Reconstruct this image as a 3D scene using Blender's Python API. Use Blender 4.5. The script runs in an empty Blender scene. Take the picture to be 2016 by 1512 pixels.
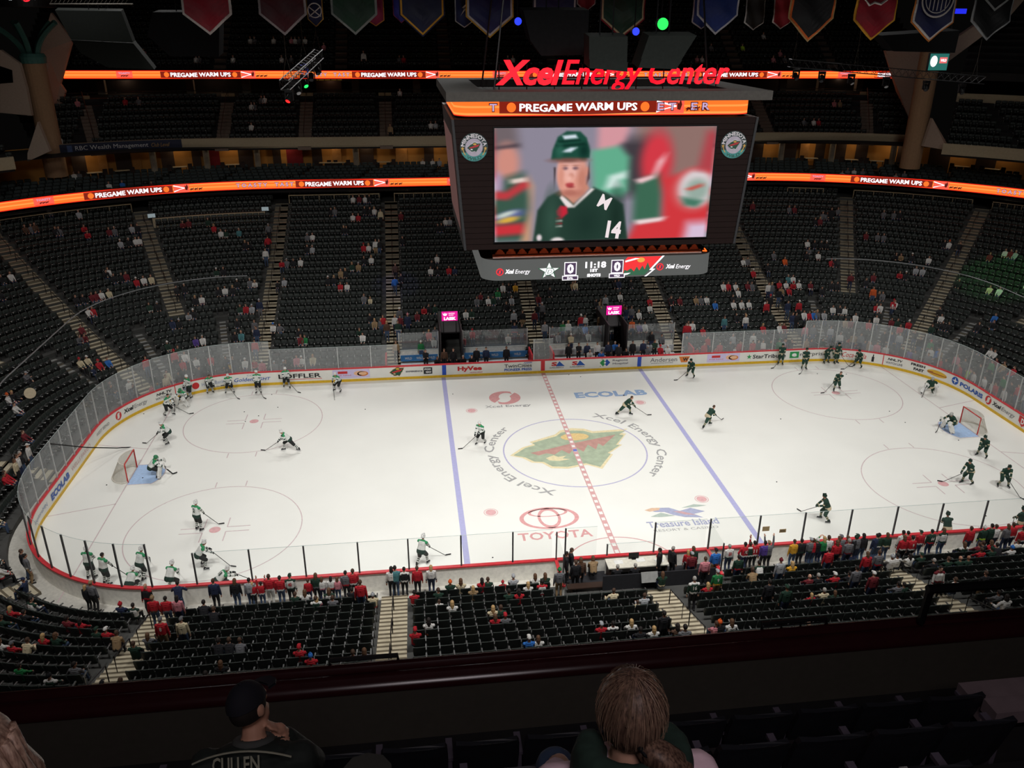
import bpy, math, random, numpy as np
from mathutils import Vector, Matrix
random.seed(7); rng = np.random.default_rng(7)
SC = bpy.context.scene; COL = SC.collection
PI = math.pi

# ---------------------------------------------------------------- camera, world, lights, exposure
CAM = (-10.0025, -46.4694, 25.1131); ROT = (1.16230013, -4.65869e-3, -0.124495304); FPX = 1641.76
cd = bpy.data.cameras.new('camera'); cam = bpy.data.objects.new('camera', cd); COL.objects.link(cam)
cam.location = CAM; cam.rotation_euler = ROT
cd.sensor_fit = 'HORIZONTAL'; cd.sensor_width = 36; cd.lens = FPX * 36 / 2016; cd.clip_end = 400; cd.clip_start = .05
SC.camera = cam
w = bpy.data.worlds.new('dark_hall'); SC.world = w; w.use_nodes = True
w.node_tree.nodes['Background'].inputs[0].default_value = (1, .93, .86, 1)
w.node_tree.nodes['Background'].inputs[1].default_value = .0016
SC.view_settings.view_transform = 'Standard'; SC.view_settings.look = 'None'
SC.view_settings.exposure = 0; SC.view_settings.gamma = 1; SC.view_settings.use_curve_mapping = False
def lamp(name, loc, size, power, col=(1, .985, .955), spread=100, aim=None, sizey=None):
    l = bpy.data.lights.new(name, 'AREA'); l.shape = 'RECTANGLE'; l.size = size; l.size_y = sizey or size
    l.energy = power; l.color = col; l.spread = math.radians(spread)
    o = bpy.data.objects.new(name, l); COL.objects.link(o); o.location = loc
    if aim is not None: o.rotation_euler = (Vector(aim) - Vector(loc)).to_track_quat('-Z', 'Y').to_euler()
    return o
def spot(name, loc, aim, power, angle, col):
    l = bpy.data.lights.new(name, 'SPOT'); l.energy = power; l.spot_size = math.radians(angle); l.color = col
    l.spot_blend = .5; l.shadow_soft_size = .2
    o = bpy.data.objects.new(name, l); COL.objects.link(o); o.location = loc
    o.rotation_euler = (Vector(aim) - Vector(loc)).to_track_quat('-Z', 'Y').to_euler(); return o
RINK_POWER = 700
for lx in (-27, -16, -5.5, 5.5, 16, 27):
    for ly, pw in ((-23, 1.3), (27, .7)):
        lamp('rink_light', (lx, ly, 32), 4, RINK_POWER * pw, spread=88, sizey=3, aim=(lx * .97, -ly * .05, 0))
lamp('fill_light', (-30, 12, 33), 4, 330, spread=130, aim=(-34, 24, 0))  # added fill without a fixture, brightens the upper left column and walls
lamp('fill_light', (32, 10, 33), 4, 240, spread=130, aim=(34, 24, 0))  # added fill without a fixture for the upper right end
lamp('fill_light', (-2, -25, 34), 4, 800, spread=70, sizey=12, aim=(-2, -20, 0))  # added fill without a fixture, brightens the near stands
lamp('deck_fill_light', (-9.5, -49.5, 30), 3, 75, col=(1, .88, .92), spread=120, aim=(-9.5, -45, 22))  # unseen fill added behind the camera to lift the dark foreground deck
spot('purple_stage_light', (-16, 8, 23.6), (-11.2, 24.5, 3.6), 6000, 10, (.12, .12, 1))
spot('green_stage_light', (26, 14, 22), (40.5, 17, 5), 5000, 20, (.1, 1, .15))

# ---------------------------------------------------------------- helpers
def lin(c):
    return tuple((x / 255 / 12.92) if x <= 10 else ((x / 255 + .055) / 1.055) ** 2.4 for x in c)
MATS = {}
def M(name, col=None, rough=.65, metal=0., emit=0., vary=.10, scale=6., spec=.35):
    if name in MATS: return MATS[name]
    m = bpy.data.materials.new(name); m.use_nodes = True; MATS[name] = m
    nt = m.node_tree; b = nt.nodes['Principled BSDF']; c = lin(col)
    b.inputs['Roughness'].default_value = rough; b.inputs['Metallic'].default_value = metal
    b.inputs['Specular IOR Level'].default_value = spec
    if emit:
        b.inputs['Base Color'].default_value = (0.01, 0.01, 0.01, 1)
        b.inputs['Emission Color'].default_value = (*c, 1); b.inputs['Emission Strength'].default_value = emit
    else:
        n = nt.nodes.new('ShaderNodeTexNoise'); n.inputs['Scale'].default_value = scale; n.inputs['Detail'].default_value = 3
        tc = nt.nodes.new('ShaderNodeTexCoord'); nt.links.new(tc.outputs['Object'], n.inputs['Vector'])
        r = nt.nodes.new('ShaderNodeValToRGB'); e = r.color_ramp.elements
        e[0].color = (*[x * (1 - vary) for x in c], 1); e[1].color = (*[min(1, x * (1 + vary)) for x in c], 1)
        e[0].position = .3; e[1].position = .7
        nt.links.new(n.outputs['Fac'], r.inputs[0]); nt.links.new(r.outputs[0], b.inputs['Base Color'])
    return m
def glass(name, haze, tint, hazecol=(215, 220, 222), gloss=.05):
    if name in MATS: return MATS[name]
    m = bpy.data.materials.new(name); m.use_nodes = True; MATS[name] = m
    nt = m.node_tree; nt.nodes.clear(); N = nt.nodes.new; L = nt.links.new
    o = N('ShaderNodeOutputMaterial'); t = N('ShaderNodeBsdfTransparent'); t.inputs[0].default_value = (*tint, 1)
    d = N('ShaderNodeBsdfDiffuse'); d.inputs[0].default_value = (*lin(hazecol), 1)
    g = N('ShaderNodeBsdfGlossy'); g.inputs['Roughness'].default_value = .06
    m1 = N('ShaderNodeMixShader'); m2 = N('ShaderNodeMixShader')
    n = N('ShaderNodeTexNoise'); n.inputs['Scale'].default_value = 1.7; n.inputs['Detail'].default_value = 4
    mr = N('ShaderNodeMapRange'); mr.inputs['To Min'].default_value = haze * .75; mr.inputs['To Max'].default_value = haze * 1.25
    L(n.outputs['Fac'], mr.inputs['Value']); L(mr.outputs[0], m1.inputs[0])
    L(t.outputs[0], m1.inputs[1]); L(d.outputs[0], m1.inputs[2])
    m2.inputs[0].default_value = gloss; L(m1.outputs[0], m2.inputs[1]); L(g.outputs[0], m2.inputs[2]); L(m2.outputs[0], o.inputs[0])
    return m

class MB:
    def __init__(s): s.v = []; s.f = []; s.mi = []
    def add(s, vs, fs, mi=0):
        n = len(s.v); s.v.extend([tuple(p) for p in vs]); s.f.extend([tuple(i + n for i in f) for f in fs])
        s.mi.extend([mi] * len(fs) if isinstance(mi, int) else mi); return s
    def box(s, c, d, mi=0, yaw=0., mat=None):
        hx, hy, hz = d[0] / 2, d[1] / 2, d[2] / 2; cy, sy = math.cos(yaw), math.sin(yaw); vs = []
        for z in (-hz, hz):
            for x, y in ((-hx, -hy), (hx, -hy), (hx, hy), (-hx, hy)):
                p = Vector((x, y, z))
                if mat is not None: p = mat @ p
                vs.append((c[0] + p.x * cy - p.y * sy, c[1] + p.x * sy + p.y * cy, c[2] + p.z))
        return s.add(vs, [(0, 3, 2, 1), (4, 5, 6, 7), (0, 1, 5, 4), (1, 2, 6, 5), (2, 3, 7, 6), (3, 0, 4, 7)], mi)
    def hexa(s, p, mi=0):       # 8 points: bottom 4 then top 4
        return s.add(p, [(0, 3, 2, 1), (4, 5, 6, 7), (0, 1, 5, 4), (1, 2, 6, 5), (2, 3, 7, 6), (3, 0, 4, 7)], mi)
    def tube(s, pts, r, n=6, mi=0, closed=False, cap=True):
        pts = [Vector(p) for p in pts]; m = len(pts); vs = []
        rr = r if isinstance(r, (list, tuple)) else [r] * m
        for i, p in enumerate(pts):
            a = pts[(i - 1) % m] if (closed or i > 0) else p; b = pts[(i + 1) % m] if (closed or i < m - 1) else p
            t = (b - a).normalized(); u = t.cross(Vector((0, 0, 1)))
            if u.length < .05: u = t.cross(Vector((1, 0, 0)))
            u.normalize(); w_ = t.cross(u)
            for k in range(n):
                an = 2 * PI * k / n; vs.append(p + (u * math.cos(an) + w_ * math.sin(an)) * rr[i])
        fs = []
        for i in range(m if closed else m - 1):
            j = (i + 1) % m
            for k in range(n): fs.append((i * n + k, i * n + (k + 1) % n, j * n + (k + 1) % n, j * n + k))
        if cap and not closed: fs += [tuple(range(n))[::-1], tuple((m - 1) * n + k for k in range(n))]
        return s.add(vs, fs, mi)
    def lathe(s, prof, c, n=16, mi=0, axis=None):
        vs = []; q = axis.to_track_quat('Z', 'Y') if axis is not None else None
        for (r, z) in prof:
            for k in range(n):
                p = Vector((r * math.cos(2 * PI * k / n), r * math.sin(2 * PI * k / n), z))
                if q: p = q @ p
                vs.append(Vector(c) + p)
        fs = [(i * n + k, i * n + (k + 1) % n, (i + 1) * n + (k + 1) % n, (i + 1) * n + k) for i in range(len(prof) - 1) for k in range(n)]
        fs += [tuple(range(n))[::-1], tuple((len(prof) - 1) * n + k for k in range(n))]
        return s.add(vs, fs, mi)
    def poly(s, pts, mi=0): return s.add(pts, [tuple(range(len(pts)))], mi)
    def strip(s, A, B, mi=0, closed=False):
        n = len(A); m = n if closed else n - 1
        return s.add(list(A) + list(B), [(i, (i + 1) % n, n + (i + 1) % n, n + i) for i in range(m)], mi)
    def prism(s, poly, z0, z1, mi=0, place=None):
        P = place or (lambda x, y, z: (x, y, z)); n = len(poly)
        vs = [P(x, y, z0) for x, y in poly] + [P(x, y, z1) for x, y in poly]
        fs = [tuple(range(n))[::-1], tuple(range(n, 2 * n))] + [(i, (i + 1) % n, n + (i + 1) % n, n + i) for i in range(n)]
        return s.add(vs, fs, mi)
    def build(s, name, mats, parent=None, smooth=False, loc=None):
        me = bpy.data.meshes.new(name); me.from_pydata(s.v, [], s.f); 
        if not isinstance(mats, (list, tuple)): mats = [mats]
        for m in mats: me.materials.append(m)
        if len(mats) > 1: me.polygons.foreach_set('material_index', s.mi)
        if smooth: me.polygons.foreach_set('use_smooth', [True] * len(s.f))
        me.update(); return link(name, me, parent, loc)
def link(name, me, parent=None, loc=None):
    o = bpy.data.objects.new(name, me); COL.objects.link(o)
    if parent is not None: o.parent = parent
    if loc is not None: o.location = loc
    return o
def tag(o, label=None, cat=None, group=None, kind=None):
    if label: o['label'] = label
    if cat: o['category'] = cat
    if group: o['group'] = group
    if kind: o['kind'] = kind
    return o
def empty(name, loc, label, cat, group=None, rz=0):
    o = bpy.data.objects.new(name, None); COL.objects.link(o); o.location = loc; o.rotation_euler = (0, 0, rz)
    return tag(o, label, cat, group)
def struct(o): o['kind'] = 'structure'; return o

# ---- pixel <-> world (true rays of the camera, used with the real plane a thing stands on)
RM = np.array(cam.rotation_euler.to_matrix()); CC = np.array(CAM)
def ray(u, v): return RM @ np.array([(u - 1008) / FPX, -(v - 756) / FPX, -1.])
def atz(u, v, z): d = ray(u, v); return CC + (z - CC[2]) / d[2] * d
def aty(u, v, y): d = ray(u, v); return CC + (y - CC[1]) / d[1] * d
def proj(X):
    d = (np.atleast_2d(np.asarray(X, float)) - CC) @ RM
    return np.stack([1008 + FPX * d[:, 0] / -d[:, 2], 756 - FPX * d[:, 1] / -d[:, 2]], 1)

# ---- text and shapes as flat meshes
def text2d(txt, bold=0., shear=0., space=1., dup=False):
    cu = bpy.data.curves.new('t', 'FONT'); cu.body = txt; cu.size = 1; cu.offset = min(bold, .01) if dup else bold; cu.shear = shear
    cu.space_character = space; cu.resolution_u = 2; cu.align_x = 'CENTER'
    o = bpy.data.objects.new('t', cu); COL.objects.link(o); bpy.context.view_layer.update()
    me = bpy.data.meshes.new_from_object(o.evaluated_get(bpy.context.evaluated_depsgraph_get()))
    V = np.array([v.co[:2] for v in me.vertices]); F = [tuple(p.vertices) for p in me.polygons]
    bpy.data.objects.remove(o); bpy.data.curves.remove(cu); bpy.data.meshes.remove(me)
    if dup and bold > .012:      # heavier strokes: the same letters laid again, a little to each side
        n = len(V); e = (bold - .008) * .8; V = np.concatenate([V, V + [e, 0], V - [e, 0], V + [0, e * .6], V - [0, e * .6]]); F = [tuple(i + n * k for i in f) for k in range(5) for f in F]
    lo, hi = V.min(0), V.max(0)
    return V, F, lo, hi
def text(mb, txt, fn, x, y, wd, ht, mi=0, bold=0., shear=0., space=1.):
    """centre text in a wd x ht box at (x, y) of a surface; fn maps surface (x, y) to a 3-D point"""
    V, F, lo, hi = text2d(txt, bold, shear, space)
    V = (V - (lo + hi) / 2) / (hi - lo) * np.array([wd, ht]) + np.array([x, y])
    mb.add([fn(a, b) for a, b in V], F, mi)
def shape(mb, pts, fn, x=0, y=0, sc=1., mi=0, sy=None):
    mb.poly([fn(x + a * sc, y + b * (sy or sc)) for a, b in pts], mi)
def disc2(r, n=24, ry=None): return [(r * math.cos(2 * PI * k / n), (ry or r) * math.sin(2 * PI * k / n)) for k in range(n)]
def ringshape(mb, r0, r1, fn, x=0, y=0, mi=0, n=48, a0=0, a1=2 * PI, ey=1.):
    A = [fn(x + r0 * math.cos(a0 + (a1 - a0) * k / n), y + ey * r0 * math.sin(a0 + (a1 - a0) * k / n)) for k in range(n + 1)]
    B = [fn(x + r1 * math.cos(a0 + (a1 - a0) * k / n), y + ey * r1 * math.sin(a0 + (a1 - a0) * k / n)) for k in range(n + 1)]
    mb.strip(A, B, mi)
def rect(x0, y0, x1, y1): return [(x0, y0), (x1, y0), (x1, y1), (x0, y1)]
def swirl(mb, fn, x, y, r, mi):       # two interlocking comma shapes of the round red logo
    for sg in (1, -1):
        out = [(r * math.cos(t), r * math.sin(t)) for t in np.linspace(.35 * PI, 1.25 * PI, 14)]
        inn = [(.5 * r * math.cos(t) + .12 * r, .62 * r * math.sin(t) + .1 * r) for t in np.linspace(1.15 * PI, .2 * PI, 10)]
        mb.poly([fn(x + sg * a, y + sg * b) for a, b in out + inn], mi)
# bear-head logo outline (unit width 2), y up
BEAR = [(-1, -.03), (-.78, .2), (-.6, .28), (-.64, .36), (-.2, .56), (-.1, .68), (.1, .74), (.3, .70), (.42, .6), (1, .62), (.86, .5), (.93, .46), (.72, .14), (.78, .12), (.52, -.12), (.56, -.16), (.30, -.56), (.1, -.42), (-.2, -.5), (-.44, -.46), (-.55, -.3), (-.7, -.27), (-.82, -.12)]
BEAR_SKY = [(-.72, .02), (-.4, .12), (.0, .27), (.4, .38), (.8, .5), (.6, .25), (.5, .12), (.44, .22), (.36, .02), (.26, .2), (.14, -.04), (.04, .14), (-.1, -.08), (-.2, .06), (-.34, -.08), (-.46, -.02), (-.6, -.08)]
BEAR_MOUTH = [(-.5, -.18), (-.36, -.1), (-.3, -.16), (-.16, -.14), (-.24, -.22), (-.12, -.26), (-.3, -.3), (-.46, -.26)]
def bear(mb, fn, x, y, w_, mats, edge=True):      # mats: green, red, yellow, cream indices
    s_ = w_ / 2
    if edge: shape(mb, [(a * 1.06 + .0, b * 1.12) for a, b in BEAR], lambda p, q: fn(p, q, 0), x, y, s_, mats[3])
    shape(mb, BEAR, lambda p, q: fn(p, q, 1), x, y, s_, mats[0])
    shape(mb, BEAR_SKY, lambda p, q: fn(p, q, 2), x, y, s_, mats[1])
    shape(mb, disc2(.24, 16, .13), lambda p, q: fn(p, q, 3), x + .1 * s_, y + .5 * s_, s_, mats[2])
    shape(mb, BEAR_MOUTH, lambda p, q: fn(p, q, 2), x, y, s_, mats[3])

# ---- the rink's rounded rectangle: base length s (clockwise from the middle of the far side), offset d outwards
HX, HY, RC = 30.48, 12.95, 8.53; SA, SB = HX - RC, HY - RC; ARC = RC * PI / 2; LEN = 4 * SA + 4 * SB + 4 * ARC
BR = np.cumsum([0, SA, ARC, 2 * SB, ARC, 2 * SA, ARC, 2 * SB, ARC, SA])
def ringp(s, d=0.):
    s = s % LEN; i = min(int(np.searchsorted(BR, s, 'right')) - 1, 8); t = s - BR[i]
    if i == 0: p, n = (t, HY), (0, 1)
    elif i == 2: p, n = (HX, SB - t), (1, 0)
    elif i == 4: p, n = (SA - t, -HY), (0, -1)
    elif i == 6: p, n = (-HX, -SB + t), (-1, 0)
    elif i == 8: p, n = (-SA + t, HY), (0, 1)
    else:
        a = {1: PI / 2, 3: 0, 5: -PI / 2, 7: PI}[i] - t / RC
        c = {1: (SA, SB), 3: (SA, -SB), 5: (-SA, -SB), 7: (-SA, SB)}[i]
        n = (math.cos(a), math.sin(a)); p = (c[0] + RC * n[0], c[1] + RC * n[1])
    return (p[0] + d * n[0], p[1] + d * n[1], n[0], n[1])
def sdist(x, y):
    qx, qy = abs(x) - SA, abs(y) - SB
    return math.hypot(max(qx, 0), max(qy, 0)) + min(max(qx, qy), 0) - RC
def s_of(x, y):
    qx, qy = abs(x) - SA, abs(y) - SB
    if qx > 0 and qy > 0:
        a = math.atan2(math.copysign(qy, y), math.copysign(qx, x))
        if x > 0 and y > 0: return BR[1] + (PI / 2 - a) * RC
        if x > 0: return BR[3] + (0 - a) * RC
        if y < 0: return BR[5] + (-PI / 2 - a) * RC
        return BR[7] + (PI - a) * RC
    if qy > qx: return (x % LEN) if y > 0 else BR[4] + SA - x
    return BR[2] + SB - y if x > 0 else BR[6] + y + SB
SEGL = [SA, ARC, 2 * SB, ARC, 2 * SA, ARC, 2 * SB, ARC, SA]
def cum(d):       # true lengths along the offset curve at the break points
    f = 1 + d / RC; return np.concatenate([[0], np.cumsum([l * (f if i % 2 else 1) for i, l in enumerate(SEGL)])])
def s2l(s, d, c=None): c = cum(d) if c is None else c; return np.interp(s, BR, c)
def l2s(l, d, c=None): c = cum(d) if c is None else c; return np.interp(l, c, BR)
def ring_samples(s0=0, s1=LEN, step=1.0, corner=.67):
    S = [s0]; s = s0
    marks = sorted([b + o for b in BR[:-1] for o in (-LEN, 0, LEN) if s0 < b + o < s1])
    for b in marks + [s1]:
        mid = ((s + b) / 2) % LEN; i = min(int(np.searchsorted(BR, mid, 'right')) - 1, 8)
        n = max(1, int(math.ceil((b - s) / (corner if i % 2 else (b - s)))))
        S += [s + (b - s) * k / n for k in range(1, n + 1)]; s = b
    return S
def rp(s, d, z): q = ringp(s, d); return (q[0], q[1], z)
def prof_z(k): return .3 + .24 * k + .00365 * k * k
def prof_d(k): return 1.65 + .84 * k
def hit_bowl(u, v, h=0.):       # where a pixel's ray meets the lower bowl (raised by h)
    D = ray(u, v); D = D / np.linalg.norm(D); t = 24.
    while t < 170:
        X = CC + t * D; d = sdist(X[0], X[1])
        if d > 0.2:
            if X[2] <= prof_z(max((d - 1.65) / .84, 0)) + h: return X, d, (d - 1.65) / .84
        elif X[2] < 0: return X, d, -1
        t += .03
    return None
# ================================================================ RINK
ice_m = M('ice', (243, 243, 237), rough=.3, vary=.025, scale=.25, spec=.3)
m_red = M('ice_red', (217, 166, 166), .4, vary=.05); m_blue = M('ice_blue', (178, 178, 222), .4, vary=.05)
m_grayline = M('ice_grey', (212, 192, 194), .4); m_letter = M('ice_letter', (165, 165, 165), .4)
m_crease = M('ice_crease', (172, 200, 236), .4); m_dot = M('ice_dot', (226, 176, 178), .4)
m_icew = M('ice_white', (243, 243, 238), .4, vary=.02)
outer = [rp(s, 0.0, 0) for s in ring_samples(0, LEN)[:-1]]
mb = MB(); mb.poly([(p[0], p[1], 0) for p in outer]); ice = struct(mb.build('ice_sheet', ice_m))
mb = MB(); mb.box((0, 0, -.16), (150, 130, .2)); struct(mb.build('floor', M('concrete', (150, 148, 142), .8)))
def ice_part(name, fnb, mats, z=.004):
    mb = MB(); fnb(mb, lambda x, y, dz=0: (x, y, z + .0015 * dz)); return mb.build(name, mats, ice)
for sx in (-1, 1):
    ice_part('blue_line', lambda mb, f: shape(mb, rect(sx * 7.77 - .155, -HY, sx * 7.77 + .155, HY), f), m_blue)
    ice_part('goal_line', lambda mb, f: shape(mb, rect(sx * 27.13 - .03, -12.2, sx * 27.13 + .03, 12.2), f), m_grayline)
    def trap(mb, f):
        for sy in (-1, 1):
            a, b = (sx * 27.13, sy * 3.35), (sx * 30.45, sy * 4.27)
            shape(mb, [(a[0], a[1] - .03), (b[0], b[1] - .03), (b[0], b[1] + .03), (a[0], a[1] + .03)], f)
    ice_part('trapezoid_line', trap, m_grayline)
    def crease(mb, f):
        R_ = 1.83; pts = [(sx * 27.1, -1.22), (sx * 25.9, -1.22)]
        pts += [(sx * (27.1 - R_ * math.cos(t)), R_ * math.sin(t)) for t in np.linspace(-.74, .74, 13)]
        pts += [(sx * 25.9, 1.22), (sx * 27.1, 1.22)]; shape(mb, pts, f, mi=0)
        for a, b in zip(pts[:-1], pts[1:]):
            d = (Vector(b) - Vector(a)).normalized() * .025; n = (-d.y, d.x)
            shape(mb, [(a[0] - n[0], a[1] - n[1]), (b[0] - n[0], b[1] - n[1]), (b[0] + n[0], b[1] + n[1]), (a[0] + n[0], a[1] + n[1])], lambda x, y: f(x, y, 1), mi=1)
    ice_part('goal_crease', crease, [m_crease, m_grayline])
    for sy in (-1, 1):
        cx, cy = sx * 21.03, sy * 6.71
        def circ(mb, f):
            ringshape(mb, 4.545, 4.6, f, cx, cy, n=72)
            for hx_ in (-.87, .87):
                for hy_ in (-1, 1): shape(mb, rect(cx + hx_ - .03, cy + hy_ * 4.57, cx + hx_ + .03, cy + hy_ * 5.18), f)
            for ax in (-1, 1):
                for ay in (-1, 1):
                    shape(mb, rect(cx + ax * .61, cy + ay * .23 - .03, cx + ax * 1.83, cy + ay * .23 + .03), f)
                    shape(mb, rect(cx + ax * .61 - .03, cy + ay * .23, cx + ax * .61 + .03, cy + ay * 1.14), f)
        ice_part('faceoff_circle', circ, m_grayline)
        def dot(mb, f): shape(mb, disc2(.3), f, cx, cy)
        ice_part('faceoff_spot', dot, m_dot)
        def dot2(mb, f):
            shape(mb, disc2(.3), f, sx * 6.1, cy); ringshape(mb, .36, .4, f, sx * 6.1, cy, n=24)
        ice_part('faceoff_spot', dot2, m_dot)
def cl(mb, f):
    shape(mb, rect(-.155, -HY, .155, HY), lambda x, y: f(x, y, 4), mi=0); y = -12.6
    while y < 12.6: shape(mb, rect(-.1, y, .1, y + .28), lambda x, y_: f(x, y_, 5), mi=1); y += .62
    shape(mb, rect(-.12, -.15, .12, .15), lambda x, y: f(x, y, 6), mi=2)
ice_part('center_line', cl, [m_red, m_icew, M('ice_deepblue', (105, 125, 205), .4)], z=.006)
ice_part('center_circle', lambda mb, f: ringshape(mb, 4.53, 4.62, f, n=90), M('ice_paleblue', (186, 182, 214), .4))
ice_part('referee_crease', lambda mb, f: ringshape(mb, 3.0, 3.07, f, 0, -HY, n=40, a1=PI), m_red)
def arctext(mb, txt, r, a_start, a_end, h, bold=.0):
    V, F, lo, hi = text2d(txt, bold); V = (V - lo) / (hi - lo)
    mb.add([((r + h * b) * math.cos(a_start + (a_end - a_start) * a), (r + h * b) * math.sin(a_start + (a_end - a_start) * a), .005) for a, b in V], F)
mb = MB(); arctext(mb, 'Xcel Energy Center', 4.98, math.radians(247), math.radians(137), .85, .012); mb.build('ice_lettering', m_letter, ice)
mb = MB(); arctext(mb, 'Xcel Energy Center', 4.98, math.radians(66), math.radians(-44), .85, .012); mb.build('ice_lettering', m_letter, ice)
bm_ = [M('ice_bear_green', (172, 186, 160), .4, vary=.15, scale=2), M('ice_bear_red', (196, 150, 140), .4, vary=.12, scale=2), M('ice_bear_gold', (232, 202, 140), .4), M('ice_bear_cream', (236, 222, 180), .4)]
mb = MB(); bear(mb, lambda x, y, dz=0: (x, y, .003 + .001 * dz), -.05, -.1, 7.9, (0, 1, 2, 3)); mb.build('center_logo', bm_, ice)
m_ired = M('ice_logo_red', (222, 160, 160), .4); m_iblue = M('ice_logo_blue', (150, 178, 214), .4)
def P(u, v): a = atz(u, v, .005); return float(a[0]), float(a[1])
mb = MB(); f2 = lambda x, y, dz=0: (x, y, .005 + .001 * dz)
swirl(mb, f2, -3.52, 8.65, 1.15, 0); text(mb, 'Xcel Energy', f2, -3.45, 7.15, 3.3, .5, 1, .02); mb.build('ice_sponsor_logo', [m_ired, m_letter], ice)
mb = MB(); text(mb, 'ECOLAB', f2, 4.35, 8.45, 5.4, 1.0, 0, .045); mb.build('ice_sponsor_logo', m_iblue, ice)
mb = MB(); ringshape(mb, 1.42, 1.66, f2, -2.95, -7.65, n=40, ey=.66); ringshape(mb, .48, .64, f2, -2.95, -7.65, n=24, ey=1.6); ringshape(mb, .95, 1.12, f2, -2.95, -7.1, n=32, ey=.38)
text(mb, 'TOYOTA', f2, -2.9, -9.35, 4.0, .72, 0, .02); mb.build('ice_sponsor_logo', m_ired, ice)
mb = MB()
tx, ty = 4.25, -8.1
shape(mb, [(-1.5, .55), (-.9, .75), (-.3, .7), (.2, .3), (.9, .55), (1.6, .1), (.9, -.1), (1.3, -.5), (.3, -.35), (-.3, -.05), (-.7, .3), (-1.2, .35)], f2, tx, ty, 1, 0)
shape(mb, [(-1.75, .6), (-1.3, .78), (-.8, .75), (-.95, .5), (-1.5, .42)], lambda x, y: f2(x, y, 1), tx, ty, 1, 1)
shape(mb, [(-.2, .3), (.4, -.1), (1.0, -.2), (.3, .25)], lambda x, y: f2(x, y, 2), tx, ty, 1, 2)
shape(mb, [(-1.6, -.1), (-.9, .25), (-.5, 0), (-.2, -.15), (-1, -.2)], f2, tx, ty, 1, 3); shape(mb, [(.4, .6), (1.2, .9), (1.9, .7), (1.3, .6)], f2, tx, ty, 1, 3)
text(mb, 'Treasure Island', f2, tx, -9.0, 4.0, .62, 0, .02); text(mb, 'RESORT & CASINO', f2, tx, -9.6, 3.6, .22, 4)
mb.build('ice_sponsor_logo', [M('ice_toucan_blue', (170, 175, 205), .4), M('ice_toucan_orange', (226, 190, 160), .4), M('ice_toucan_red', (205, 165, 170), .4), M('ice_palm_green', (180, 195, 185), .4), m_letter], ice)

# ---- boards
m_board = M('board_white', (236, 235, 228), .4, vary=.03, scale=1.5); m_kick = M('kick_yellow', (225, 182, 40), .45)
m_cap = M('cap_red', (214, 58, 66), .4); m_back = M('board_back', (240, 237, 228), .6)
S = ring_samples(0, LEN, corner=.5)[:-1]
mb = MB()
def rs(d, z, SS=S): return [rp(s, d, z) for s in SS]
mb.strip(rs(0, .2), rs(0, 1.03), 0, True); mb.strip(rs(0.12, 1.03), rs(0.12, 0), 1, True); mb.strip(rs(0, 1.03), rs(.12, 1.03), 0, True)
boards = mb.build('dasher_boards', [m_board, m_back]); tag(boards, 'white advertising boards running all round the ice with red top rail', 'rink boards')
mb = MB(); mb.strip(rs(-.015, 0), rs(-.015, .2), 0, True); mb.strip(rs(-.015, .2), rs(0, .2), 0, True); mb.build('kick_plate', m_kick, boards)
mb = MB(); mb.strip(rs(-.03, 1.03), rs(-.03, 1.1), 0, True); mb.strip(rs(-.03, 1.1), rs(.17, 1.1), 0, True); mb.strip(rs(.17, 1.1), rs(.17, 1.03), 0, True); mb.strip(rs(.17, 1.03), rs(-.03, 1.03), 0, True)
mb.build('cap_rail', m_cap, boards)
def board_s(u, v):
    D = ray(u, v); t = 20.; inside = False; D = D / np.linalg.norm(D)
    while t < 140:
        X = CC + t * D; d = sdist(X[0], X[1])
        if d < -.3: inside = True
        elif inside and d > -.01: return s_of(X[0], X[1]), X[2]
        t += .01
def bfn(s0, d=-.012): return lambda x, y, dz=0: rp(s0 + x, d - .003 * dz, y)
def ad(name, parts, mats):
    mb = MB()
    for p in parts: p(mb)
    return mb.build(name, mats, boards)
def span(u0, v0, u1, v1):
    a = board_s(u0, v0)[0]; b = board_s(u1, v1)[0]
    if b < a - LEN / 2: b += LEN
    return (a + b) / 2, abs(b - a)
def tx_(txt, px, z, h, mi=0, bold=.02, shear=0., space=1.):
    c, w_ = span(*px); return lambda mb: text(mb, txt, lambda x, y, dz=0: bfn(0)(x, y, 2), c, z, w_, h, mi, bold, shear, space)
def box_(px, z0, z1, mi, dz=0):
    c, w_ = span(*px); f = bfn(0)
    return lambda mb: shape(mb, rect(c - w_ / 2, z0, c + w_ / 2, z1), lambda x, y: f(x, y, dz), mi=mi)
def dots_(u, v, z, r, mi, ry=None, dz=1):
    s = board_s(u, v)[0]; f = bfn(0); return lambda mb: shape(mb, disc2(r, 20, ry), lambda x, y: f(x, y, dz), s, z, mi=mi)
def sw_(u, v, z, r, mi):
    s = board_s(u, v)[0]; return lambda mb: swirl(mb, bfn(0), s, z, r, mi)
A_ = {k: M('ad_' + k, c, .45, vary=.03) for k, c in dict(black=(35, 35, 38), grey=(125, 125, 130), red=(205, 45, 48), blue=(38, 88, 175), pale=(150, 165, 195), lilac=(214, 204, 240), orange=(222, 130, 60), cream=(240, 190, 150), green=(40, 150, 80), dgreen=(30, 85, 60), gold=(225, 180, 60), white=(240, 240, 238), rose=(214, 170, 172), brown=(170, 100, 45)).items()}
A = A_
line_b = M('line_blue', (45, 85, 190), .4); line_r = M('line_red', (212, 52, 58), .4)
for u, v, m_ in ((874.6, 735, line_b), (1258.6, 715, line_b), (1068.7, 725, line_r)):
    s = board_s(u, v)[0]; mb = MB(); shape(mb, rect(s - .155, .21, s + .155, 1.02), bfn(0, -.014)); mb.build('line_marking', m_, boards)
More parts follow.
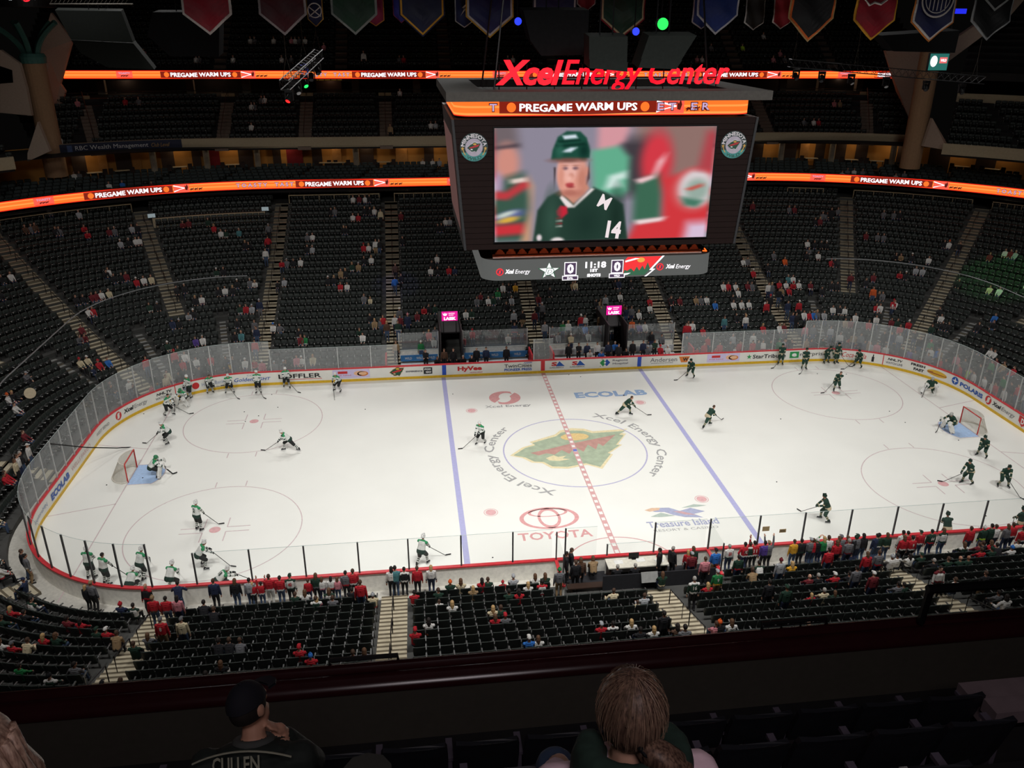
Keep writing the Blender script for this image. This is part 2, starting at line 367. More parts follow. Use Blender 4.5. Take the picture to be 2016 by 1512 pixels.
for u, v in ((344, 762), (1738, 712)):
    s = board_s(u, v)[0]; mb = MB(); shape(mb, rect(s - .03, .21, s + .03, 1.02), bfn(0, -.014)); mb.build('line_marking', line_r, boards)
ad('sponsor_lettering', [tx_('ECOLAB', (100, 976, 135, 928), .58, .42, 0, .05)], A['blue'])
ad('sponsor_lettering', [tx_('WELLS FARGO', (140, 920, 177, 873), .6, .26, 0, .0)], A['rose'])
ad('sponsor_lettering', [tx_('WEST BEND', (190, 855, 215, 833), .6, .2, 0, .0)], A['grey'])
ad('sponsor_lettering', [tx_('ExploreMN', (67, 1022, 92, 988), .55, .3, 0, .0)], A['pale'])
ad('sponsor_lettering', [sw_(233, 817, .62, .3, 0), tx_('Xcel', (243, 811, 263, 801), .65, .3, 1, .04, .2), tx_('Energy', (264, 800, 290, 789), .6, .38, 2, 0, .2)], [A['red'], A['black'], A['grey']])
ad('sponsor_lettering', [tx_('NHL.TV', (308, 779, 338, 768), .76, .2, 0, .04, .2), tx_('WATCH LIVE', (306, 785, 338, 773), .46, .18, 1, .03)], [A['black'], A['grey']])
ad('sponsor_lettering', [tx_('BMO', (361, 762, 376, 758), .6, .24, 0, .02), dots_(385, 758, .62, .26, 1), tx_('Harris Bank', (397, 755, 441, 751), .6, .26, 0, .0)], [A['pale'], A['red']])
ad('sponsor_lettering', [tx_('COORS', (486, 741, 515, 740), .86, .12, 0, 0, .2), tx_('Golden', (461, 748, 498, 746), .55, .3, 1, .01, .25), tx_('LIGHT', (500, 746, 533, 745), .55, .24, 1, .01, .3)], [A['pale'], A['blue']])
ad('sponsor_lettering', [tx_('LOFFLER', (548, 740, 632, 738), .65, .36, 0, .02), box_((566, 748, 634, 746), .36, .40, 1)], [A['black'], A['red']])
for px in ((655, 738, 728, 737), (1392, 706, 1456, 704)):
    c, w_ = span(*px); f = bfn(0)
    ad('sponsor_panel', [lambda mb: shape(mb, rect(c - w_ / 2, .3, c + w_ / 2, .98), f, mi=0),
        lambda mb: shape(mb, rect(c - w_ * .36, .66, c - w_ * .1, .86), lambda x, y: f(x, y, 1), mi=1),
        lambda mb: text(mb, 'fresh baked', lambda x, y, dz=0: f(x, y, 1), c - w_ * .22, .54, w_ * .42, .1, 1),
        lambda mb: shape(mb, disc2(w_ * .15, 20, .2), lambda x, y: f(x, y, 1), c + w_ * .22, .66, mi=3),
        lambda mb: shape(mb, disc2(w_ * .15, 20, .2), lambda x, y: f(x, y, 1), c + w_ * .31, .62, mi=2),
        lambda mb: shape(mb, disc2(w_ * .11, 20, .13), lambda x, y: f(x, y, 2), c + w_ * .31, .64, mi=3)], [A['lilac'], A['red'], A['orange'], A['cream']])
c, w_ = span(767, 734, 796, 733); fb = bfn(0)
ad('sponsor_lettering', [lambda mb: bear(mb, fb, c, .6, w_, (0, 1, 2, 3)), tx_('EXPERIENCE', (799, 733, 832, 731), .62, .13, 4, .06), box_((834, 731, 851, 730), .36, .9, 5), tx_('FOX', (836, 731, 849, 730), .75, .15, 6, .05), tx_('GO', (838, 731, 849, 730), .52, .15, 6, .05)],
   [A['dgreen'], A['red'], A['gold'], A['cream'], A['grey'], A['black'], A['white']])
for m_ in (5,): pass
ad('sponsor_lettering', [tx_('HyVee', (901, 729, 949, 726), .62, .46, 0, .05), tx_('HELPFUL SMILES', (925, 733, 950, 732), .32, .07, 0)], A['red'])
ad('sponsor_lettering', [tx_('.com', (1030, 715, 1047, 714), .93, .12, 0, .01), tx_('TwinCities', (993, 722, 1047, 720), .72, .28, 1, .01), tx_('PIONEER PRESS', (993, 727, 1047, 725), .4, .22, 0, .03)], [A['blue'], A['black']])
for px in ((1082, 720, 1110, 718), (1122, 718, 1151, 716)):
    c, w_ = span(*px); f = bfn(0)
    ad('sponsor_lettering', [lambda mb: text(mb, 'S', f, c - .2, .72, .45, .34, 0, .05), lambda mb: shape(mb, [(-.25, -.18), (.0, .2), (.4, -.18)], f, c + .2, .72, 1.1, 1), lambda mb: text(mb, 'SUPERAMERICA', f, c, .42, w_, .12, 2, .02)], [A['red'], A['blue'], A['grey']])
c, w_ = span(1180, 714, 1202, 714); f = bfn(0)
ad('sponsor_lettering', [lambda mb: shape(mb, [(-.42, 0), (-.15, .3), (.0, .12), (-.1, 0), (0, -.12), (-.15, -.3)], f, c, .65, 1, 0), lambda mb: shape(mb, [(.42, 0), (.15, .3), (-.0, .12), (.1, 0), (0, -.12), (.15, -.3)], f, c, .65, 1, 1), tx_('Regions', (1206, 710, 1236, 709), .8, .2, 2), tx_('Hospital', (1206, 717, 1236, 715), .53, .2, 2)], [A['green'], A['blue'], A['grey']])
ad('sponsor_lettering', [tx_('Andersen', (1280, 711, 1333, 709), .7, .36, 0, .005), tx_('WINDOWS-DOORS', (1281, 717, 1325, 714), .42, .08, 0)], A['grey'])
c, w_ = span(1336, 710, 1358, 709); f = bfn(0)
ad('sponsor_lettering', [lambda mb: shape(mb, [(-.45, .25), (.45, .25), (.25, -.25), (-.25, -.25)], f, c, .65, 1, 0), lambda mb: text(mb, 'W', lambda x, y, dz=0: f(x, y, 1), c + .1, .65, .45, .3, 1, .05)], [A['orange'], A['black']])
c, w_ = span(1470, 703, 1480, 702); star = [((.22 if k % 2 == 0 else .09) * math.sin(k * PI / 5), (.22 if k % 2 == 0 else .09) * math.cos(k * PI / 5)) for k in range(10)]
ad('sponsor_lettering', [lambda mb: shape(mb, star, bfn(0), c, .62, 1, 0), tx_('StarTribune', (1482, 703, 1547, 700), .62, .34, 1, .02)], [A['green'], A['black']])
ad('sponsor_lettering', [box_((1555, 698, 1573, 697), .36, .9, 0), tx_('e', (1559, 698, 1569, 697), .62, .3, 1, .05), tx_('nterprise', (1575, 697, 1627, 696), .6, .38, 2, .0)], [A['green'], A['white'], A['black']])
for m_ in (): pass
ad('sponsor_lettering', [box_((1643, 698, 1651, 698), .3, .98, 0), tx_('Coca-Cola', (1658, 699, 1706, 700), .66, .42, 0, .0, .3), box_((1716, 706, 1721, 706), .3, .72, 1), box_((1717.4, 706, 1719.6, 706), .7, .92, 1)], [A['red'], A['black']])
ad('sponsor_lettering', [tx_('NHL.TV', (1748, 707, 1777, 713), .76, .2, 0, .04, .2), tx_('WATCH LIVE', (1744, 711, 1777, 718), .46, .18, 1, .03)], [A['black'], A['grey']])
c, w_ = span(1824, 735, 1863, 748); f = bfn(0)
ad('sponsor_lettering', [tx_('FRESH', (1793, 720, 1821, 727), .8, .2, 0, .04), tx_('FAST', (1798, 729, 1818, 735), .46, .22, 0, .05),
    lambda mb: shape(mb, disc2(w_ * .5, 24, .24), f, c, .62, mi=1), lambda mb: shape(mb, disc2(w_ * .5, 24, .1), lambda x, y: f(x, y, 1), c, .6, mi=2), lambda mb: shape(mb, disc2(.22, 16), lambda x, y: f(x, y, 2), c, .62, mi=3)], [A['black'], A['gold'], A['brown'], A['red']])
ad('sponsor_lettering', [dots_(1880, 752, .65, .3, 0), (lambda s: lambda mb: shape(mb, [(.26, 0), (.05, .05), (0, .26), (-.05, .05), (-.26, 0), (-.05, -.05), (0, -.26), (.05, -.05)], lambda x, y: bfn(0)(x, y, 2), s, .65, 1, 1))(board_s(1880, 752)[0]), tx_('POLARIS', (1890, 757, 1935, 780), .6, .34, 0, .04)], [A['blue'], A['white']])
ad('sponsor_lettering', [sw_(1946, 787, .64, .32, 0), tx_('Xcel', (1954, 793, 1971, 803), .64, .3, 1, .04, .2), tx_('Energy', (1972, 804, 1998, 821), .6, .38, 2, 0, .2)], [A['red'], A['black'], A['grey']])
s_sh = board_s(2013, 832)[0]
ad('sponsor_lettering', [lambda mb: shape(mb, [(-.4, .35), (.4, .35), (.4, -.05), (0, -.35), (-.4, -.05)], bfn(0), s_sh, .62, 1, 0), lambda mb: text(mb, 'D', lambda x, y, dz=0: bfn(0)(x, y, 1), s_sh, .65, .3, .4, 1, .04)], [A['red'], A['white']])

# ---- glass panes with their stanchions
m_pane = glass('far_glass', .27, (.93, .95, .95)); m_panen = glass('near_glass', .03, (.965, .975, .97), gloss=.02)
m_post = M('stanchion', (190, 192, 192), .35, metal=.4); m_postd = M('stanchion_dark', (88, 88, 90), .4, metal=.5)
def pane(s0, s1, z1, far, label, post=True, d=.07, z0=1.1):
    mb = MB(); SS = [s0 + (s1 - s0) * k / 3 for k in range(4)]
    mb.strip([rp(s, d, z0) for s in SS], [rp(s, d, z1) for s in SS], 0)
    o = mb.build('rink_glass', m_pane if far else m_panen); tag(o, label, 'rink glass', 'panes of rink glass')
    if post:
        q = ringp(s0, d); mb = MB(); mb.box((q[0], q[1], (z0 + z1) / 2), (.07, .07, z1 - z0), yaw=math.atan2(q[3], q[2])); mb.build('stanchion', m_post if far else m_postd, o)
    mb = MB(); mb.tube([rp(s, d, z1) for s in SS], .012, 4); mb.build('glass_edge', M('glass_edge', (185, 200, 198), .3), o)
ORD = ['first', 'second', 'third', 'fourth', 'fifth', 'sixth', 'seventh', 'eighth', 'ninth', 'tenth', 'eleventh', 'twelfth', 'thirteenth', 'fourteenth', 'fifteenth', 'sixteenth', 'seventeenth', 'eighteenth', 'nineteenth', 'twentieth', 'twenty-first', 'twenty-second', 'twenty-third', 'twenty-fourth', 'twenty-fifth', 'twenty-sixth', 'twenty-seventh', 'twenty-eighth']
def panes_x(xs, y, far, where):
    for i in range(len(xs) - 1):
        s0, s1 = (xs[i] % LEN, xs[i + 1] % LEN) if far else (s_of(xs[i], -HY), s_of(xs[i + 1], -HY))
        if far and s1 < s0: s1 += LEN
        pane(s0, s1, 2.82, far, '%s clear glass pane from the left, %s' % (ORD[i], where))
panes_x([-20.6, -18.1, -15.65, -13.2, -11.2], HY, True, 'far boards left of the team benches')
panes_x([-.75, .75], HY, True, 'far boards between the team benches')
panes_x([11.1, 13.6, 16.1, 18.6, 21.2], HY, True, 'far boards right of the team benches')
panes_x([-20.45, -17.95, -15.48, -13.0, -10.66, -8.16, -5.67, -3.75], -HY, False, 'near boards left of the penalty box')
panes_x([4.15, 6.7, 9.05, 11.5, 13.95, 16.4, 18.85, 21.3, 23.0], -HY, False, 'near boards right of the penalty box')
for a, b, nm in ((-3.1, -1.55, 'left'), (1.35, 3.95, 'right')):
    pane(s_of(a, -HY), s_of(b, -HY), 2.82, False, 'clear glass pane over the %s half of the penalty box front' % nm)
pane(s_of(-1.0, -HY), s_of(1.3, -HY), 1.75, False, 'low clear glass pane in front of the white scorekeepers table')
sL0, sL1 = BR[6] - ARC + .5, LEN - 20.6       # near-left corner, left end, far-left corner
n = 26
for i in range(n):
    a, b = sL0 + (sL1 - sL0) * i / n, sL0 + (sL1 - sL0) * (i + 1) / n
    pane(a, b, 3.45, i > 6, 'tall glass pane, %s from the near corner along the left rink end' % ORD[i])
sR0, sR1 = 21.2, BR[3] + 3; n = 20
for i in range(n):
    a, b = sR0 + (sR1 - sR0) * i / n, sR0 + (sR1 - sR0) * (i + 1) / n
    pane(a, b, 3.45, True, 'tall glass pane, %s from the far side along the right rink end' % ORD[i])
# ---- end nets hanging above the glass with their rim pipe
m_net = glass('net_mesh', .018, (.955, .955, .955), (120, 120, 120), gloss=0.); m_pipe = M('net_pipe', (118, 120, 122), .4, metal=.3)
def endnet(s0, s1, lab, sign):
    SS = ring_samples(s0, s1, corner=.8); mb = MB(); mb.strip([rp(s, .07, 3.46) for s in SS], [rp(s, .07, 8.5) for s in SS])
    o = mb.build('safety_netting', m_net); tag(o, lab, 'netting')
    mb = MB(); mb.tube([rp(s, .07, 8.5) for s in SS], .035, 5); mb.build('rim_pipe', m_pipe, o)
endnet(BR[6] - 5, LEN - 21.5, 'fine safety netting with pale rim pipe above the left end glass', -1)
endnet(22.0, BR[3] + 6, 'fine safety netting with pale rim pipe above the right end glass', 1)
# ---- goals
m_gp = M('goal_red', (196, 60, 55), .4); m_gn = M('goal_net', (226, 222, 212), .8); m_gb = M('goal_base', (215, 210, 200), .7)
mnet = glass('goal_mesh', .42, (.9, .9, .88), (205, 200, 188), gloss=0.)
def goal(sx, label):
    x = sx * 27.13; o = empty('goal', (x, 0, 0), label, 'hockey goal', 'goals')
    mb = MB(); mb.tube([(0, -.94, 0), (0, -.94, 1.22), (0, .94, 1.22), (0, .94, 0)], .045, 8); mb.build('goal_frame', m_gp, o)
    base = [(0, -.94)] + [(sx * (1.12 * math.sin(t)), -1.12 * math.cos(t)) for t in np.linspace(.25, PI - .25, 15)] + [(0, .94)]
    top = [(0, -.94)] + [(sx * (.56 * math.sin(t)), -.95 * math.cos(t)) for t in np.linspace(.25, PI - .25, 15)] + [(0, .94)]
    mb = MB(); mb.tube([(a, b, .05) for a, b in base], .05, 6); mb.tube([(a, b, 1.2) for a, b in top], .03, 6); mb.tube([(sx * .54, 0, 1.2), (sx * 1.12, 0, .06)], .025, 5); mb.build('goal_back_frame', m_gb, o)
    mb = MB(); mb.strip([(a, b, .08) for a, b in base], [(a, b, 1.2) for a, b in top]); mb.poly([(a, b, 1.205) for a, b in top])
    mb.build('goal_netting', mnet, o)
goal(-1, 'red framed goal with white net at the left end of the ice'); goal(1, 'red framed goal with white net at the right end of the ice')
# ---- pucks
m_pk = M('puck_rubber', (22, 22, 24), .6)
mb = MB(); mb.lathe([(.034, 0), (.038, .004), (.038, .021), (.034, .025)], (0, 0, 0), 12); pk = mb.build('puck', m_pk); pkm = pk.data
PUCKS = [(891.5, 776, 'just right of the far half of the left blue line'), (719, 806, 'left of the left blue line, far half of the ice'), (481, 811, 'in the far left faceoff circle, nearest its far edge'), (509, 819, 'in the far left faceoff circle, beside the red spot'), (547, 802, 'in the far left faceoff circle, farthest right'), (483, 830, 'lying on the marks left of the far left red spot'), (281, 941, 'in the left goal crease'), (210, 955, 'behind the left goal'), (283, 815, 'by the left corner boards'), (970, 1098, 'by the near boards right of the left blue line'), (1537, 825, 'between right blue line and far right faceoff circle'), (1609, 736, 'near the far right faceoff circle, behind the standing green player'), (1666, 737, 'inside the far edge of the far right faceoff circle'), (1751, 810, 'inside the right edge of the far right faceoff circle'), (1782, 832, 'in front of the right goal, nearer the circle'), (1887, 867, 'near the right goal crease'), (1941, 1016, 'by the near boards in the right end'), (1120, 738, 'close to the far boards right of the red line'), (535, 777, 'by the far boards below the script lettering'), (1529, 949, 'in the open ice right of the right blue line'), (1143, 742, 'on the far ice right of the red centre line')]
for i, (u, v, lab) in enumerate(PUCKS):
    o = pk if i == 0 else pk.copy()
    if i: COL.objects.link(o)
    a = atz(u, v, .0); o.location = (a[0], a[1], .002); tag(o, 'black rubber puck ' + lab, 'puck', 'pucks on the ice')
# ================================================================ LOWER BOWL
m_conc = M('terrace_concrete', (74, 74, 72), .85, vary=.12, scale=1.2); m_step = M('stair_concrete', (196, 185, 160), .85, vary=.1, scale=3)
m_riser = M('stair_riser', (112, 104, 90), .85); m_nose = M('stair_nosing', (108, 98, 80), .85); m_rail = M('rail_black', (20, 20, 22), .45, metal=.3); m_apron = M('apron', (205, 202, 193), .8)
S = ring_samples(0, LEN, corner=.7)[:-1]; NK = 27
mb = MB()
mb.strip(rs(.12, 0.0), rs(1.2, .0), 0, True)
prev = None
for k in range(NK):
    d0, d1, z = prof_d(k) - .45, prof_d(k) + .39, prof_z(k)
    if prev is None: mb.strip(rs(d0, 0), rs(d0, z), 1, True)
    else: mb.strip(rs(d0, prev), rs(d0, z), 1, True)
    mb.strip(rs(d0, z), rs(d1 if k < NK - 1 else d1 + 5, z), 1, True); prev = z
terr = struct(mb.build('seating_terrace', [m_apron, m_conc]))

# aisles: (base s, first row, last row, words)
def aS(x, near=False): return s_of(x, -HY if near else HY) if abs(x) <= SA else None
def cS(seg, ang): # corner aisle, ang measured from the long-axis direction
    t = math.radians(ang)
    return {1: BR[1] + (PI / 2 - t) * RC, 7: BR[7] + t * RC, 3: BR[3] + t * RC, 5: BR[5] + (PI / 2 - t) * RC}[seg]
AIS = [(aS(.1), 2, 26, 'far stairway directly below the scoreboard'), (aS(-11.5), 0, 26, 'far stairway lit purple left of the scoreboard'), (aS(11.5), 1, 26, 'far stairway just right of the scoreboard ring'),
       (LEN - 21.9, 0, 26, 'far stairway rising behind the lettered boards left of the benches'), (21.9, 0, 26, 'far stairway at the start of the far right corner'),
       (cS(7, 67.2), 9, 26, 'upper stairway in the far left corner'), (cS(1, 67.2), 9, 26, 'upper stairway in the far right corner'),
       (cS(7, 45), 0, 26, 'full stairway along the middle of the far left corner'), (cS(1, 45), 0, 26, 'full stairway along the middle of the far right corner'),
       (cS(7, 22.5), 9, 26, 'upper stairway beside the left end stand'), (cS(1, 22.5), 9, 26, 'upper stairway beside the right end stand'),
       (BR[6] + SB, 0, 26, 'stairway in the middle of the left end stand'), (BR[2] + SB, 0, 26, 'stairway in the middle of the right end stand'),
       (aS(-11.4, 1), 0, 12, 'pale near stairway left of the middle'), (aS(.9, 1), 2, 12, 'pale near stairway behind the scorekeepers table'), (aS(12.7, 1), 0, 12, 'pale near stairway on the right among the crowd'),
       (aS(-21.9, 1), 0, 12, 'pale near stairway at the lower left'), (cS(5, 45), 0, 20, 'stairway in the near left corner')]
MINI = [(cS(g, a), 0, 8, 'short steps between lower seats of the %s corner, the one %s' % (w_, q)) for g, w_ in ((7, 'far left'), (1, 'far right')) for a, q in ((78, 'nearer the side'), (56, 'nearer the end'))] + [(cS(g, 33), 0, 8, 'short step aisle in the %s corner beside the end seats' % w_) for g, w_ in ((7, 'far left'), (1, 'far right'))]
def locf(s, d):
    i = min(int(np.searchsorted(BR, s % LEN, 'right')) - 1, 8); return (1 + d / RC) if i % 2 else 1.
def stairway(s, k0, k1, label, wd=1.22, mini=False):
    mb = MB(); q = ringp(s); nx, ny = q[2], q[3]; tx, ty = -ny, nx
    cx, cy = q[0], q[1]; yaw = math.atan2(ny, nx)
    def pt(d, t, z): return (cx + nx * d + tx * t, cy + ny * d + ty * t, z)
    def step(d0, d1, zb, z):
        h = wd / 2
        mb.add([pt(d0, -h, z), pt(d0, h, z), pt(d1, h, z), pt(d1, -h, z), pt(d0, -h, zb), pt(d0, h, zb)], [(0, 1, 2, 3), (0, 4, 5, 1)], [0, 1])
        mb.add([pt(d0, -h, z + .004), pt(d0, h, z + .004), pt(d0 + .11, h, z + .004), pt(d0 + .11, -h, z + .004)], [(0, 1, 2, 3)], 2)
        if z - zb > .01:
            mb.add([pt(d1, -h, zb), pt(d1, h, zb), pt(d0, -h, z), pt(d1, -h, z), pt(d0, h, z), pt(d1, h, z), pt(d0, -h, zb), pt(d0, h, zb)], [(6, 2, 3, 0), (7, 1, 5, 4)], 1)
    for k in range(k0, k1 + 1):
        d0, z = prof_d(k) - .45, prof_z(k); zp = prof_z(k - 1) if k else 0.
        step(d0 - .42, d0, zp, zp + (z - zp) / 2 + .005); step(d0, d0 + .42, zp + (z - zp) / 2, z + .012)
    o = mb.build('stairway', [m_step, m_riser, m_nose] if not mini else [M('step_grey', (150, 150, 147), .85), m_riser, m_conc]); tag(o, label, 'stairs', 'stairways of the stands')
    if not mini:      # short rails on posts down the middle of the flight
        for k in range(k0 + 1, k1 - 1, 3):
            mb = MB(); a, b = pt(prof_d(k), 0, prof_z(k)), pt(prof_d(k + 2), 0, prof_z(k + 2))
            mb.tube([a, (a[0], a[1], a[2] + .92), (b[0], b[1], b[2] + .92), b], .024, 4); mb.build('handrail', m_rail, o)
    return o
for s, a, b, lab in AIS: stairway(s, a, b, lab)
for s, a, b, lab in MINI: stairway(s, a, b, lab, .5, True)

# ---- seats
m_seat = M('seat_plastic', (45, 52, 49), .5, vary=.15, scale=.6); m_arm = M('armrest_grey', (84, 85, 85), .35, spec=.8, vary=.05); m_pan = M('seat_pan', (36, 40, 39), .45)
m_num = M('seat_plate', (205, 205, 200), .4)
def seat_parts():
    """tip-up stadium seat facing -y (towards the ice), origin on the tread below the armrest"""
    b = MB(); rows = []
    for z, y, hw in ((.36, .17, .225), (.50, .2, .242), (.70, .25, .245), (.83, .287, .24), (.87, .30, .225)):
        rows.append([(-hw, y - .02, z), (-hw * .5, y + .01, z + (.012 if z > .8 else 0)), (hw * .5, y + .01, z + (.012 if z > .8 else 0)), (hw, y - .02, z), (hw, y + .025, z), (hw * .5, y + .05, z + (.012 if z > .8 else 0)), (-hw * .5, y + .05, z + (.012 if z > .8 else 0)), (-hw, y + .025, z)])
    vs = [p for r in rows for p in r]; fs = [(i * 8 + j, i * 8 + (j + 1) % 8, (i + 1) * 8 + (j + 1) % 8, (i + 1) * 8 + j) for i in range(4) for j in range(8)]
    fs += [tuple(range(8))[::-1], tuple(range(32, 40))]; b.add(vs, fs)
    p = MB(); p.hexa([(-.205, .02, .40), (.205, .02, .40), (.2, .13, .38), (-.2, .13, .38), (-.2, .05, .66), (.2, .05, .66), (.2, .17, .70), (-.2, .17, .70)])
    a = MB(); a.box((-.26, .02, .615), (.055, .34, .035)); a.box((-.26, .14, .31), (.04, .07, .60)); a.box((-.26, .2, .01), (.05, .2, .02))
    return b, p, a
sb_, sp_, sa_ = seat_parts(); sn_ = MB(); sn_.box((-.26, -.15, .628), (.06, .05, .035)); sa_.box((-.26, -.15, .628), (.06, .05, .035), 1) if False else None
m_glint = M('armrest_glint', (214, 214, 210), .25, spec=.8)  # light glints put into pale boxes on the armrest front ends
PITCH = .53; BLK = []
ais_all = [(s % LEN, a, b, .72) for s, a, b, _ in AIS] + [(s % LEN, a, b, .34) for s, a, b, _ in MINI]
SEATS = []      # (x, y, z, yaw, row, s)
BENCH = (-12.2, 12.2); PEN = (-3.9, 4.3)
def blocked(x, y, k):
    if y > 0 and abs(y - 14) < 6.5 and k <= 2 and (BENCH[0] < x < -.9 or .9 < x < BENCH[1]): return True
    if y > 0 and k <= 5 and (-7.95 < x < -6.1 or 5.35 < x < 7.1): return True
    if y < 0 and k <= 1 and PEN[0] < x < PEN[1]: return True
    return False
for k in range(NK):
    d = prof_d(k); c = cum(d); z = prof_z(k)
    A_k = sorted([(s, hw) for s, a, b, hw in ais_all if a <= k <= b]); L = [(s2l(s, d, c), hw) for s, hw in A_k]; tot = c[-1]
    for i in range(len(L)):
        l0 = L[i][0] + L[i][1]; l1 = (L[(i + 1) % len(L)][0] + (tot if i == len(L) - 1 else 0)) - L[(i + 1) % len(L)][1]
        n = int((l1 - l0) / PITCH)
        for j in range(n):
            l = l0 + (l1 - l0 - n * PITCH) / 2 + PITCH * (j + .5); s = float(l2s(l % tot, d, c)); q = ringp(s, d)
            if q[1] < 0 and -24 < q[0] < 40 and k > 11: continue
            if q[0] > 36 and q[1] < -2: continue
            if q[1] < -8 and q[0] < -24 and k > 16: continue
            if blocked(q[0], q[1], k): continue
            SEATS.append((q[0], q[1], z, math.atan2(q[3], q[2]) - PI / 2, k, s))
SEATS = np.array(SEATS)
uv = proj(SEATS[:, :3] + np.array([0, 0, .6])); SEATS = SEATS[(uv[:, 0] > -50) & (uv[:, 0] < 2066) & (uv[:, 1] > -60) & (uv[:, 1] < 1400)]
dist = np.linalg.norm(SEATS[:, :3] - CC, axis=1)
order = np.argsort(dist); N_IND = 262
near_mask = (SEATS[:, 1] < -13) & (SEATS[:, 4] <= 10)
ind = [i for i in order if near_mask[i]][:N_IND]; ind_set = set(ind)
meB, meP, meA, meN = [x.build('t', m) for x, m in ((sb_, m_seat), (sp_, m_pan), (sa_, m_arm), (sn_, m_glint))]
meB, meP, meA, meN = [(o.data, bpy.data.objects.remove(o))[0] for o in (meB, meP, meA, meN)]
def place_seat(x, y, z, yaw, label, group, sc=1.):
    o = link('stadium_seat', None, None, (x, y, z)); o.rotation_euler = (0, 0, yaw); o.scale = (sc,) * 3
    tag(o, label, 'seat', group); link('backrest', meB, o); link('seat_pan', meP, o); link('armrest', meA, o); return o
def near_sec(s, x):
    for nm, a in (('far left near stairs', -21.9), ('left near stairs', -11.4), ('middle near stairs', .9)):
        pass
    return ('near left corner block' if x < -21.9 else 'near left block' if x < -11.4 else 'near middle block' if x < .9 else 'near block right of penalty box' if x < 12.7 else 'near right block')
cnt = {}
for i in sorted(ind, key=lambda i: (SEATS[i][4], SEATS[i][0])):
    x, y, z, yaw, k, s = SEATS[i]; key = (int(k), near_sec(s, x)); cnt[key] = cnt.get(key, 0) + 1
    place_seat(x, y, z, yaw, 'black folding seat, %s row, %s from left, %s' % (ORD[int(k)], ORD[cnt[key] - 1], near_sec(s, x)), 'folding seats of the near stand')
def merged_seats(name, arr, templ, mats, sc=1.):
    V0, F0, MI0 = [], [], []
    for mi, t in enumerate(templ):
        n = len(V0); V0 += t.v; F0 += [tuple(a + n for a in f) for f in t.f]; MI0 += [mi] * len(t.f)
    V0 = np.array(V0) * sc; n = len(V0); N = len(arr); cy, sy = np.cos(arr[:, 3]), np.sin(arr[:, 3])
    X = arr[:, 0:1] + V0[None, :, 0] * cy[:, None] - V0[None, :, 1] * sy[:, None]
    Y = arr[:, 1:2] + V0[None, :, 0] * sy[:, None] + V0[None, :, 1] * cy[:, None]
    Z = arr[:, 2:3] + V0[None, :, 2]
    co = np.stack([X, Y, Z], 2).reshape(-1, 3)
    ls = np.array([len(f) for f in F0]); lv = np.concatenate([np.array(f) for f in F0])
    LV = (lv[None, :] + (np.arange(N) * n)[:, None]).ravel(); LT = np.tile(ls, N); LSt = np.concatenate([[0], np.cumsum(LT)[:-1]])
    me = bpy.data.meshes.new(name); me.vertices.add(N * n); me.vertices.foreach_set('co', co.ravel())
    me.loops.add(len(LV)); me.loops.foreach_set('vertex_index', LV.astype(np.int32))
    me.polygons.add(len(LT)); me.polygons.foreach_set('loop_start', LSt.astype(np.int32)); me.polygons.foreach_set('loop_total', LT.astype(np.int32))
    for m in mats: me.materials.append(m)
    me.polygons.foreach_set('material_index', np.tile(np.array(MI0), N).astype(np.int32)); me.update(); me.validate()
    return link(name, me)
rest = SEATS[[i for i in range(len(SEATS)) if i not in ind_set]]
REST_SEATS = [rest[rest[:, 1] > -10][:, :4]]; NEAR_REST = rest[rest[:, 1] <= -10][:, :4]
# ================================================================ CLUB LEVEL, UPPER DECKS, RIBBONS
m_fascia = M('fascia_beige', (178, 163, 136), .8, vary=.05); m_wall = M('hall_wall', (120, 108, 96), .85, vary=.08, scale=.4)
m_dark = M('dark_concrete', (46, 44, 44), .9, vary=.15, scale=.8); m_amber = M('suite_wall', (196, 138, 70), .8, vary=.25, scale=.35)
m_orange = M('led_orange', (255, 112, 40), emit=1.25); m_lred = M('led_red_edge', (255, 40, 18), emit=1.1); m_dred = M('led_dark_red', (140, 36, 22), emit=.9)
m_lwhite = M('led_white', (255, 250, 255), emit=1.4); m_llil = M('led_lilac', (205, 175, 215), emit=1.0); m_horse = M('led_brown', (95, 30, 22), emit=.8); m_lpink = M('led_salmon', (250, 96, 76), emit=1.05); m_lpink2 = M('led_pale_orange', (255, 150, 70), emit=1.2)
LEDM = [m_orange, m_lred, m_dred, m_lwhite, m_llil, m_horse, m_lpink, m_lpink2, M('led_backing', (15, 12, 12), .6)]
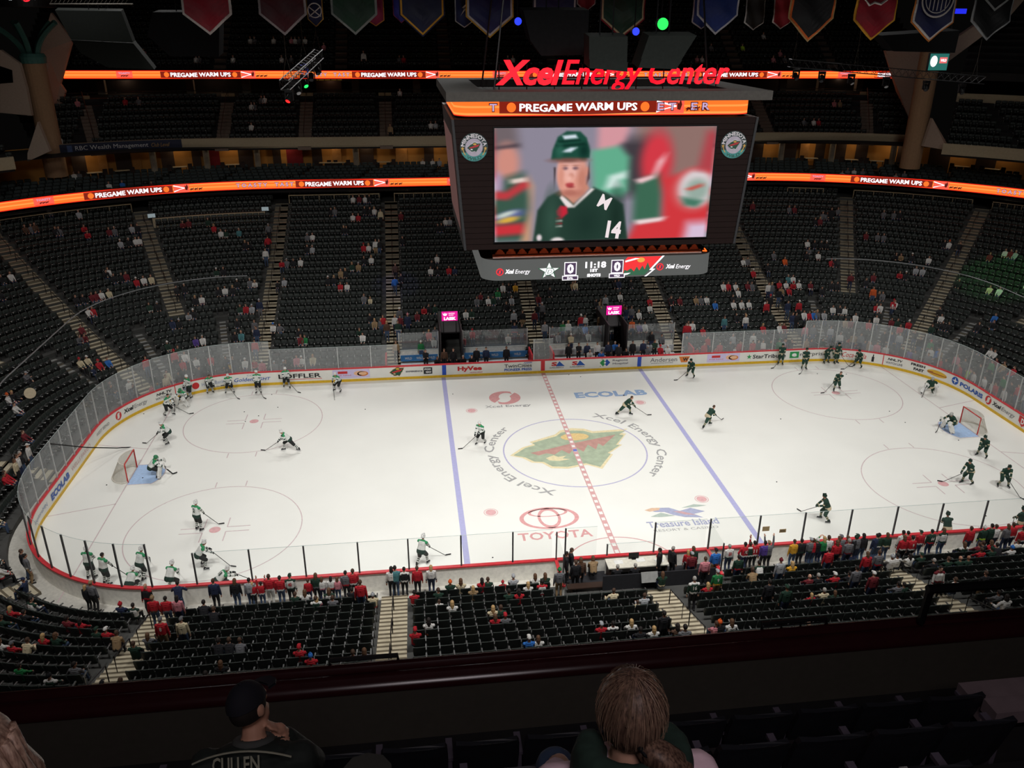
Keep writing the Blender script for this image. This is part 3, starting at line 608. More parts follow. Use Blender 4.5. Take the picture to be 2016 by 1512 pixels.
def led_items(root, items, upos, z, h, fn):
    """writing on an LED ribbon; upos(u) -> position along the ribbon seen at picture column u; fn(l, z, out) -> point"""
    for kind, u0, u1 in items:
        l0, l1 = upos(u0), upos(u1); c, w_ = (l0 + l1) / 2, l1 - l0; mb = MB(); F = lambda x, y, dz=1: fn(x, y, .02 * dz)
        if kind == 'warm':
            n = 12; wav = lambda t, sg: z + sg * h * (.44 - .07 * math.sin(2 * PI * t) * sg * 0 - .05 * math.cos(2 * PI * t))
            A_ = [F(l0 + w_ * t / n, wav(t / n, 1)) for t in range(n + 1)]; B_ = [F(l0 + w_ * t / n, wav(t / n, -1)) for t in range(n + 1)]
            mb.strip(B_, A_, 2)
            for e in (.075, .925): shape(mb, disc2(h * .32, 16), lambda x, y: F(x, y, 2), l0 + w_ * e, z, mi=0)
            V, Fc, lo, hi = text2d('PREGAME WARM UPS', .035, dup=True); V = (V - (lo + hi) / 2) / (hi - lo) * np.array([w_ * .75, h * .52]); 
            mb.add([F(c + a, z + b + .04 * h * math.sin(2 * PI * a / w_ * 1.3), 3) for a, b in V], Fc, 3)
            mb.build('warm_up_message', LEDM, root)
        elif kind == 'toast':
            text(mb, 'TOASTY  TAST', lambda x, y: F(x, y, 1), c, z, w_ * 1.01, h * .58, 2, .06, 0, 1.5); text(mb, 'TOASTY  TAST', lambda x, y: F(x, y, 2), c, z, w_, h * .46, 4, .02, 0, 1.5); mb.build('toast_message', LEDM, root)
        elif kind == 'horse':
            mb.strip([F(l0 + w_ * .1 * t, z - h * .46) for t in range(6)], [F(l0 + w_ * .1 * t, z + h * .46) for t in range(6)], 6)
            for sg in (1, -1): shape(mb, [(l0, z + sg * h * .4), (l0, z + sg * h * .28), (l0 + w_ * .36, z - .02), (l0 + w_ * .36, z + .05)], lambda x, y: F(x, y, 2), mi=3)
            shape(mb, [(-.1, .3), (0, .15), (.1, .4), (.2, .1), (.1, -.2), (-.08, -.15)], lambda x, y: F(x, y, 3), l0 + w_ * .4, z, h * 1.2, 5)
            for e in (.58, .72, .86): shape(mb, [(-.5, -.1), (-.1, .2), (.3, .15), (.5, .35), (.55, .1), (.3, -.02), (.45, -.35), (.1, -.1), (-.3, -.4), (-.25, -.1)], lambda x, y: F(x, y, 3), l0 + w_ * e, z - h * .15, h * .5, 5)
            mb.build('horse_team_picture', LEDM, root)
        else:
            shape(mb, rect(l0, z - h * .4, l1, z + h * .4), F, mi=6); shape(mb, rect(l0 + .08, z - h * .36, l1 - .08, z - h * .32), lambda x, y: F(x, y, 2), mi=1)
            text(mb, 'TOASTY', lambda x, y: F(x, y, 2), c, z + h * .17, w_ * .72, h * .22, 4, .02)
            for e in (.35, .5, .65): shape(mb, [(-.5, -.1), (-.1, .2), (.3, .15), (.5, .35), (.55, .1), (.3, -.02), (.45, -.35), (.1, -.1), (-.3, -.4)], lambda x, y: F(x, y, 3), l0 + w_ * e, z - h * .13, h * .34, 5)
            mb.build('logo_box', LEDM, root)
def ribbon_band(mb, A, hz, zc, fn):
    bands = [(-.5, -.42, 1), (-.42, -.12, 0), (-.12, .02, 7), (.02, .28, 0), (.28, .4, 7), (.4, .5, 1)]
    for a, b, mi in bands: mb.strip([fn(l, zc + a * hz, 0) for l in A], [fn(l, zc + b * hz, 0) for l in A], mi)
    mb.strip([fn(l, zc + .55 * hz, -.01) for l in A], [fn(l, zc + .55 * hz, -.35) for l in A], 8); mb.strip([fn(l, zc - .55 * hz, -.35) for l in A], [fn(l, zc - .55 * hz, -.01) for l in A], 8)
    mb.strip([fn(l, zc - .55 * hz, -.01) for l in A], [fn(l, zc + .55 * hz, -.01) for l in A], 8)
# lower ribbon: concentric with the bowl, 22.6 m out
R1D, R1Z, R1H = 22.6, 11.0, .78
S1 = ring_samples(BR[6] - 6, LEN + BR[3] - 3, corner=.35)
f1 = lambda s, z, out: rp(s, R1D - out, z)
mb = MB(); ribbon_band(mb, S1, R1H, R1Z, f1); rib = mb.build('led_ribbon', LEDM); tag(rib, 'lower curved orange LED ribbon board under the club seats', 'LED ribbon board', 'LED ribbon boards')
SS_ = np.linspace(LEN - 46, LEN + 47, 1600); PT_ = np.array([rp(s, R1D, R1Z) for s in SS_]); TL_ = np.concatenate([[0], np.cumsum(np.linalg.norm(np.diff(PT_, axis=0), axis=1))]); UU_ = proj(PT_)[:, 0]
upos1 = lambda u: float(np.interp(u, UU_, TL_)); f1L = lambda l, z, out: rp(float(np.interp(l, TL_, SS_)), R1D - out, z)
led_items(rib, [('box', 66, 106), ('warm', 165, 340), ('horse', 342, 402), ('toast', 465, 578), ('warm', 582, 735), ('horse', 737, 796), ('box', 880, 902), ('horse', 1462, 1512), ('box', 1595, 1625), ('warm', 1675, 1836), ('horse', 1838, 1898), ('toast', 1962, 2075)], upos1, R1Z, R1H, f1L)
# club seats, concourse under them, suites behind
SC_ = ring_samples(BR[6] - 6, LEN + BR[3], corner=.8)
def rsc(d, z): return [rp(s, d, z) for s in SC_]
mb = MB(); mb.strip(rsc(R1D - .02, 10.2), rsc(32, 10.05), 0); mb.strip(rsc(27.4, 9.05), rsc(27.4, 10.1), 0)
for k in range(6):
    d0 = R1D + .4 + .95 * k; z0 = 10.35 + .14 * k
    mb.strip(rsc(d0, z0 - .14), rsc(d0, z0), 0); mb.strip(rsc(d0, z0), rsc(d0 + .95 if k < 5 else d0 + 3, z0), 0)
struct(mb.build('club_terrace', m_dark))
mb = MB(); mb.strip(rsc(30.6, 11.0), rsc(30.6, 14.4)); struct(mb.build('wall_suites', m_amber))
mb = MB(); mb.strip(rsc(26.0, 14.0), rsc(31, 14.35)); struct(mb.build('ceiling_suites', m_dark))
CLUB = []
for k in range(6):
    d = R1D + .95 + .95 * k; c = cum(d); z = 10.35 + .14 * k; l = s2l(LEN - 44, d, c)
    while l < c[-1] + s2l(40, d, c):
        s = float(l2s(l % c[-1], d, c)); q = ringp(s, d)
        if int(l / 6.5) != int((l + .62) / 6.5): l += .62; continue
        CLUB.append((q[0], q[1], z, math.atan2(q[3], q[2]) - PI / 2)); l += .62
cs = merged_seats('club_seat', np.array(CLUB), (sb_, sp_, sa_), [M('club_seat_cloth', (58, 66, 66), .8), m_pan, m_arm], 1.12); tag(cs, 'rows of dark padded club level seats above the lower orange ribbon', 'seats', kind='stuff')
m_railm = M('rail_metal', (92, 88, 82), .4, metal=.6)
def at_bowl(s, d): q = ringp(s, d); return q[0], q[1], math.atan2(q[3], q[2]) - PI / 2
# furniture of the suites: pillars, lit partitions, tables and stools
m_pillar = M('pillar_grey', (150, 140, 124), .8); m_tab = M('table_top', (205, 185, 150), .5); m_dk = M('dark_wood', (52, 36, 28), .6); m_curt = M('curtain_red', (120, 24, 34), .8); m_pan2 = M('partition_tan', (170, 120, 66), .8)
rn = random.Random(3); npil = 0
def suite_pillar(s, i):
    x, y, yw = at_bowl(s, 28.6); mb = MB(); mb.lathe([(.33, 0), (.33, .1), (.3, .12), (.3, 3.1)], (0, 0, 0), 14); o = mb.build('suite_pillar', m_pillar, loc=(x, y, 11.05)); return tag(o, 'round grey pillar in the club level lounge, %s from the left' % ORD[i], 'pillar', 'lounge pillars')
pil_u = [300, 405, 505, 700, 1540, 1640, 1760]
SU = np.linspace(LEN - 45, LEN + 46, 900); UU2 = proj([rp(s, 28.6, 13.3) for s in SU])[:, 0]; ups = lambda u: float(np.interp(u, UU2, SU))
for i, u in enumerate(pil_u): suite_pillar(ups(u), i)
TAB = [('table', u) for u in (180, 235, 350, 455, 640, 665, 755, 1600, 1680, 1730, 1900, 1960)]
for i, (_, u) in enumerate(TAB):
    x, y, yw = at_bowl(ups(u), 28.3); o = empty('lounge_table', (x, y, 11.08), 'high lounge table with stools behind the club seats, %s from the left' % ORD[i], 'table', 'lounge tables', yw)
    mb = MB(); mb.box((0, 0, 1.02), (1.3, .6, .05)); mb.build('tabletop', m_tab, o)
    mb = MB(); [mb.box((a, b, .5), (.05, .05, 1.0)) for a in (-.6, .6) for b in (-.25, .25)]; mb.build('table_frame', m_dk, o)
    for a in (-.95, .95):
        t = empty('bar_stool', (x + a * math.cos(yw), y + a * math.sin(yw), 11.08), 'dark bar stool %s of the %s lounge table' % ('left' if a < 0 else 'right', ORD[i]), 'stool', 'lounge stools', yw)
        mb = MB(); mb.box((0, 0, .72), (.4, .4, .06)); mb.build('seat', m_dk, t); mb = MB(); mb.box((0, .19, 1.0), (.4, .04, .5)); mb.build('backrest', m_dk, t)
        mb = MB(); [mb.box((p, q_, .35), (.035, .035, .7)) for p in (-.17, .17) for q_ in (-.17, .17)]; mb.build('leg_frame', m_dk, t)
for i, (u, wd, m_) in enumerate(((420, 1.0, m_curt), (575, 1.6, m_curt), (330, 1.2, m_dk), (480, 1.4, m_dk), (620, 1.0, m_dk), (720, 1.4, m_dk), (790, 1.2, m_pan2), (1560, 1.6, m_dk), (1620, 1.0, m_dk), (1700, 1.2, m_dk), (1850, 2, m_dk), (1940, 1.8, m_dk), (270, .8, m_pan2), (160, 1.2, m_dk), (205, .8, m_pan2), (245, 1.4, m_dk), (385, .8, m_dk), (540, .8, m_dk), (660, .9, m_pan2), (845, 1., m_dk), (1500, 1.2, m_dk), (1590, .9, m_pan2), (1660, 1., m_dk), (1780, 1.2, m_dk))):
    x, y, yw = at_bowl(ups(u), 30.2); mb = MB(); mb.box((0, 0, 1.3), (wd, .12, 2.6)); mb.box((0, -.08, 2.56), (wd + .1, .06, .08))
    o = mb.build('lounge_partition', m_, loc=(x, y, 11.06)); o.rotation_euler = (0, 0, yw); tag(o, '%s wall panel at the back of the club lounge, %s counted from the left group' % ('red curtain' if m_ is m_curt else 'tan' if m_ is m_pan2 else 'dark', ORD[i]), 'partition')
for i, u in enumerate((175, 350, 455, 560, 650, 720, 800, 860, 1520, 1600, 1680, 1760, 1880, 1970)):
    s = ups(u); q = ringp(s, 29.3); l = bpy.data.lights.new('lounge_lamp', 'POINT'); l.energy = 17; l.color = (1, .74, .44); l.shadow_soft_size = .15
    o = bpy.data.objects.new('lounge_lamp', l); COL.objects.link(o); o.location = (q[0], q[1], 13.5)
# side deck front (beige) and the straight-with-bent-ends upper side deck
def pc(t, off=0):        # t: metres along the deck front from its middle
    a = 28.
    if abs(t) <= a: return (t, 39 + off, 0, 1)
    R_ = 26.5; th = (abs(t) - a) / R_; sg = math.copysign(1, t)
    return (sg * (28 + (R_ + off) * math.sin(th)), 12.5 + (R_ + off) * math.cos(th), sg * math.sin(th), math.cos(th))
TC = list(np.linspace(-43.3, -28, 24)) + list(np.linspace(28, 41.4, 20))
def ps(off, z, T=TC): return [(pc(t, off)[0], pc(t, off)[1], z) for t in T]
mb = MB(); mb.strip(ps(0, 13.9), ps(0, 14.85)); mb.strip(ps(0, 14.85), ps(.25, 14.85)); mb.strip(ps(.25, 14.85), ps(.25, 14.2)); mb.strip(ps(.9, 13.9), ps(0, 13.9))
fas = mb.build('deck_fascia', m_fascia); struct(fas)
mb = MB()
for k in range(8):
    off = .3 + .84 * k; z = 14.25 + .56 * k
    mb.strip(ps(off, z - .56), ps(off, z)); mb.strip(ps(off, z), ps(off + .84 if k < 7 else off + 7, z))
mb.strip(ps(13, 18), ps(13, 21))
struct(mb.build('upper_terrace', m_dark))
mb = MB()
def onpc(off): return lambda x, y, dz=0: (pc(x, -.05 - .012 * dz)[0], pc(x, -.05 - .012 * dz)[1], y)
TT = np.linspace(-43, 42, 400); UT = proj([(pc(t)[0], pc(t)[1], 14.4) for t in TT])[:, 0]; upc = lambda u: float(np.interp(u, UT, TT))
n_ = [upc(u) for u in np.linspace(110, 358, 12)]
mb.strip([onpc(0)(t, 13.92) for t in n_], [onpc(0)(t, 14.83) for t in n_], 0)
a_, b_ = upc(148), upc(292); text(mb, 'RBC Wealth Management', lambda x, y, dz=0: onpc(0)(x, y, 2), (a_ + b_) / 2, 14.38, b_ - a_, .5, 1, .0)
a_, b_ = upc(298), upc(334); text(mb, 'Club Level', lambda x, y, dz=0: onpc(0)(x, y, 2), (a_ + b_) / 2, 14.4, b_ - a_, .36, 2, .0, .3)
a_, b_ = upc(132), upc(142); shape(mb, rect(a_, 14.1, b_, 14.7), lambda x, y: onpc(0)(x, y, 1), mi=3)
o = mb.build('club_level_sign', [M('sign_navy', (36, 42, 66), .6), M('sign_white', (225, 225, 225), .6), M('sign_gold', (176, 142, 84), .6), M('sign_badge', (80, 98, 140), .6)]); tag(o, 'long navy sign with white lettering on the beige deck front at upper left', 'sign')
# upper side seats
UPS = []; stair_x = [-39.3, -27.4, -19.6, -11.7, 0, 11.8, 19.7, 28.0, 38.6]
def seat_rows_pc(k0, k1, off0, dz, z0):
    for k in range(k0, k1):
        off = off0 + .84 * k + .45; z = z0 + dz * k; t = -42.5 + .3 * (k % 2)
        while t < 41.2:
            q = pc(t, off)
            if min(abs(q[0] - sx) for sx in stair_x) > .85: UPS.append((q[0], q[1], z, math.atan2(q[3], q[2]) - PI / 2))
            t += .53 / (1 + (off / 26.5 if abs(t) > 28 else 0))
seat_rows_pc(0, 7, .3, .56, 14.25)
m_vom = M('vomitory', (150, 128, 96), .85)
m_pstep = M('upper_stair', (128, 112, 100), .85, vary=.08)
for i, sx in enumerate(stair_x):
    t = sx if abs(sx) <= 28 else math.copysign(28 + 26.5 * math.asin((abs(sx) - 28) / 29.5), sx); mb = MB()
    for k in range(7):
        for h_ in (0, 1):
            off = .3 + .84 * k + .42 * h_ - .225; z = 14.25 + .56 * k - .28 + .28 * h_ + .02; q = pc(t, off); mb.box((q[0], q[1], z - .15), (1.25, .46, .30), yaw=-math.atan2(q[2], q[3]))
    o = mb.build('stairway', m_pstep); tag(o, 'steep dim stairway in the upper side deck, %s from the left' % ORD[i], 'stairs', 'stairways of the upper side deck')
    q = pc(t, 6.35); mb = MB(); mb.box((q[0], q[1], 18.05), (1.3, .3, .85), yaw=-math.atan2(q[2], q[3])); mb.build('landing_front', m_vom, o)
    mb = MB(); a, b = pc(t, .4), pc(t, 6.2); mb.tube([(a[0], a[1] - .05, 14.5), (a[0], a[1] - .05, 15.4), (b[0], b[1], 18.9), (b[0], b[1], 18.2)], .03, 4); mb.build('handrail', m_rail, o)
mb = MB(); mb.tube(ps(6.5, 18.72), .03, 4)
for t in np.arange(-42, 41, 2.): q = pc(t, 6.5); mb.box((q[0], q[1], 18.4), (.04, .04, .6))
tag(mb.build('guard_rail', m_railm), 'thin metal rail along the back of the upper side deck seats', 'railing')
# concourse behind: pillars and a lit bar
for i, u in enumerate((200, 375, 485, 700, 820, 1540, 1615, 1690)):
    a = aty(u, 170, 49); mb = MB(); mb.box((a[0], 49, 19.3), (.75, .6, 2.6)); tag(mb.build('concourse_pillar', m_pillar), 'square pillar in the dim upper concourse, %s from the left' % ORD[i], 'pillar', 'concourse pillars')
a = aty(622, 160, 51); b = aty(672, 160, 51); o = empty('bar_counter', ((a[0] + b[0]) / 2, 51, 18.2), 'small lit amber bar in the upper concourse beside the left truss', 'bar')
mb = MB(); mb.box((0, 0, .55), (b[0] - a[0], .7, 1.1)); mb.build('counter', m_dk, o)
mb = MB(); mb.box((0, 1, 1.55), (b[0] - a[0], .1, .9)); mb.build('back_shelf', M('bar_glow', (150, 108, 36), emit=.35), o)
mb = MB(); [mb.box((-(b[0] - a[0]) / 2 + .2 + .22 * i, .8, 1.3 + .1 * (i % 3)), (.09, .09, .45)) for i in range(12)]; mb.build('bottle_row', m_dk, o)
for u in (250, 420, 650, 1560, 1650):
    a = aty(u, 168, 50); l = bpy.data.lights.new('concourse_lamp', 'POINT'); l.energy = 14; l.color = (1, .62, .4); l.shadow_soft_size = .1
    o = bpy.data.objects.new('concourse_lamp', l); COL.objects.link(o); o.location = (a[0], 50, 19.6)
# upper ribbon and the top deck
R2Y, R2Z, R2H = 45., 20.22, .76; XL, XR = -42.7, 44.2
f2r = lambda x, z, out: (x, R2Y - out, z - .0022 * (x + 10))
mb = MB(); ribbon_band(mb, [XL, XR], R2H, R2Z, f2r); rib2 = mb.build('led_ribbon', LEDM); tag(rib2, 'upper straight orange LED ribbon board below the top deck', 'LED ribbon board', 'LED ribbon boards')
upos2 = lambda u: float(aty(u, 147, R2Y)[0])
led_items(rib2, [('box', 229, 261), ('warm', 316, 474), ('horse', 475, 530), ('toast', 592, 688), ('warm', 693, 838), ('horse', 839, 890), ('box', 970, 1000), ('warm', 1042, 1190), ('horse', 1191, 1240), ('toast', 1268, 1362), ('warm', 1366, 1510), ('horse', 1511, 1565), ('box', 1650, 1676), ('warm', 1722, 1766)], upos2, R2Z - .0, R2H, lambda x, z, out: f2r(x, z, out))
mb = MB(); TOP = []
mb.hexa([(-47, 45.4, 19.75), (48, 45.4, 19.75), (48, 62, 21), (-47, 62, 21), (-47, 45.4, 20.6), (48, 45.4, 20.6), (48, 62, 21.2), (-47, 62, 21.2)])
for k in range(20):
    y0, z = 45.5 + .84 * k, 20.75 + .57 * k; mb.strip([(-47, y0, z - .57), (48, y0, z - .57)], [(-47, y0, z), (48, y0, z)]); mb.strip([(-47, y0, z), (48, y0, z)], [(-47, y0 + .84, z), (48, y0 + .84, z)])
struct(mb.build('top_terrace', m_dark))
top_st = [-28, -16, -5.4, 6, 16.5, 26.1, 37]
for k in range(13):
    y, z = 45.95 + .84 * k, 20.75 + .57 * k; x = -43
    while x < 44:
        if min(abs(x - a) for a in top_st) > .8: UPS.append((x, y, z, 0))
        x += .53
for i, sx in enumerate(top_st):
    mb = MB()
    for k in range(19):
        for h_ in (0, 1): mb.box((sx, 45.5 + .84 * k + .42 * h_, 20.75 + .57 * k - .28 + .285 * h_ - .1), (1.2, .44, .28))
    tag(mb.build('stairway', m_pstep), 'very dim stairway in the top deck, %s from the left' % ORD[i], 'stairs', 'stairways of the top deck')
# end decks (left and right), concentric, and their slanted end walls
def end_deck(s0, s1, side):
    T = ring_samples(s0, s1, corner=1.); g = lambda d, z: [rp(s, d, z) for s in T]; D0 = 22.2
    mb = MB(); mb.strip(g(D0, 13.9), g(D0, 14.9)); mb.strip(g(D0, 14.9), g(D0 + .25, 14.9)); mb.strip(g(D0 + .25, 14.9), g(D0 + .25, 14.2)); mb.strip(g(D0 + 1.5, 13.9), g(D0, 13.9)); struct(mb.build('deck_fascia', m_fascia))
    mb = MB()
    for k in range(8):
        d, z = D0 + .3 + .84 * k, 14.25 + .56 * k; mb.strip(g(d, z - .56), g(d, z)); mb.strip(g(d, z), g(d + .84 if k < 7 else d + 6, z))
        c = cum(d + .45); l = s2l(s0, d, c) + .5; e = s2l(s1, d, c)
        while l < e and k < 7:
            s = float(l2s(l, d, c)); q = ringp(s, d + .45)
            if int(l / 7) == int((l + .9) / 7): UPS.append((q[0], q[1], z, math.atan2(q[3], q[2]) - PI / 2))
            l += .53
    mb.strip(g(D0 + 12, 18), g(D0 + 12, 21)); struct(mb.build('upper_terrace', m_dark))
    mb = MB(); mb.strip(g(D0 + 6.3, 18.2), g(D0 + 6.3, 19.0)); mb.strip(g(D0 + 6.3, 19.0), g(D0 + 6.6, 19.0)); struct(mb.build('deck_parapet', m_fascia))
    mb = MB(); mb.strip(g(D0 + 5, 20.3), g(D0 + 5, 21.0)); mb.strip(g(D0 + 5, 20.3), g(D0 + 12, 20.3))
    for k in range(14): d, z = D0 + 5.4 + .84 * k, 21 + .57 * k; mb.strip(g(d, z - .57), g(d, z)); mb.strip(g(d, z), g(d + .84, z))
    struct(mb.build('top_terrace', m_dark))
end_deck(cS(1, 53), BR[2] + 4, 1); end_deck(BR[6] + 4, cS(7, 50), -1)
# 'rest' seats as one mass
UPS = [q for q in UPS if min(math.hypot(q[0] - cx, q[1] - cy) for cx, cy in ((-43.6, 36.), (39.2, 33.))) > 2.]; ups = np.array(UPS); uvp = proj(ups[:, :3]); ups = ups[(uvp[:, 0] > -40) & (uvp[:, 0] < 2056) & (uvp[:, 1] > -30)]
REST_SEATS.append(ups)
st = merged_seats('stadium_seat', np.concatenate(REST_SEATS), (sb_, sp_, sa_, sn_), [m_seat, m_pan, m_arm, m_glint]); tag(merged_seats('stadium_seat', NEAR_REST, (sb_, sp_, sa_), [m_seat, m_pan, m_arm]), 'remaining black folding seats of the near stand, upper rows and left corner', 'seats', kind='stuff'); tag(st, 'thousands of empty black folding seats filling the far, end and upper stands', 'seats', kind='stuff')
# columns and raker walls at the deck ends
m_col = M('column_tan', (172, 136, 104), .8, vary=.06); m_wl = M('raker_wall', (186, 166, 150), .85, vary=.05); m_teal = M('teal_steel', (70, 116, 108), .6)
def column(x, y, z0, z1, label):
    mb = MB(); mb.lathe([(.95, z0), (.95, z1)], (x, y, 0), 24); o = mb.build('column', m_col); return tag(o, label, 'column', 'big round columns')
aL = aty(82, 200, 36.0); aR = aty(1815, 200, 33.0)
colL = column(aL[0] , 36.0, 12, 22.2, 'round tan column with green steel branches at upper left'); colR = column(aR[0], 33.0, 12, 23.0, 'round tan column at upper right below the hanging screen')
mb = MB()
for an, rr in ((-2.6, 2.6), (-.5, 2.6), (.9, 2.0), (2.2, 2.0), (-1.6, 2.3)):
    pts = [(aL[0] + math.cos(an) * (.55 + rr * (t ** 2.2)), 36 + math.sin(an) * (.55 + rr * (t ** 2.2)) * .6, 21.9 + 3.1 * t) for t in np.linspace(0, 1, 9)]
    mb.tube(pts, .24, 6)
mb.build('steel_branch', m_teal, colL); mb = MB(); mb.lathe([(1.05, 21.7), (1.1, 22.2), (.95, 22.5)], (aL[0], 36, 0), 20); mb.build('collar', m_teal, colL)
def slab(name, pix, y0, thick, m_, label=None):     # slanted wall panel with thickness
    P_ = [aty(u, v, y0 + dy) for u, v, dy in pix]; n = len(P_)
    mb = MB(); mb.add([tuple(p) for p in P_] + [(p[0], p[1] + thick, p[2]) for p in P_], [tuple(range(n)), tuple(range(n, 2 * n))[::-1]] + [(i, n + i, n + (i + 1) % n, (i + 1) % n) for i in range(n)])
    return struct(mb.build(name, m_))
slab('wall_left_end', [(100, 25, 3), (142, 80, 4), (118, 165, 4), (128, 180, 4), (98, 292, 0), (78, 292, -1), (76, 105, 1)], 38.5, .5, m_wl)
slab('wall_left_corner', [(0, 98, 0), (38, 125, 0), (52, 175, 0), (62, 228, 0), (0, 222, 0), (0, 165, 0), (26, 163, 0), (24, 138, 0), (0, 130, 0)], 34, .5, m_wl)
slab('wall_left_triangle', [(74, 240, 0), (98, 298, 0), (54, 318, 0), (54, 302, 0)], 32.5, .5, m_wl)
slab('wall_right_end', [(1744, 100, 4), (1840, 100, 0), (1822, 235, 0), (1805, 262, 0), (1770, 185, 4)], 37.5, .5, m_wl)
slab('wall_right_corner', [(1836, 233, 0), (1866, 285, -2.5), (1866, 296, -2.5), (1818, 288, 0)], 31.5, .4, m_wl)
slab('wall_right_beam', [(1855, 130, 0), (1990, 30, -4), (2016, 0, -4), (1990, 0, -4), (1905, 60, -2), (1850, 95, 0)], 36, .5, m_wl)
# big round sign hung at the top left corner
o = empty('round_led_sign', tuple(aty(45, -8, 30)), 'dark curved LED sign with white lettering and red swirl at the top left', 'sign'); c0 = Vector(o.location)
mb = MB(); mb.lathe([(2.2, -.8), (2.2, .9)], (0, 0, 0), 40); mb.build('sign_drum', M('sign_black', (14, 14, 16), .5), o)
g_ = lambda x, y, dz=0: (2.23 * math.sin(x / 2.2), -2.23 * math.cos(x / 2.2), y)
mb = MB(); swirl(mb, g_, .95, -.1, .36, 0); text(mb, 'Xcel Energy', g_, -.95, -.1, 2.3, .5, 1, .02, .2); text(mb, 'X', g_, 1.5, -.1, .3, .4, 1, .04, .2); mb.build('sign_lettering', [M('led_red', (250, 40, 55), emit=1.2), m_lwhite], o)
# ================================================================ BENCHES, TUNNELS, PENALTY BOX, FURNITURE OF THE FAR SIDE
m_bl = M('bench_blue', (58, 120, 178), .5); m_bw = M('bench_white', (205, 208, 210), .5); m_rub = M('rubber_floor', (40, 40, 44), .9); m_suit = M('tunnel_black', (18, 17, 18), .85); m_tun = M('tunnel_panel', (48, 44, 46), .6)
m_padr = M('pad_red', (196, 44, 54), .5)
def bench(x0, x1, label, col):
    o = empty('team_bench', ((x0 + x1) / 2, 14.45, 0), label, 'bench', 'team benches'); L_ = x1 - x0
    mb = MB(); mb.box((0, .0, .62), (L_, .45, .06)); [mb.box((-L_ / 2 + .4 + (L_ - .8) * i / 3, 0, .3), (.08, .3, .6)) for i in range(4)]; mb.build('bench_seat', m_bw, o)
    mb = MB(); mb.box((0, .3, 1.0), (L_, .06, .5)); mb.build('bench_back', col, o)
    n = int(L_ / .9)
    mb = MB(); [text(mb, 'WILD', lambda x, y, dz=0: (x, .262, y), -L_ / 2 + .6 + i * .9, 1.0, .55, .2, 0, .02) for i in range(n)]; mb.build('bench_lettering', m_bw, o)
    return o
bench(-11.0, -8.1, 'blue backed players bench left of the left tunnel', m_bl); bench(-6.0, -1.0, 'blue backed players bench right of the left tunnel', m_bl)
bench(1.0, 5.4, 'white backed players bench left of the right tunnel', m_bw); bench(7.1, 11.0, 'white backed players bench right of the right tunnel', m_bw)
for x0, x1, nm in ((-12.1, -.85, 'left'), (.85, 12.1, 'right')):
    mb = MB(); mb.box(((x0 + x1) / 2, 14.0, .16), (x1 - x0, 1.7, .3)); struct(mb.build('bench_floor', m_rub))
    for xe, w2 in ((x0, 'left'), (x1, 'right')):
        mb = MB(); mb.box((xe, 14.0, .85), (.12, 1.8, 1.3)); tag(mb.build('bench_end_wall', m_padr), 'red padded end wall at the %s end of the %s team bench area' % (w2, nm), 'padding')
bg = [(-11.1, -8.0), (-6.05, -.9), (.9, 5.35), (7.15, 11.2)]
for i, (x0, x1) in enumerate(bg):
    mb = MB(); mb.box(((x0 + x1) / 2, 15.6, 2.05), (x1 - x0, .03, 1.5)); o = mb.build('rink_glass', glass('bench_glass', .13, (.94, .96, .96))); tag(o, 'glass screen behind the team benches, %s from the left' % ORD[i], 'rink glass', 'glass screens behind the benches')
    for xx in (x0, x1): mb = MB(); mb.box((xx, 15.6, 1.9), (.06, .06, 1.9)); mb.build('stanchion', m_post, o)
    mb = MB(); mb.box(((x0 + x1) / 2, 15.66, .8), (x1 - x0, .08, 1.1)); mb.build('kick_wall', m_back, o)
def tunnel(x0, x1, label, slab_lab):
    o = empty('player_tunnel', ((x0 + x1) / 2, 16, 0), label, 'tunnel', 'player tunnels'); h = (x1 - x0) / 2
    mb = MB(); mb.box((0, -.2, .05), (2 * h, 2.6, .1)); mb.build('tunnel_floor', m_suit, o)
    mb = MB(); [mb.box((sx * h, .6, 1.6), (.1, 4.2, 3.2)) for sx in (-1, 1)]; mb.build('side_wall', m_tun, o)
    mb = MB(); mb.hexa([(-h, .4, 2.35), (h, .4, 2.35), (h, 3.4, 2.6), (-h, 3.4, 2.6), (-h, .4, 2.45), (h, .4, 2.45), (h, 3.0, 3.35), (-h, 3.0, 3.35)]); mb.build('tunnel_cover', m_tun, o)
    mb = MB(); mb.box((0, 2.7, 1.3), (2 * h, .1, 2.6)); mb.build('tunnel_curtain', m_suit, o)
    s = empty('led_sign', ((x0 + x1) / 2, 16.2, 3.85), slab_lab, 'sign', 'pink signs over the tunnels')
    mb = MB(); mb.box((0, .1, 0), (1.3, .14, .82)); mb.build('sign_case', m_suit, s)
    mb = MB(); mb.poly([(-.63, .02, -.39), (.63, .02, -.39), (.63, .02, .39), (-.63, .02, .39)]); mb.build('sign_screen', M('led_magenta', (228, 22, 150), emit=1.1), s)
    f = lambda x, y, dz=0: (x, .01, y); mb = MB(); text(mb, 'LASIK', f, .02, -.2, .95, .26, 0, .05); text(mb, 'WHITING', f, .16, .22, .5, .1, 0, .01); text(mb, 'CLINIC', f, .12, .08, .4, .09, 0, .01); shape(mb, [(-.2, .1), (-.08, .02), (0, .12), (.08, .02), (.2, .1), (.1, -.12), (-.1, -.12)], f, -.36, .16, 1, 0); mb.build('sign_lettering', m_lwhite, s)
    for sx in (-1, 1): mb = MB(); mb.box((sx * .5, .15, -.95), (.06, .06, 1.2)); mb.build('sign_post', m_rail, s)
tunnel(-7.85, -6.2, 'dark player tunnel opening behind the left team bench', 'magenta lit sign over the left player tunnel')
tunnel(5.5, 7.0, 'dark player tunnel opening behind the right team bench', 'magenta lit sign over the right player tunnel')
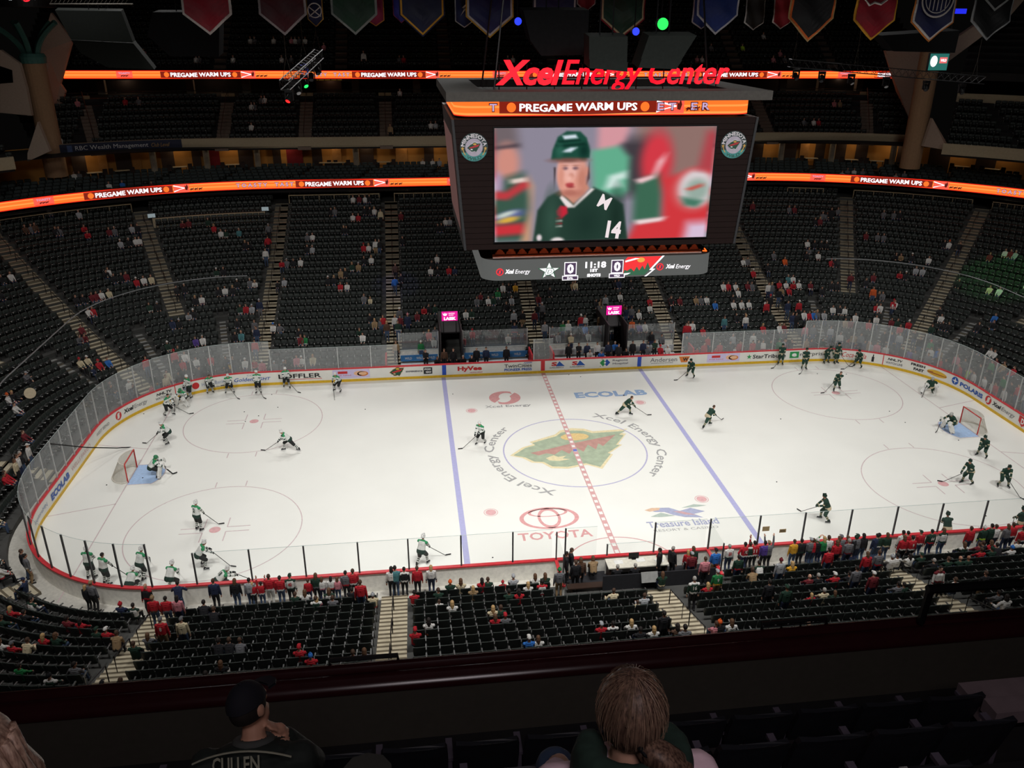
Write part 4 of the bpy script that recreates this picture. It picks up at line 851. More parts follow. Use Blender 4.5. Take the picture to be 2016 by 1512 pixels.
# row of beige low wall with two small screens in the far left corner block
s0, s1 = cS(7, 68.5) , cS(7, 87.5); T = ring_samples(s0, s1, corner=.6); dk_, zk_ = prof_d(24) - .5, prof_z(24)
mb = MB(); mb.strip([rp(s, dk_, zk_ - .3) for s in T], [rp(s, dk_, zk_ + .55) for s in T]); mb.strip([rp(s, dk_, zk_ + .55) for s in T], [rp(s, dk_ + .15, zk_ + .55) for s in T]); mb.strip([rp(s, dk_ + .15, zk_ + .55) for s in T], [rp(s, dk_ + .15, zk_ - .3) for s in T]); tag(mb.build('platform_wall', m_fascia), 'low curved beige wall at the top of the far left corner stand', 'wall')
for s, nm in ((s0, 'left'), (s1, 'right')):
    q = ringp(s, dk_ + .4); o = empty('small_screen', (q[0], q[1], zk_ + .75), 'small pale screen at the %s end of the low beige corner wall' % nm, 'screen', 'small screens', math.atan2(q[3], q[2]) - PI / 2)
    mb = MB(); mb.box((0, 0, 0), (.7, .06, .42)); mb.build('screen_case', m_rail, o); mb = MB(); mb.poly([(-.32, -.035, -.18), (.32, -.035, -.18), (.32, -.035, .18), (-.32, -.035, .18)]); mb.build('screen_face', M('screen_pale', (170, 185, 190), emit=.5), o)
# drink rails at the top of the lower bowl
for i, (u0, u1) in enumerate(((0, 258), (568, 746), (776, 890), (1552, 1622), (1682, 1915), (1955, 2040))):
    z = prof_z(25.6) + 1.0; ua = [u0 + (u1 - u0) * t / 6 for t in range(7)]; SG = np.linspace(LEN - 45, LEN + 46, 900); UG = proj([rp(s, prof_d(25.8), z) for s in SG])[:, 0]
    T = [float(np.interp(u, UG, SG)) for u in ua]; mb = MB(); A_0 = [rp(s, prof_d(25.8), z) for s in T]; B_0 = [rp(s, prof_d(25.8) + .35, z) for s in T]; mb.strip(A_0, B_0); mb.strip([(p[0], p[1], z - .07) for p in A_0], A_0)
    for s in T: q = ringp(s, prof_d(25.8) + .2); mb.box((q[0], q[1], z - .5), (.06, .06, 1.))
    tag(mb.build('drink_rail', M('rail_top', (196, 176, 140), .6)), 'long narrow pale counter behind the top row of the lower stand, %s from the left' % ORD[i], 'counter', 'drink rails')
for i, u in enumerate((690, 800, 60, 1650, 1830, 1980)):
    z = 10.3; s = float(np.interp(u, UG, SG)); q = ringp(s, 25.5); l = bpy.data.lights.new('concourse_lamp', 'POINT'); l.energy = 18; l.color = (1, .72, .42); l.shadow_soft_size = .1
    o = bpy.data.objects.new('concourse_lamp', l); COL.objects.link(o); o.location = (q[0], q[1], z)
# ---- penalty box on the near side
m_table = M('table_white', (226, 222, 208), .5)
for xe, nm in ((-3.55, 'left'), (4.1, 'right')):
    o = empty('penalty_box_wall', (xe, -14.1, 0), 'red edged side wall at the %s end of the penalty box' % nm, 'partition', 'penalty box walls')
    mb = MB(); mb.box((0, 0, .55), (.1, 2.1, 1.0)); mb.build('wall_panel', m_board, o); mb = MB(); mb.box((0, 0, 1.09), (.16, 2.2, .08)); mb.build('red_rail', m_cap, o)
    mb = MB(); mb.box((0, .1, 1.9), (.02, 1.9, 1.6)); mb.build('glass_pane', m_panen, o); mb = MB(); [mb.box((0, yy, 1.9), (.06, .06, 1.6)) for yy in (-.85, 1.0)]; mb.build('stanchion', m_postd, o)
mb = MB(); mb.box((.3, -14.1, .13), (7.4, 2.0, .24)); struct(mb.build('penalty_floor', m_rub))
o = empty('scorekeepers_table', (.35, -13.65, .25), 'white scorekeepers table behind the near boards with papers on it', 'table')
mb = MB(); mb.box((0, 0, .78), (3.0, .8, .06)); mb.build('tabletop', m_table, o); mb = MB(); mb.box((0, .3, .4), (3.0, .05, .75)); mb.build('modesty_panel', m_board, o); mb = MB(); [mb.box((sx * 1.4, 0, .38), (.08, .7, .74)) for sx in (-1, 0, 1)]; mb.build('table_leg', m_dk, o)
for i, (dx, dy, lab) in enumerate(((-.9, .05, 'stack of paper sheets on the left half of the scorekeepers table'), (.2, .1, 'sheet of paper in the middle of the scorekeepers table'), (1.1, -.05, 'paper chart at the right end of the scorekeepers table'))):
    mb = MB(); mb.box((.35 + dx, -13.65 + dy, 1.07), (.42, .3, .014), yaw=.1 * i); tag(mb.build('paper_sheet', M('paper', (240, 240, 236), .7)), lab, 'paper')
o = empty('monitor', (.25, -13.4, 1.06), 'small black monitor on the scorekeepers table by the red line', 'monitor'); mb = MB(); mb.box((0, 0, .2), (.5, .05, .3)); mb.build('screen', m_rail, o); mb = MB(); mb.box((0, 0, .03), (.2, .16, .06)); mb.build('stand', m_rail, o)
mb = MB(); mb.lathe([(.05, 0), (.06, .05), (.06, .22), (.02, .26)], (1.45, -13.4, 1.06), 10); tag(mb.build('goal_lamp', m_padr), 'small red lamp at the right end of the scorekeepers table', 'lamp')
for x0, x1, lab in ((-3.3, -1.3, 'dark penalty bench left of the scorekeepers table'), (2.1, 3.9, 'dark penalty bench right of the scorekeepers table')):
    o = empty('penalty_bench', ((x0 + x1) / 2, -14.75, .25), lab, 'bench'); mb = MB(); mb.box((0, 0, .45), (x1 - x0, .4, .06)); mb.build('seat', m_dk, o); mb = MB(); [mb.box((sx * .8, 0, .21), (.06, .35, .42)) for sx in (-1, 1)]; mb.build('leg', m_dk, o)
mb = MB(); mb.box((1.1, -15.0, .82), (5.5, .06, 1.1)); tag(mb.build('back_panel', m_rub), 'low dark wall behind the penalty box seats', 'wall')
o = empty('notice_board', (.55, -15.15, .98), 'grey tilted panel leaning behind the scorekeepers', 'panel'); mb = MB(); mb.box((0, 0, .25), (.8, .05, .5), mat=Matrix.Rotation(-.5, 3, 'X')); mb.build('panel', M('panel_grey', (150, 150, 148), .5), o); mb = MB(); mb.box((0, .06, .02), (.7, .1, .04)); mb.build('ledge', m_rub, o)
# ================================================================ CENTRE-HUNG SCOREBOARD
m_hous = M('housing_brown', (30, 21, 20), .7, vary=.05, scale=3, spec=.08); m_edge = M('housing_edge', (96, 92, 90), .5); m_slab = M('roof_grey', (74, 71, 68), .8, spec=.1); m_recess = M('roof_recess', (26, 24, 24), .9)
sbd = empty('scoreboard', (0, 0, 0), 'huge centre-hung video scoreboard with red letters on its roof', 'scoreboard')
ZB, ZT, FY = 14.45, 20.85, -4.7
hw = lambda z: 7.07 + (z - ZB) / (ZT - ZB) * .5
mb = MB(); n = 22
for i in range(n):       # ribbed cladding
    a, b = ZB + (ZT - ZB) * i / n, ZB + (ZT - ZB) * (i + .9) / n; c = ZB + (ZT - ZB) * (i + 1) / n
    q = lambda z, o=0: [(-hw(z) + o, FY + o, z), (hw(z) - o, FY + o, z), (hw(z) - o, -FY - o, z), (-hw(z) + o, -FY - o, z)]
    mb.strip(q(a), q(b), 0, True); mb.strip(q(b, .02), q(c, .02), 0, True); mb.strip(q(b), q(b, .02), 0, True)
mb.poly(q(ZT)); mb.poly(q(ZB)[::-1]); mb.build('housing', m_hous, sbd)
mb = MB()
for sx in (-1, 1): mb = MB(); mb.hexa([(sx * hw(ZB) - .0, FY - .06, ZB), (sx * (hw(ZB) + .12), FY - .06, ZB), (sx * (hw(ZB) + .12), -FY, ZB), (sx * hw(ZB), -FY, ZB), (sx * hw(ZT), FY - .06, ZT), (sx * (hw(ZT) + .12), FY - .06, ZT), (sx * (hw(ZT) + .12), -FY, ZT), (sx * hw(ZT), -FY, ZT)]); mb.build('side_panel', M('side_panel', (44, 44, 46) if sx < 0 else None, .6), sbd)
mb = MB(); o_ = .13; mb.poly([(-hw(15.2) - o_ - .01, -FY * .9 - .0, 15.2), (-hw(15.2) - o_ - .01, FY * .8, 15.2), (-hw(20) - o_ - .01, FY * .8, 20), (-hw(20) - o_ - .01, -FY * .9, 20)]); mb.build('side_screen', M('side_picture', (120, 84, 80), emit=.45), sbd)
# picture on the front screen: soft patches of light in a fine grid of lamps
GW, GH = 236, 124; yy, xx = np.mgrid[0:GH, 0:GW]; X_ = xx / (GW - 1); Y_ = yy / (GH - 1); AS = 1265 / 650.
img = np.zeros((GH, GW, 3)) + np.array([140, 134, 150])
def put(mask, col): global img; img = img * (1 - mask[..., None]) + mask[..., None] * np.array(col)
def el(cx, cy, rx, ry, col, soft=.25, ang=0.):
    dx, dy = (X_ - cx) * AS, Y_ - cy; c, s = math.cos(ang), math.sin(ang); r = np.hypot((dx * c + dy * s) / (rx * AS), (-dx * s + dy * c) / ry); put(np.clip((1 + soft - r) / (2 * soft), 0, 1), col)
def pg(pts, col, soft=.012):
    d = np.full(X_.shape, 1e9); inside = np.zeros(X_.shape, bool); P_ = [(a * AS, b) for a, b in pts]; px, py = X_ * AS, Y_
    for (x0, y0), (x1, y1) in zip(P_, P_[1:] + P_[:1]):
        t = np.clip(((px - x0) * (x1 - x0) + (py - y0) * (y1 - y0)) / ((x1 - x0) ** 2 + (y1 - y0) ** 2 + 1e-12), 0, 1); d = np.minimum(d, np.hypot(px - x0 - t * (x1 - x0), py - y0 - t * (y1 - y0)))
        cr = (y0 > py) != (y1 > py); inside ^= cr & (px < (x1 - x0) * (py - y0) / (y1 - y0 + 1e-12) + x0)
    put(np.clip(.5 + np.where(inside, d, -d) / (2 * soft), 0, 1), col)
pg([(.63, -.1), (1.1, -.1), (1.1, .5), (.63, .5)], (142, 112, 106), .06); pg([(.56, .1), (.7, .1), (.72, .6), (.58, .6)], (66, 60, 66), .06); pg([(-.1, -.1), (.09, -.1), (.11, .16), (-.1, .22)], (112, 100, 104), .05)
el(.055, .30, .055, .17, (206, 140, 126), .3); pg([(-.05, .17), (.11, .13), (.11, .16), (-.05, .19)], (72, 62, 70), .015); pg([(.05, .42), (.13, .38), (.16, .6), (.15, 1), (-.1, 1), (-.1, .55)], (58, 88, 74), .04); el(.01, .48, .03, .1, (176, 150, 180), .4)
pg([(-.1, .52), (.05, .55), (.14, .43), (.16, .5), (.06, .62), (-.1, .6)], (188, 60, 66), .02); pg([(.07, .44), (.14, .42), (.145, .46), (.07, .48)], (226, 205, 196), .01); el(.06, .77, .075, .05, (92, 100, 150), .3, -.3); el(.06, .80, .05, .025, (214, 172, 70), .4, -.2); el(.05, .75, .05, .02, (200, 210, 200), .4, -.3); pg([(-.1, .86), (.13, .83), (.14, .93), (-.1, .96)], (200, 52, 60), .025); pg([(.15, .4), (.175, .5), (.165, 1), (.12, 1), (.16, .7)], (196, 150, 120), .015)
pg([(.46, -.1), (.6, -.1), (.6, .03), (.585, .12), (.56, .15), (.54, .2), (.46, .22)], (212, 150, 158), .025); pg([(.43, .2), (.56, .16), (.61, .26), (.61, .55), (.58, .62), (.45, .55)], (98, 172, 140), .025); pg([(.52, .42), (.6, .38), (.6, .44), (.57, .46), (.58, .52), (.5, .54)], (205, 228, 220), .02)
el(.735, .3, .075, .26, (210, 58, 70), .3); pg([(.64, .48), (.75, .4), (.77, .6), (.77, .82), (.64, .84)], (60, 104, 82), .03); pg([(.64, .46), (.72, .42), (.74, .3), (.78, .22), (.77, .3), (.73, .45), (.66, .5)], (238, 196, 200), .012); pg([(.77, .45), (1.1, .3), (1.1, 1.1), (.6, 1.1), (.65, .86), (.78, .82)], (208, 56, 62), .03); pg([(.65, .83), (.8, .8), (.78, .84), (.66, .87)], (236, 214, 214), .012)
el(.92, .56, .105, .2, (206, 90, 92), .15); el(.93, .55, .085, .17, (214, 204, 206), .15); el(.935, .56, .055, .1, (150, 170, 160), .3); pg([(.88, .55), (.96, .5), (.96, .53), (.9, .57)], (196, 80, 70), .01); pg([(.86, .62), (.97, .66), (.94, .72), (.88, .7)], (70, 120, 100), .02); pg([(.9, .86), (1.1, .84), (1.1, 1.1), (.88, 1.1)], (214, 190, 214), .05); pg([(.96, .05), (1.1, .0), (1.1, .4), (.93, .38)], (176, 66, 74), .04)
bl = img.copy()
for sh_ in range(1, 5): bl += np.roll(img, sh_, 1) + np.roll(img, -sh_, 1)
img = bl / 9
pg([(.195, .72), (.24, .6), (.30, .54), (.33, .60), (.37, .66), (.45, .52), (.52, .58), (.59, .68), (.60, .78), (.63, 1.1), (.17, 1.1)], (38, 62, 52), .012)
pg([(.305, .45), (.405, .45), (.43, .53), (.36, .67), (.31, .58)], (200, 138, 118), .012); el(.345, .40, .066, .20, (226, 158, 140), .1); el(.35, .33, .06, .1, (232, 176, 164), .3); pg([(.275, .24), (.415, .24), (.41, .28), (.28, .28)], (150, 96, 82), .012)
for ex in (.315, .365): el(ex, .35, .014, .014, (124, 92, 100), .4); el(ex, .325, .018, .006, (170, 112, 96), .5)
el(.345, .42, .012, .025, (196, 128, 110), .5); el(.34, .495, .019, .02, (176, 66, 70), .3); el(.34, .55, .02, .012, (206, 136, 120), .5); el(.417, .38, .012, .04, (214, 150, 134), .3)
pg([(.265, .34), (.27, .55), (.275, .34)], (70, 60, 66), .004); pg([(.425, .3), (.43, .44), (.415, .5), (.42, .4)], (60, 50, 58), .006)
pg([(.252, .27), (.258, .19), (.28, .08), (.32, .03), (.38, .035), (.41, .09), (.425, .2), (.425, .26), (.34, .27), (.262, .275)], (30, 76, 62), .008)
for q_ in ([(.30, .07), (.36, .06), (.37, .09), (.31, .10)], [(.29, .21), (.34, .17), (.37, .17), (.34, .21)]): pg(q_, (216, 226, 238), .01)
for q_ in ([(.27, .15), (.40, .13), (.41, .15), (.28, .17)], [(.28, .11), (.38, .1), (.385, .115), (.29, .13)]): pg(q_, (16, 48, 40), .008)
pg([(.295, .61), (.305, .585), (.36, .68), (.44, .53), (.455, .535), (.365, .70), (.33, .70)], (232, 220, 218), .006); pg([(.28, .73), (.30, .68), (.33, .69), (.335, .75), (.31, .79), (.285, .77)], (196, 40, 58), .008)
for k_ in range(4): pg([(.278, .79 + .025 * k_), (.31, .785 + .025 * k_), (.31, .797 + .025 * k_), (.278, .802 + .025 * k_)], (236, 226, 220) if k_ % 2 else (184, 40, 52), .004)
el(.395, .44, .022, .12, (196, 128, 110), .6); el(.30, .42, .012, .10, (214, 146, 128), .6); el(.345, .57, .05, .03, (180, 112, 98), .6); el(.335, .44, .018, .03, (238, 180, 166), .7)
el(.33, .28, .07, .02, (120, 78, 70), .7); el(.40, .2, .02, .06, (16, 50, 42), .7); el(.29, .2, .015, .05, (44, 96, 80), .7); el(.26, .8, .03, .2, (50, 78, 66), .8); el(.56, .8, .03, .2, (28, 48, 40), .8); el(.42, .85, .06, .14, (30, 52, 44), .8); el(.345, .515, .016, .008, (150, 60, 62), .6)
el(.205, .97, .012, .03, (225, 210, 214), .4); el(.29, 1.0, .03, .03, (225, 215, 214), .3)
img = (img * 2 + np.roll(img, 1, 0) + np.roll(img, -1, 0) + np.roll(img, 1, 1) + np.roll(img, -1, 1)) / 6
SX0, SX1, SZ0, SZ1 = -5.62, 5.56, 14.84, 20.44
me = bpy.data.meshes.new('front_screen'); V = [(SX0 + (SX1 - SX0) * i / (GW - 1), FY - .03, SZ1 - (SZ1 - SZ0) * j / (GH - 1)) for j in range(GH) for i in range(GW)]
me.from_pydata(V, [], [(j * GW + i, (j + 1) * GW + i, (j + 1) * GW + i + 1, j * GW + i + 1) for j in range(GH - 1) for i in range(GW - 1)])
ca = me.color_attributes.new('picture', 'FLOAT_COLOR', 'POINT'); c_ = np.clip(img, 0, 255) / 255; c_ = np.where(c_ < .04, c_ / 12.92, ((c_ + .055) / 1.055) ** 2.4); ca.data.foreach_set('color', np.concatenate([c_.reshape(-1, 3), np.ones((GW * GH, 1))], 1).astype(np.float32).ravel())
m = bpy.data.materials.new('screen_picture'); m.use_nodes = True; nt = m.node_tree; nt.nodes.clear(); a = nt.nodes.new('ShaderNodeVertexColor'); a.layer_name = 'picture'; e = nt.nodes.new('ShaderNodeEmission'); e.inputs[1].default_value = 1.0; o = nt.nodes.new('ShaderNodeOutputMaterial'); nt.links.new(a.outputs[0], e.inputs[0]); nt.links.new(e.outputs[0], o.inputs[0]); me.materials.append(m); scr = link('front_screen', me, sbd); scr['label'] = 'bright video picture of a player in a dark green helmet and jersey'
m_sw = M('screen_white', (238, 224, 226), emit=1.)
mb = MB(); sf = lambda x, y, dz=0: (SX0 + (SX1 - SX0) * x, FY - .045, SZ1 - (SZ1 - SZ0) * y)
def rotf(cx, cy, an): return lambda x, y, dz=0: sf(cx + (x * math.cos(an) + y * math.sin(an)) / AS, cy - (-x * math.sin(an) + y * math.cos(an)))
text(mb, 'M', rotf(.503, .655, .45), 0, 0, .10, .12, 0, .012); mb.build('jersey_lettering', m_sw, scr); mb = MB(); text(mb, '14', rotf(.553, .91, .12), 0, 0, .135, .16, 0, .05); mb.build('jersey_lettering', m_sw, scr)
mb = MB()
for a, b in (((SX0 - .06, SZ0), (SX0, SZ1)), ((SX1, SZ0), (SX1 + .06, SZ1)), ((SX0 - .06, SZ1), (SX1 + .06, SZ1 + .06)), ((SX0 - .06, SZ0 - .06), (SX1 + .06, SZ0))): mb.box(((a[0] + b[0]) / 2, FY - .03, (a[1] + b[1]) / 2), (b[0] - a[0], .06, b[1] - a[1]))
mb.build('screen_frame', m_rail, sbd)
# crests
cm = [M('crest_ring', (52, 66, 66), .5), M('crest_white', (205, 200, 205), .5), M('crest_green', (44, 76, 64), .5), M('crest_red', (178, 52, 60), .5), M('crest_gold', (196, 156, 84), .5), M('crest_teal', (70, 134, 132), .5), M('crest_lilac', (166, 158, 172), .5)]
for px in ((933, 290), (1444, 285)):
    c0 = aty(px[0], px[1], FY); f = lambda x, y, dz=0: (c0[0] + x, FY - .03 - .008 * dz, c0[2] + y); mb = MB()
    shape(mb, disc2(.68, 40), lambda x, y: f(x, y, 0), mi=0); shape(mb, [(.66 * math.cos(t), .66 * math.sin(t)) for t in np.linspace(PI * 1.12, PI * 1.88, 24)], lambda x, y: f(x, y, 1), mi=5); shape(mb, disc2(.43, 32), lambda x, y: f(x, y, 2), mi=6)
    V, F, lo, hi = text2d('MINNESOTA', .03); V = (V - lo) / (hi - lo); an = lambda t: PI * .97 - PI * .94 * t; mb.add([f((.46 + .19 * b) * math.cos(an(a)), (.46 + .19 * b) * math.sin(an(a)), 2) for a, b in V], F, 1)
    V, F, lo, hi = text2d('WILD', .01); V = (V - lo) / (hi - lo); an2 = lambda t: PI * 1.28 + PI * .44 * t; mb.add([f((.62 - .14 * b) * math.cos(an2(a)), (.62 - .14 * b) * math.sin(an2(a)), 2) for a, b in V], F, 2)
    for sx in (-1, 1):
        shape(mb, [((.1 if k % 2 == 0 else .04) * math.sin(k * PI / 5), (.1 if k % 2 == 0 else .04) * math.cos(k * PI / 5)) for k in range(10)], lambda x, y: f(x, y, 3), sx * .56, -.05, 1, 4)
        ringshape(mb, .53, .57, lambda x, y: f(x, y, 2), mi=4, n=10, a0=PI * 1.5 + sx * .85, a1=PI * 1.5 + sx * 1.4)
    bear(mb, lambda x, y, dz=0: f(x, y, 3 + dz), 0, -.02, .7, (2, 3, 4, 1)); mb.build('team_crest', cm, sbd)
# orange band round the top
def rr(hx, hy, r, z, k=8, y0=0.):
    pts = []
    for cx, cy, a0 in ((hx - r, hy - r, 0), (-hx + r, hy - r, PI / 2), (-hx + r, -hy + r, PI), (hx - r, -hy + r, 1.5 * PI)): pts += [(cx + r * math.cos(a0 + PI / 2 * i / k), cy + r * math.sin(a0 + PI / 2 * i / k) + y0, z) for i in range(k + 1)]
    return pts
BX, BY = 7.5, 4.35; bz0, bz1 = 20.95, 21.72
mb = MB()
for a, b, mi in ((0, .06, 1), (.06, .2, 7), (.2, .5, 0), (.5, .62, 7), (.62, .94, 0), (.94, 1, 1)): mb.strip(rr(BX, BY, .9, bz0 + (bz1 - bz0) * a), rr(BX, BY, .9, bz0 + (bz1 - bz0) * b), mi, True)
mb.strip(rr(BX, BY, .9, bz0), rr(BX - .4, BY - .4, .6, bz0), 8, True); band = mb.build('led_band', LEDM, sbd)
ux = lambda u: float(aty(u, 216, -BY)[0]); zc_ = (bz0 + bz1) / 2 + .02; hh_ = bz1 - bz0
led_items(band, [('warm', 983, 1292), ('horse', 1292, 1400)], ux, zc_, hh_ * .92, lambda x, z, out: (x, -BY - out * .4, z))
fb = lambda x, y, dz=0: (x, -BY - .02 - .004 * dz, y)
for ch, u0, u1 in (('T', 964, 978), ('E', 1294, 1306), ('T', 1316, 1330), ('E', 1360, 1372), ('R', 1382, 1396)):
    mb = MB(); text(mb, ch, lambda x, y: fb(x, y, 0), (ux(u0) + ux(u1)) / 2, zc_, ux(u1) - ux(u0) + .08, .42, 5, .06); text(mb, ch, lambda x, y: fb(x, y, 1), (ux(u0) + ux(u1)) / 2, zc_, ux(u1) - ux(u0), .34, 4, .02); mb.build('band_letter', LEDM, band)
# roof frame with recess, red letters
mb = MB(); zr0, zr1 = 21.72, 22.15; O = lambda z: [(-7.95, -5.5, z), (7.95, -5.5, z), (7.95, 5.5, z), (-7.95, 5.5, z)]; I = lambda z: [(-6.2, -3.9, z), (6.2, -3.9, z), (6.2, 3.9, z), (-6.2, 3.9, z)]
mb.strip(O(zr0), O(zr1), 0, True); mb.strip(O(zr1), I(zr1), 0, True); mb.strip(I(zr1), I(zr1 - .35), 1, True); mb.poly(I(zr1 - .35), 1); mb.poly(O(zr0)[::-1], 1); mb.build('roof_frame', [m_slab, m_recess], sbd)
def text3d(txt, bold, shear, x0, x1, z0, z1, y, depth, name, mat, parent):
    cu = bpy.data.curves.new('t', 'FONT'); cu.body = txt; cu.offset = bold; cu.shear = shear; cu.extrude = .06; cu.resolution_u = 3; o = bpy.data.objects.new('t', cu); COL.objects.link(o); bpy.context.view_layer.update()
    me = bpy.data.meshes.new_from_object(o.evaluated_get(bpy.context.evaluated_depsgraph_get())); V = np.array([v.co for v in me.vertices]); bpy.data.objects.remove(o)
    lo, hi = V.min(0), V.max(0); W = np.stack([x0 + (V[:, 0] - lo[0]) / (hi[0] - lo[0]) * (x1 - x0), y - V[:, 2] / .06 * depth, z0 + (V[:, 1] - lo[1]) / (hi[1] - lo[1]) * (z1 - z0)], 1); me.vertices.foreach_set('co', W.ravel()); me.materials.clear(); me.materials.append(mat); me.update(); return link(name, me, parent)
m_redl = M('letter_red', (255, 18, 40), emit=1.35); LY = -4.0
p = lambda u, v: aty(u, v, LY)
x0, x1 = p(976, 167)[0], p(1108, 167)[0]; z0, z1 = p(1040, 168)[2], p(1040, 118)[2]
text3d('Xcel', .035, .28, x0, x1, z0, z1, LY, .07, 'roof_letters', m_redl, sbd)
x0, x1 = p(1106, 165)[0], p(1433, 165)[0]; zb_ = p(1270, 181)[2]; text3d('Energy Center', .008, .28, x0, x1, zb_, z1 + .02, LY, .07, 'roof_letters', m_redl, sbd)
mb = MB(); [mb.tube([(x, LY + .1, zr1 - .3), (x, LY + .1, z1 - .2)], .03, 4) for x in np.linspace(-5.3, 5.6, 9)]; mb.tube([(-5.4, LY + .1, z0 + .35), (5.7, LY + .1, z0 + .35)], .03, 4); mb.build('letter_frame', m_rail, sbd)
# neck with the row of fir shapes, lower ring
mb = MB(); NX, NY = 5.85, 3.85; zn0, zn1 = 13.86, ZB; mb.strip(rr(NX - .2, NY - .2, .3, zn0), rr(NX - .2, NY - .2, .3, zn1), 0, True); mb.build('neck', m_recess, sbd)
m_fir = M('fir_panel', (168, 124, 114), .6); mb = MB(); nf = 19
for k in range(nf):
    x = -NX + .3 + (2 * NX - .6) * (k + .5) / nf; h = .44 if k % 2 else .36; w_ = .33; b = zn0 + .06
    out = [(-w_, 0), (-.6 * w_, .32 * h), (-.78 * w_, .32 * h), (-.34 * w_, .64 * h), (-.5 * w_, .64 * h), (0, h), (.5 * w_, .64 * h), (.34 * w_, .64 * h), (.78 * w_, .32 * h), (.6 * w_, .32 * h), (w_, 0)]
    mb.prism(out, 0, .06, 0, lambda px, py, pz: (x + px, -NY - .02 - pz, b + py))
mb.box((0, -NY - .03, zn0 + .03), (2 * NX - .4, .1, .16)); mb.build('fir_frieze', m_fir, sbd)
mb = MB(); mb.box((0, -NY - .12, zn0 - .03), (2 * NX - .4, .14, .1)); mb.build('frieze_ledge', M('ledge_pale', (235, 196, 184), .6), sbd)
mb = MB(); mb.tube([(NX - .1, -NY - .05, zn0 + .02), (NX + .12, -NY - .05, zn0 - .0), (NX + .2, -NY + .5, zn0)], .04, 5); mb.build('orange_light_strip', m_orange, sbd)
mb = MB(); mb.tube([(-NX + .2, -NY - .5, ZB - .03), (NX - .2, -NY - .5, ZB - .03)], .025, 5); mb.build('orange_light_strip', M('strip_orange', (255, 128, 60), emit=5), sbd)
RX, RY = 6.25, 4.35; rz0, rz1 = float(aty(1165, 547, -RY)[2]), float(aty(1165, 507, -RY)[2]); rh = rz1 - rz0
m_ring = M('ring_screen', (104, 106, 104), emit=.62)
mb = MB(); mb.strip(rr(RX, RY, .9, rz0, 10), rr(RX, RY, .9, rz1, 10), 0, True); mb.strip(rr(RX, RY, .9, rz1, 10), rr(RX - .5, RY - .5, .6, rz1 + .03, 10), 1, True); mb.poly(rr(RX - .3, RY - .3, .7, rz1 - .05, 10), 1); mb.poly(rr(RX, RY, .9, rz0, 10)[::-1], 1); ring = mb.build('lower_ring', [m_ring, m_recess], sbd)
m_box = M('ring_box', (88, 66, 100), emit=.7); m_rg = M('ring_green', (52, 110, 78), emit=.8); m_rr = M('ring_red', (238, 44, 48), emit=1.1); m_ry = M('ring_gold', (240, 170, 70), emit=1.); m_rl = M('ring_lilac', (176, 160, 196), emit=1.); RM_ = [m_lwhite, m_box, m_rg, m_rr, m_ry, m_rl]
ru = lambda u: float(aty(u, 527, -RY)[0]); zm = (rz0 + rz1) / 2; fr = lambda x, y, dz=0: (x, -RY - .015 - .006 * dz, y); S_ = rh / 38.
zv = lambda u, v: float(aty(u, v, -RY)[2])
def rt(mb, s, u0, u1, v, h, mi=0, bold=.03, shear=0., dz=2): text(mb, s, lambda x, y: fr(x, y, dz), (ru(u0) + ru(u1)) / 2, zv((u0 + u1) / 2, v), ru(u1) - ru(u0), h * S_, mi, bold, shear)
for u0, v0, lg in ((984, 535.5, (994, 1012, 1014, 1044)), (1299, 525, (1310, 1328, 1330, 1359))):
    mb = MB(); shape(mb, disc2(.2, 24), fr, ru(u0), zv(u0, v0), 1, 3); swirl(mb, lambda x, y: fr(x, y, 1), ru(u0), zv(u0, v0), .14, 1); rt(mb, 'Xcel', lg[0], lg[1], v0 - 1, 8, 0, .05, .25); rt(mb, 'Energy', lg[2], lg[3], v0, 10, 0, 0, .25); mb.build('ring_sponsor', RM_, ring)
mb = MB(); cx, cz = ru(1081), zv(1081, 533); st = [((.62 if k % 2 == 0 else .25) * math.sin(k * 2 * PI / 10) * 1.05, (.62 if k % 2 == 0 else .25) * math.cos(k * 2 * PI / 10) * .85) for k in range(10)]
shape(mb, [(a * 1.25, b * 1.12) for a, b in st], lambda x, y: fr(x, y, 0), cx, cz, .8, 2); shape(mb, st, lambda x, y: fr(x, y, 1), cx, cz, .82, 0); text(mb, 'D', lambda x, y: fr(x, y, 2), cx + .02, cz - .04, .52, .42, 2, .08, .25); text(mb, 'D', lambda x, y: fr(x, y, 3), cx + .02, cz - .04, .44, .34, 0, .02, .25); mb.build('star_emblem', RM_, ring)
for u0, v0, lab in ((1123, 529, 'DAL'), (1215, 524.5, 'WILD')):
    mb = MB(); cx = ru(u0); z_ = zv(u0, v0)
    for (w_, h_, dy) in ((.66, .72, 0), (.86, .25, -.5)): shape(mb, rect(-w_ / 2, -h_ / 2, w_ / 2, h_ / 2), lambda x, y: fr(x, y, 0), cx, z_ + dy, 1, 0); shape(mb, rect(-w_ / 2 + .04, -h_ / 2 + .04, w_ / 2 - .04, h_ / 2 - .04), lambda x, y: fr(x, y, 1), cx, z_ + dy, 1, 1)
    text(mb, '0', lambda x, y: fr(x, y, 2), cx, z_, .36, .52, 0, .05); text(mb, lab, lambda x, y: fr(x, y, 2), cx, z_ - .5, .32, .11, 0, .04); mb.build('score_box', RM_, ring)
mb = MB(); rt(mb, '11:18', 1152, 1193, 521, 12, 0, .04); rt(mb, '1ST', 1162, 1177, 532, 6, 0, .06); rt(mb, 'SHOTS', 1156, 1183, 541.5, 6, 0, .07); mb.build('game_clock', RM_, ring)
mb = MB(); a, b = ru(1227), ru(1302); f_ = lambda x, y, dz=0: fr(a + (b - a) * x, rz0 + rh * y - .0, 0 + dz)
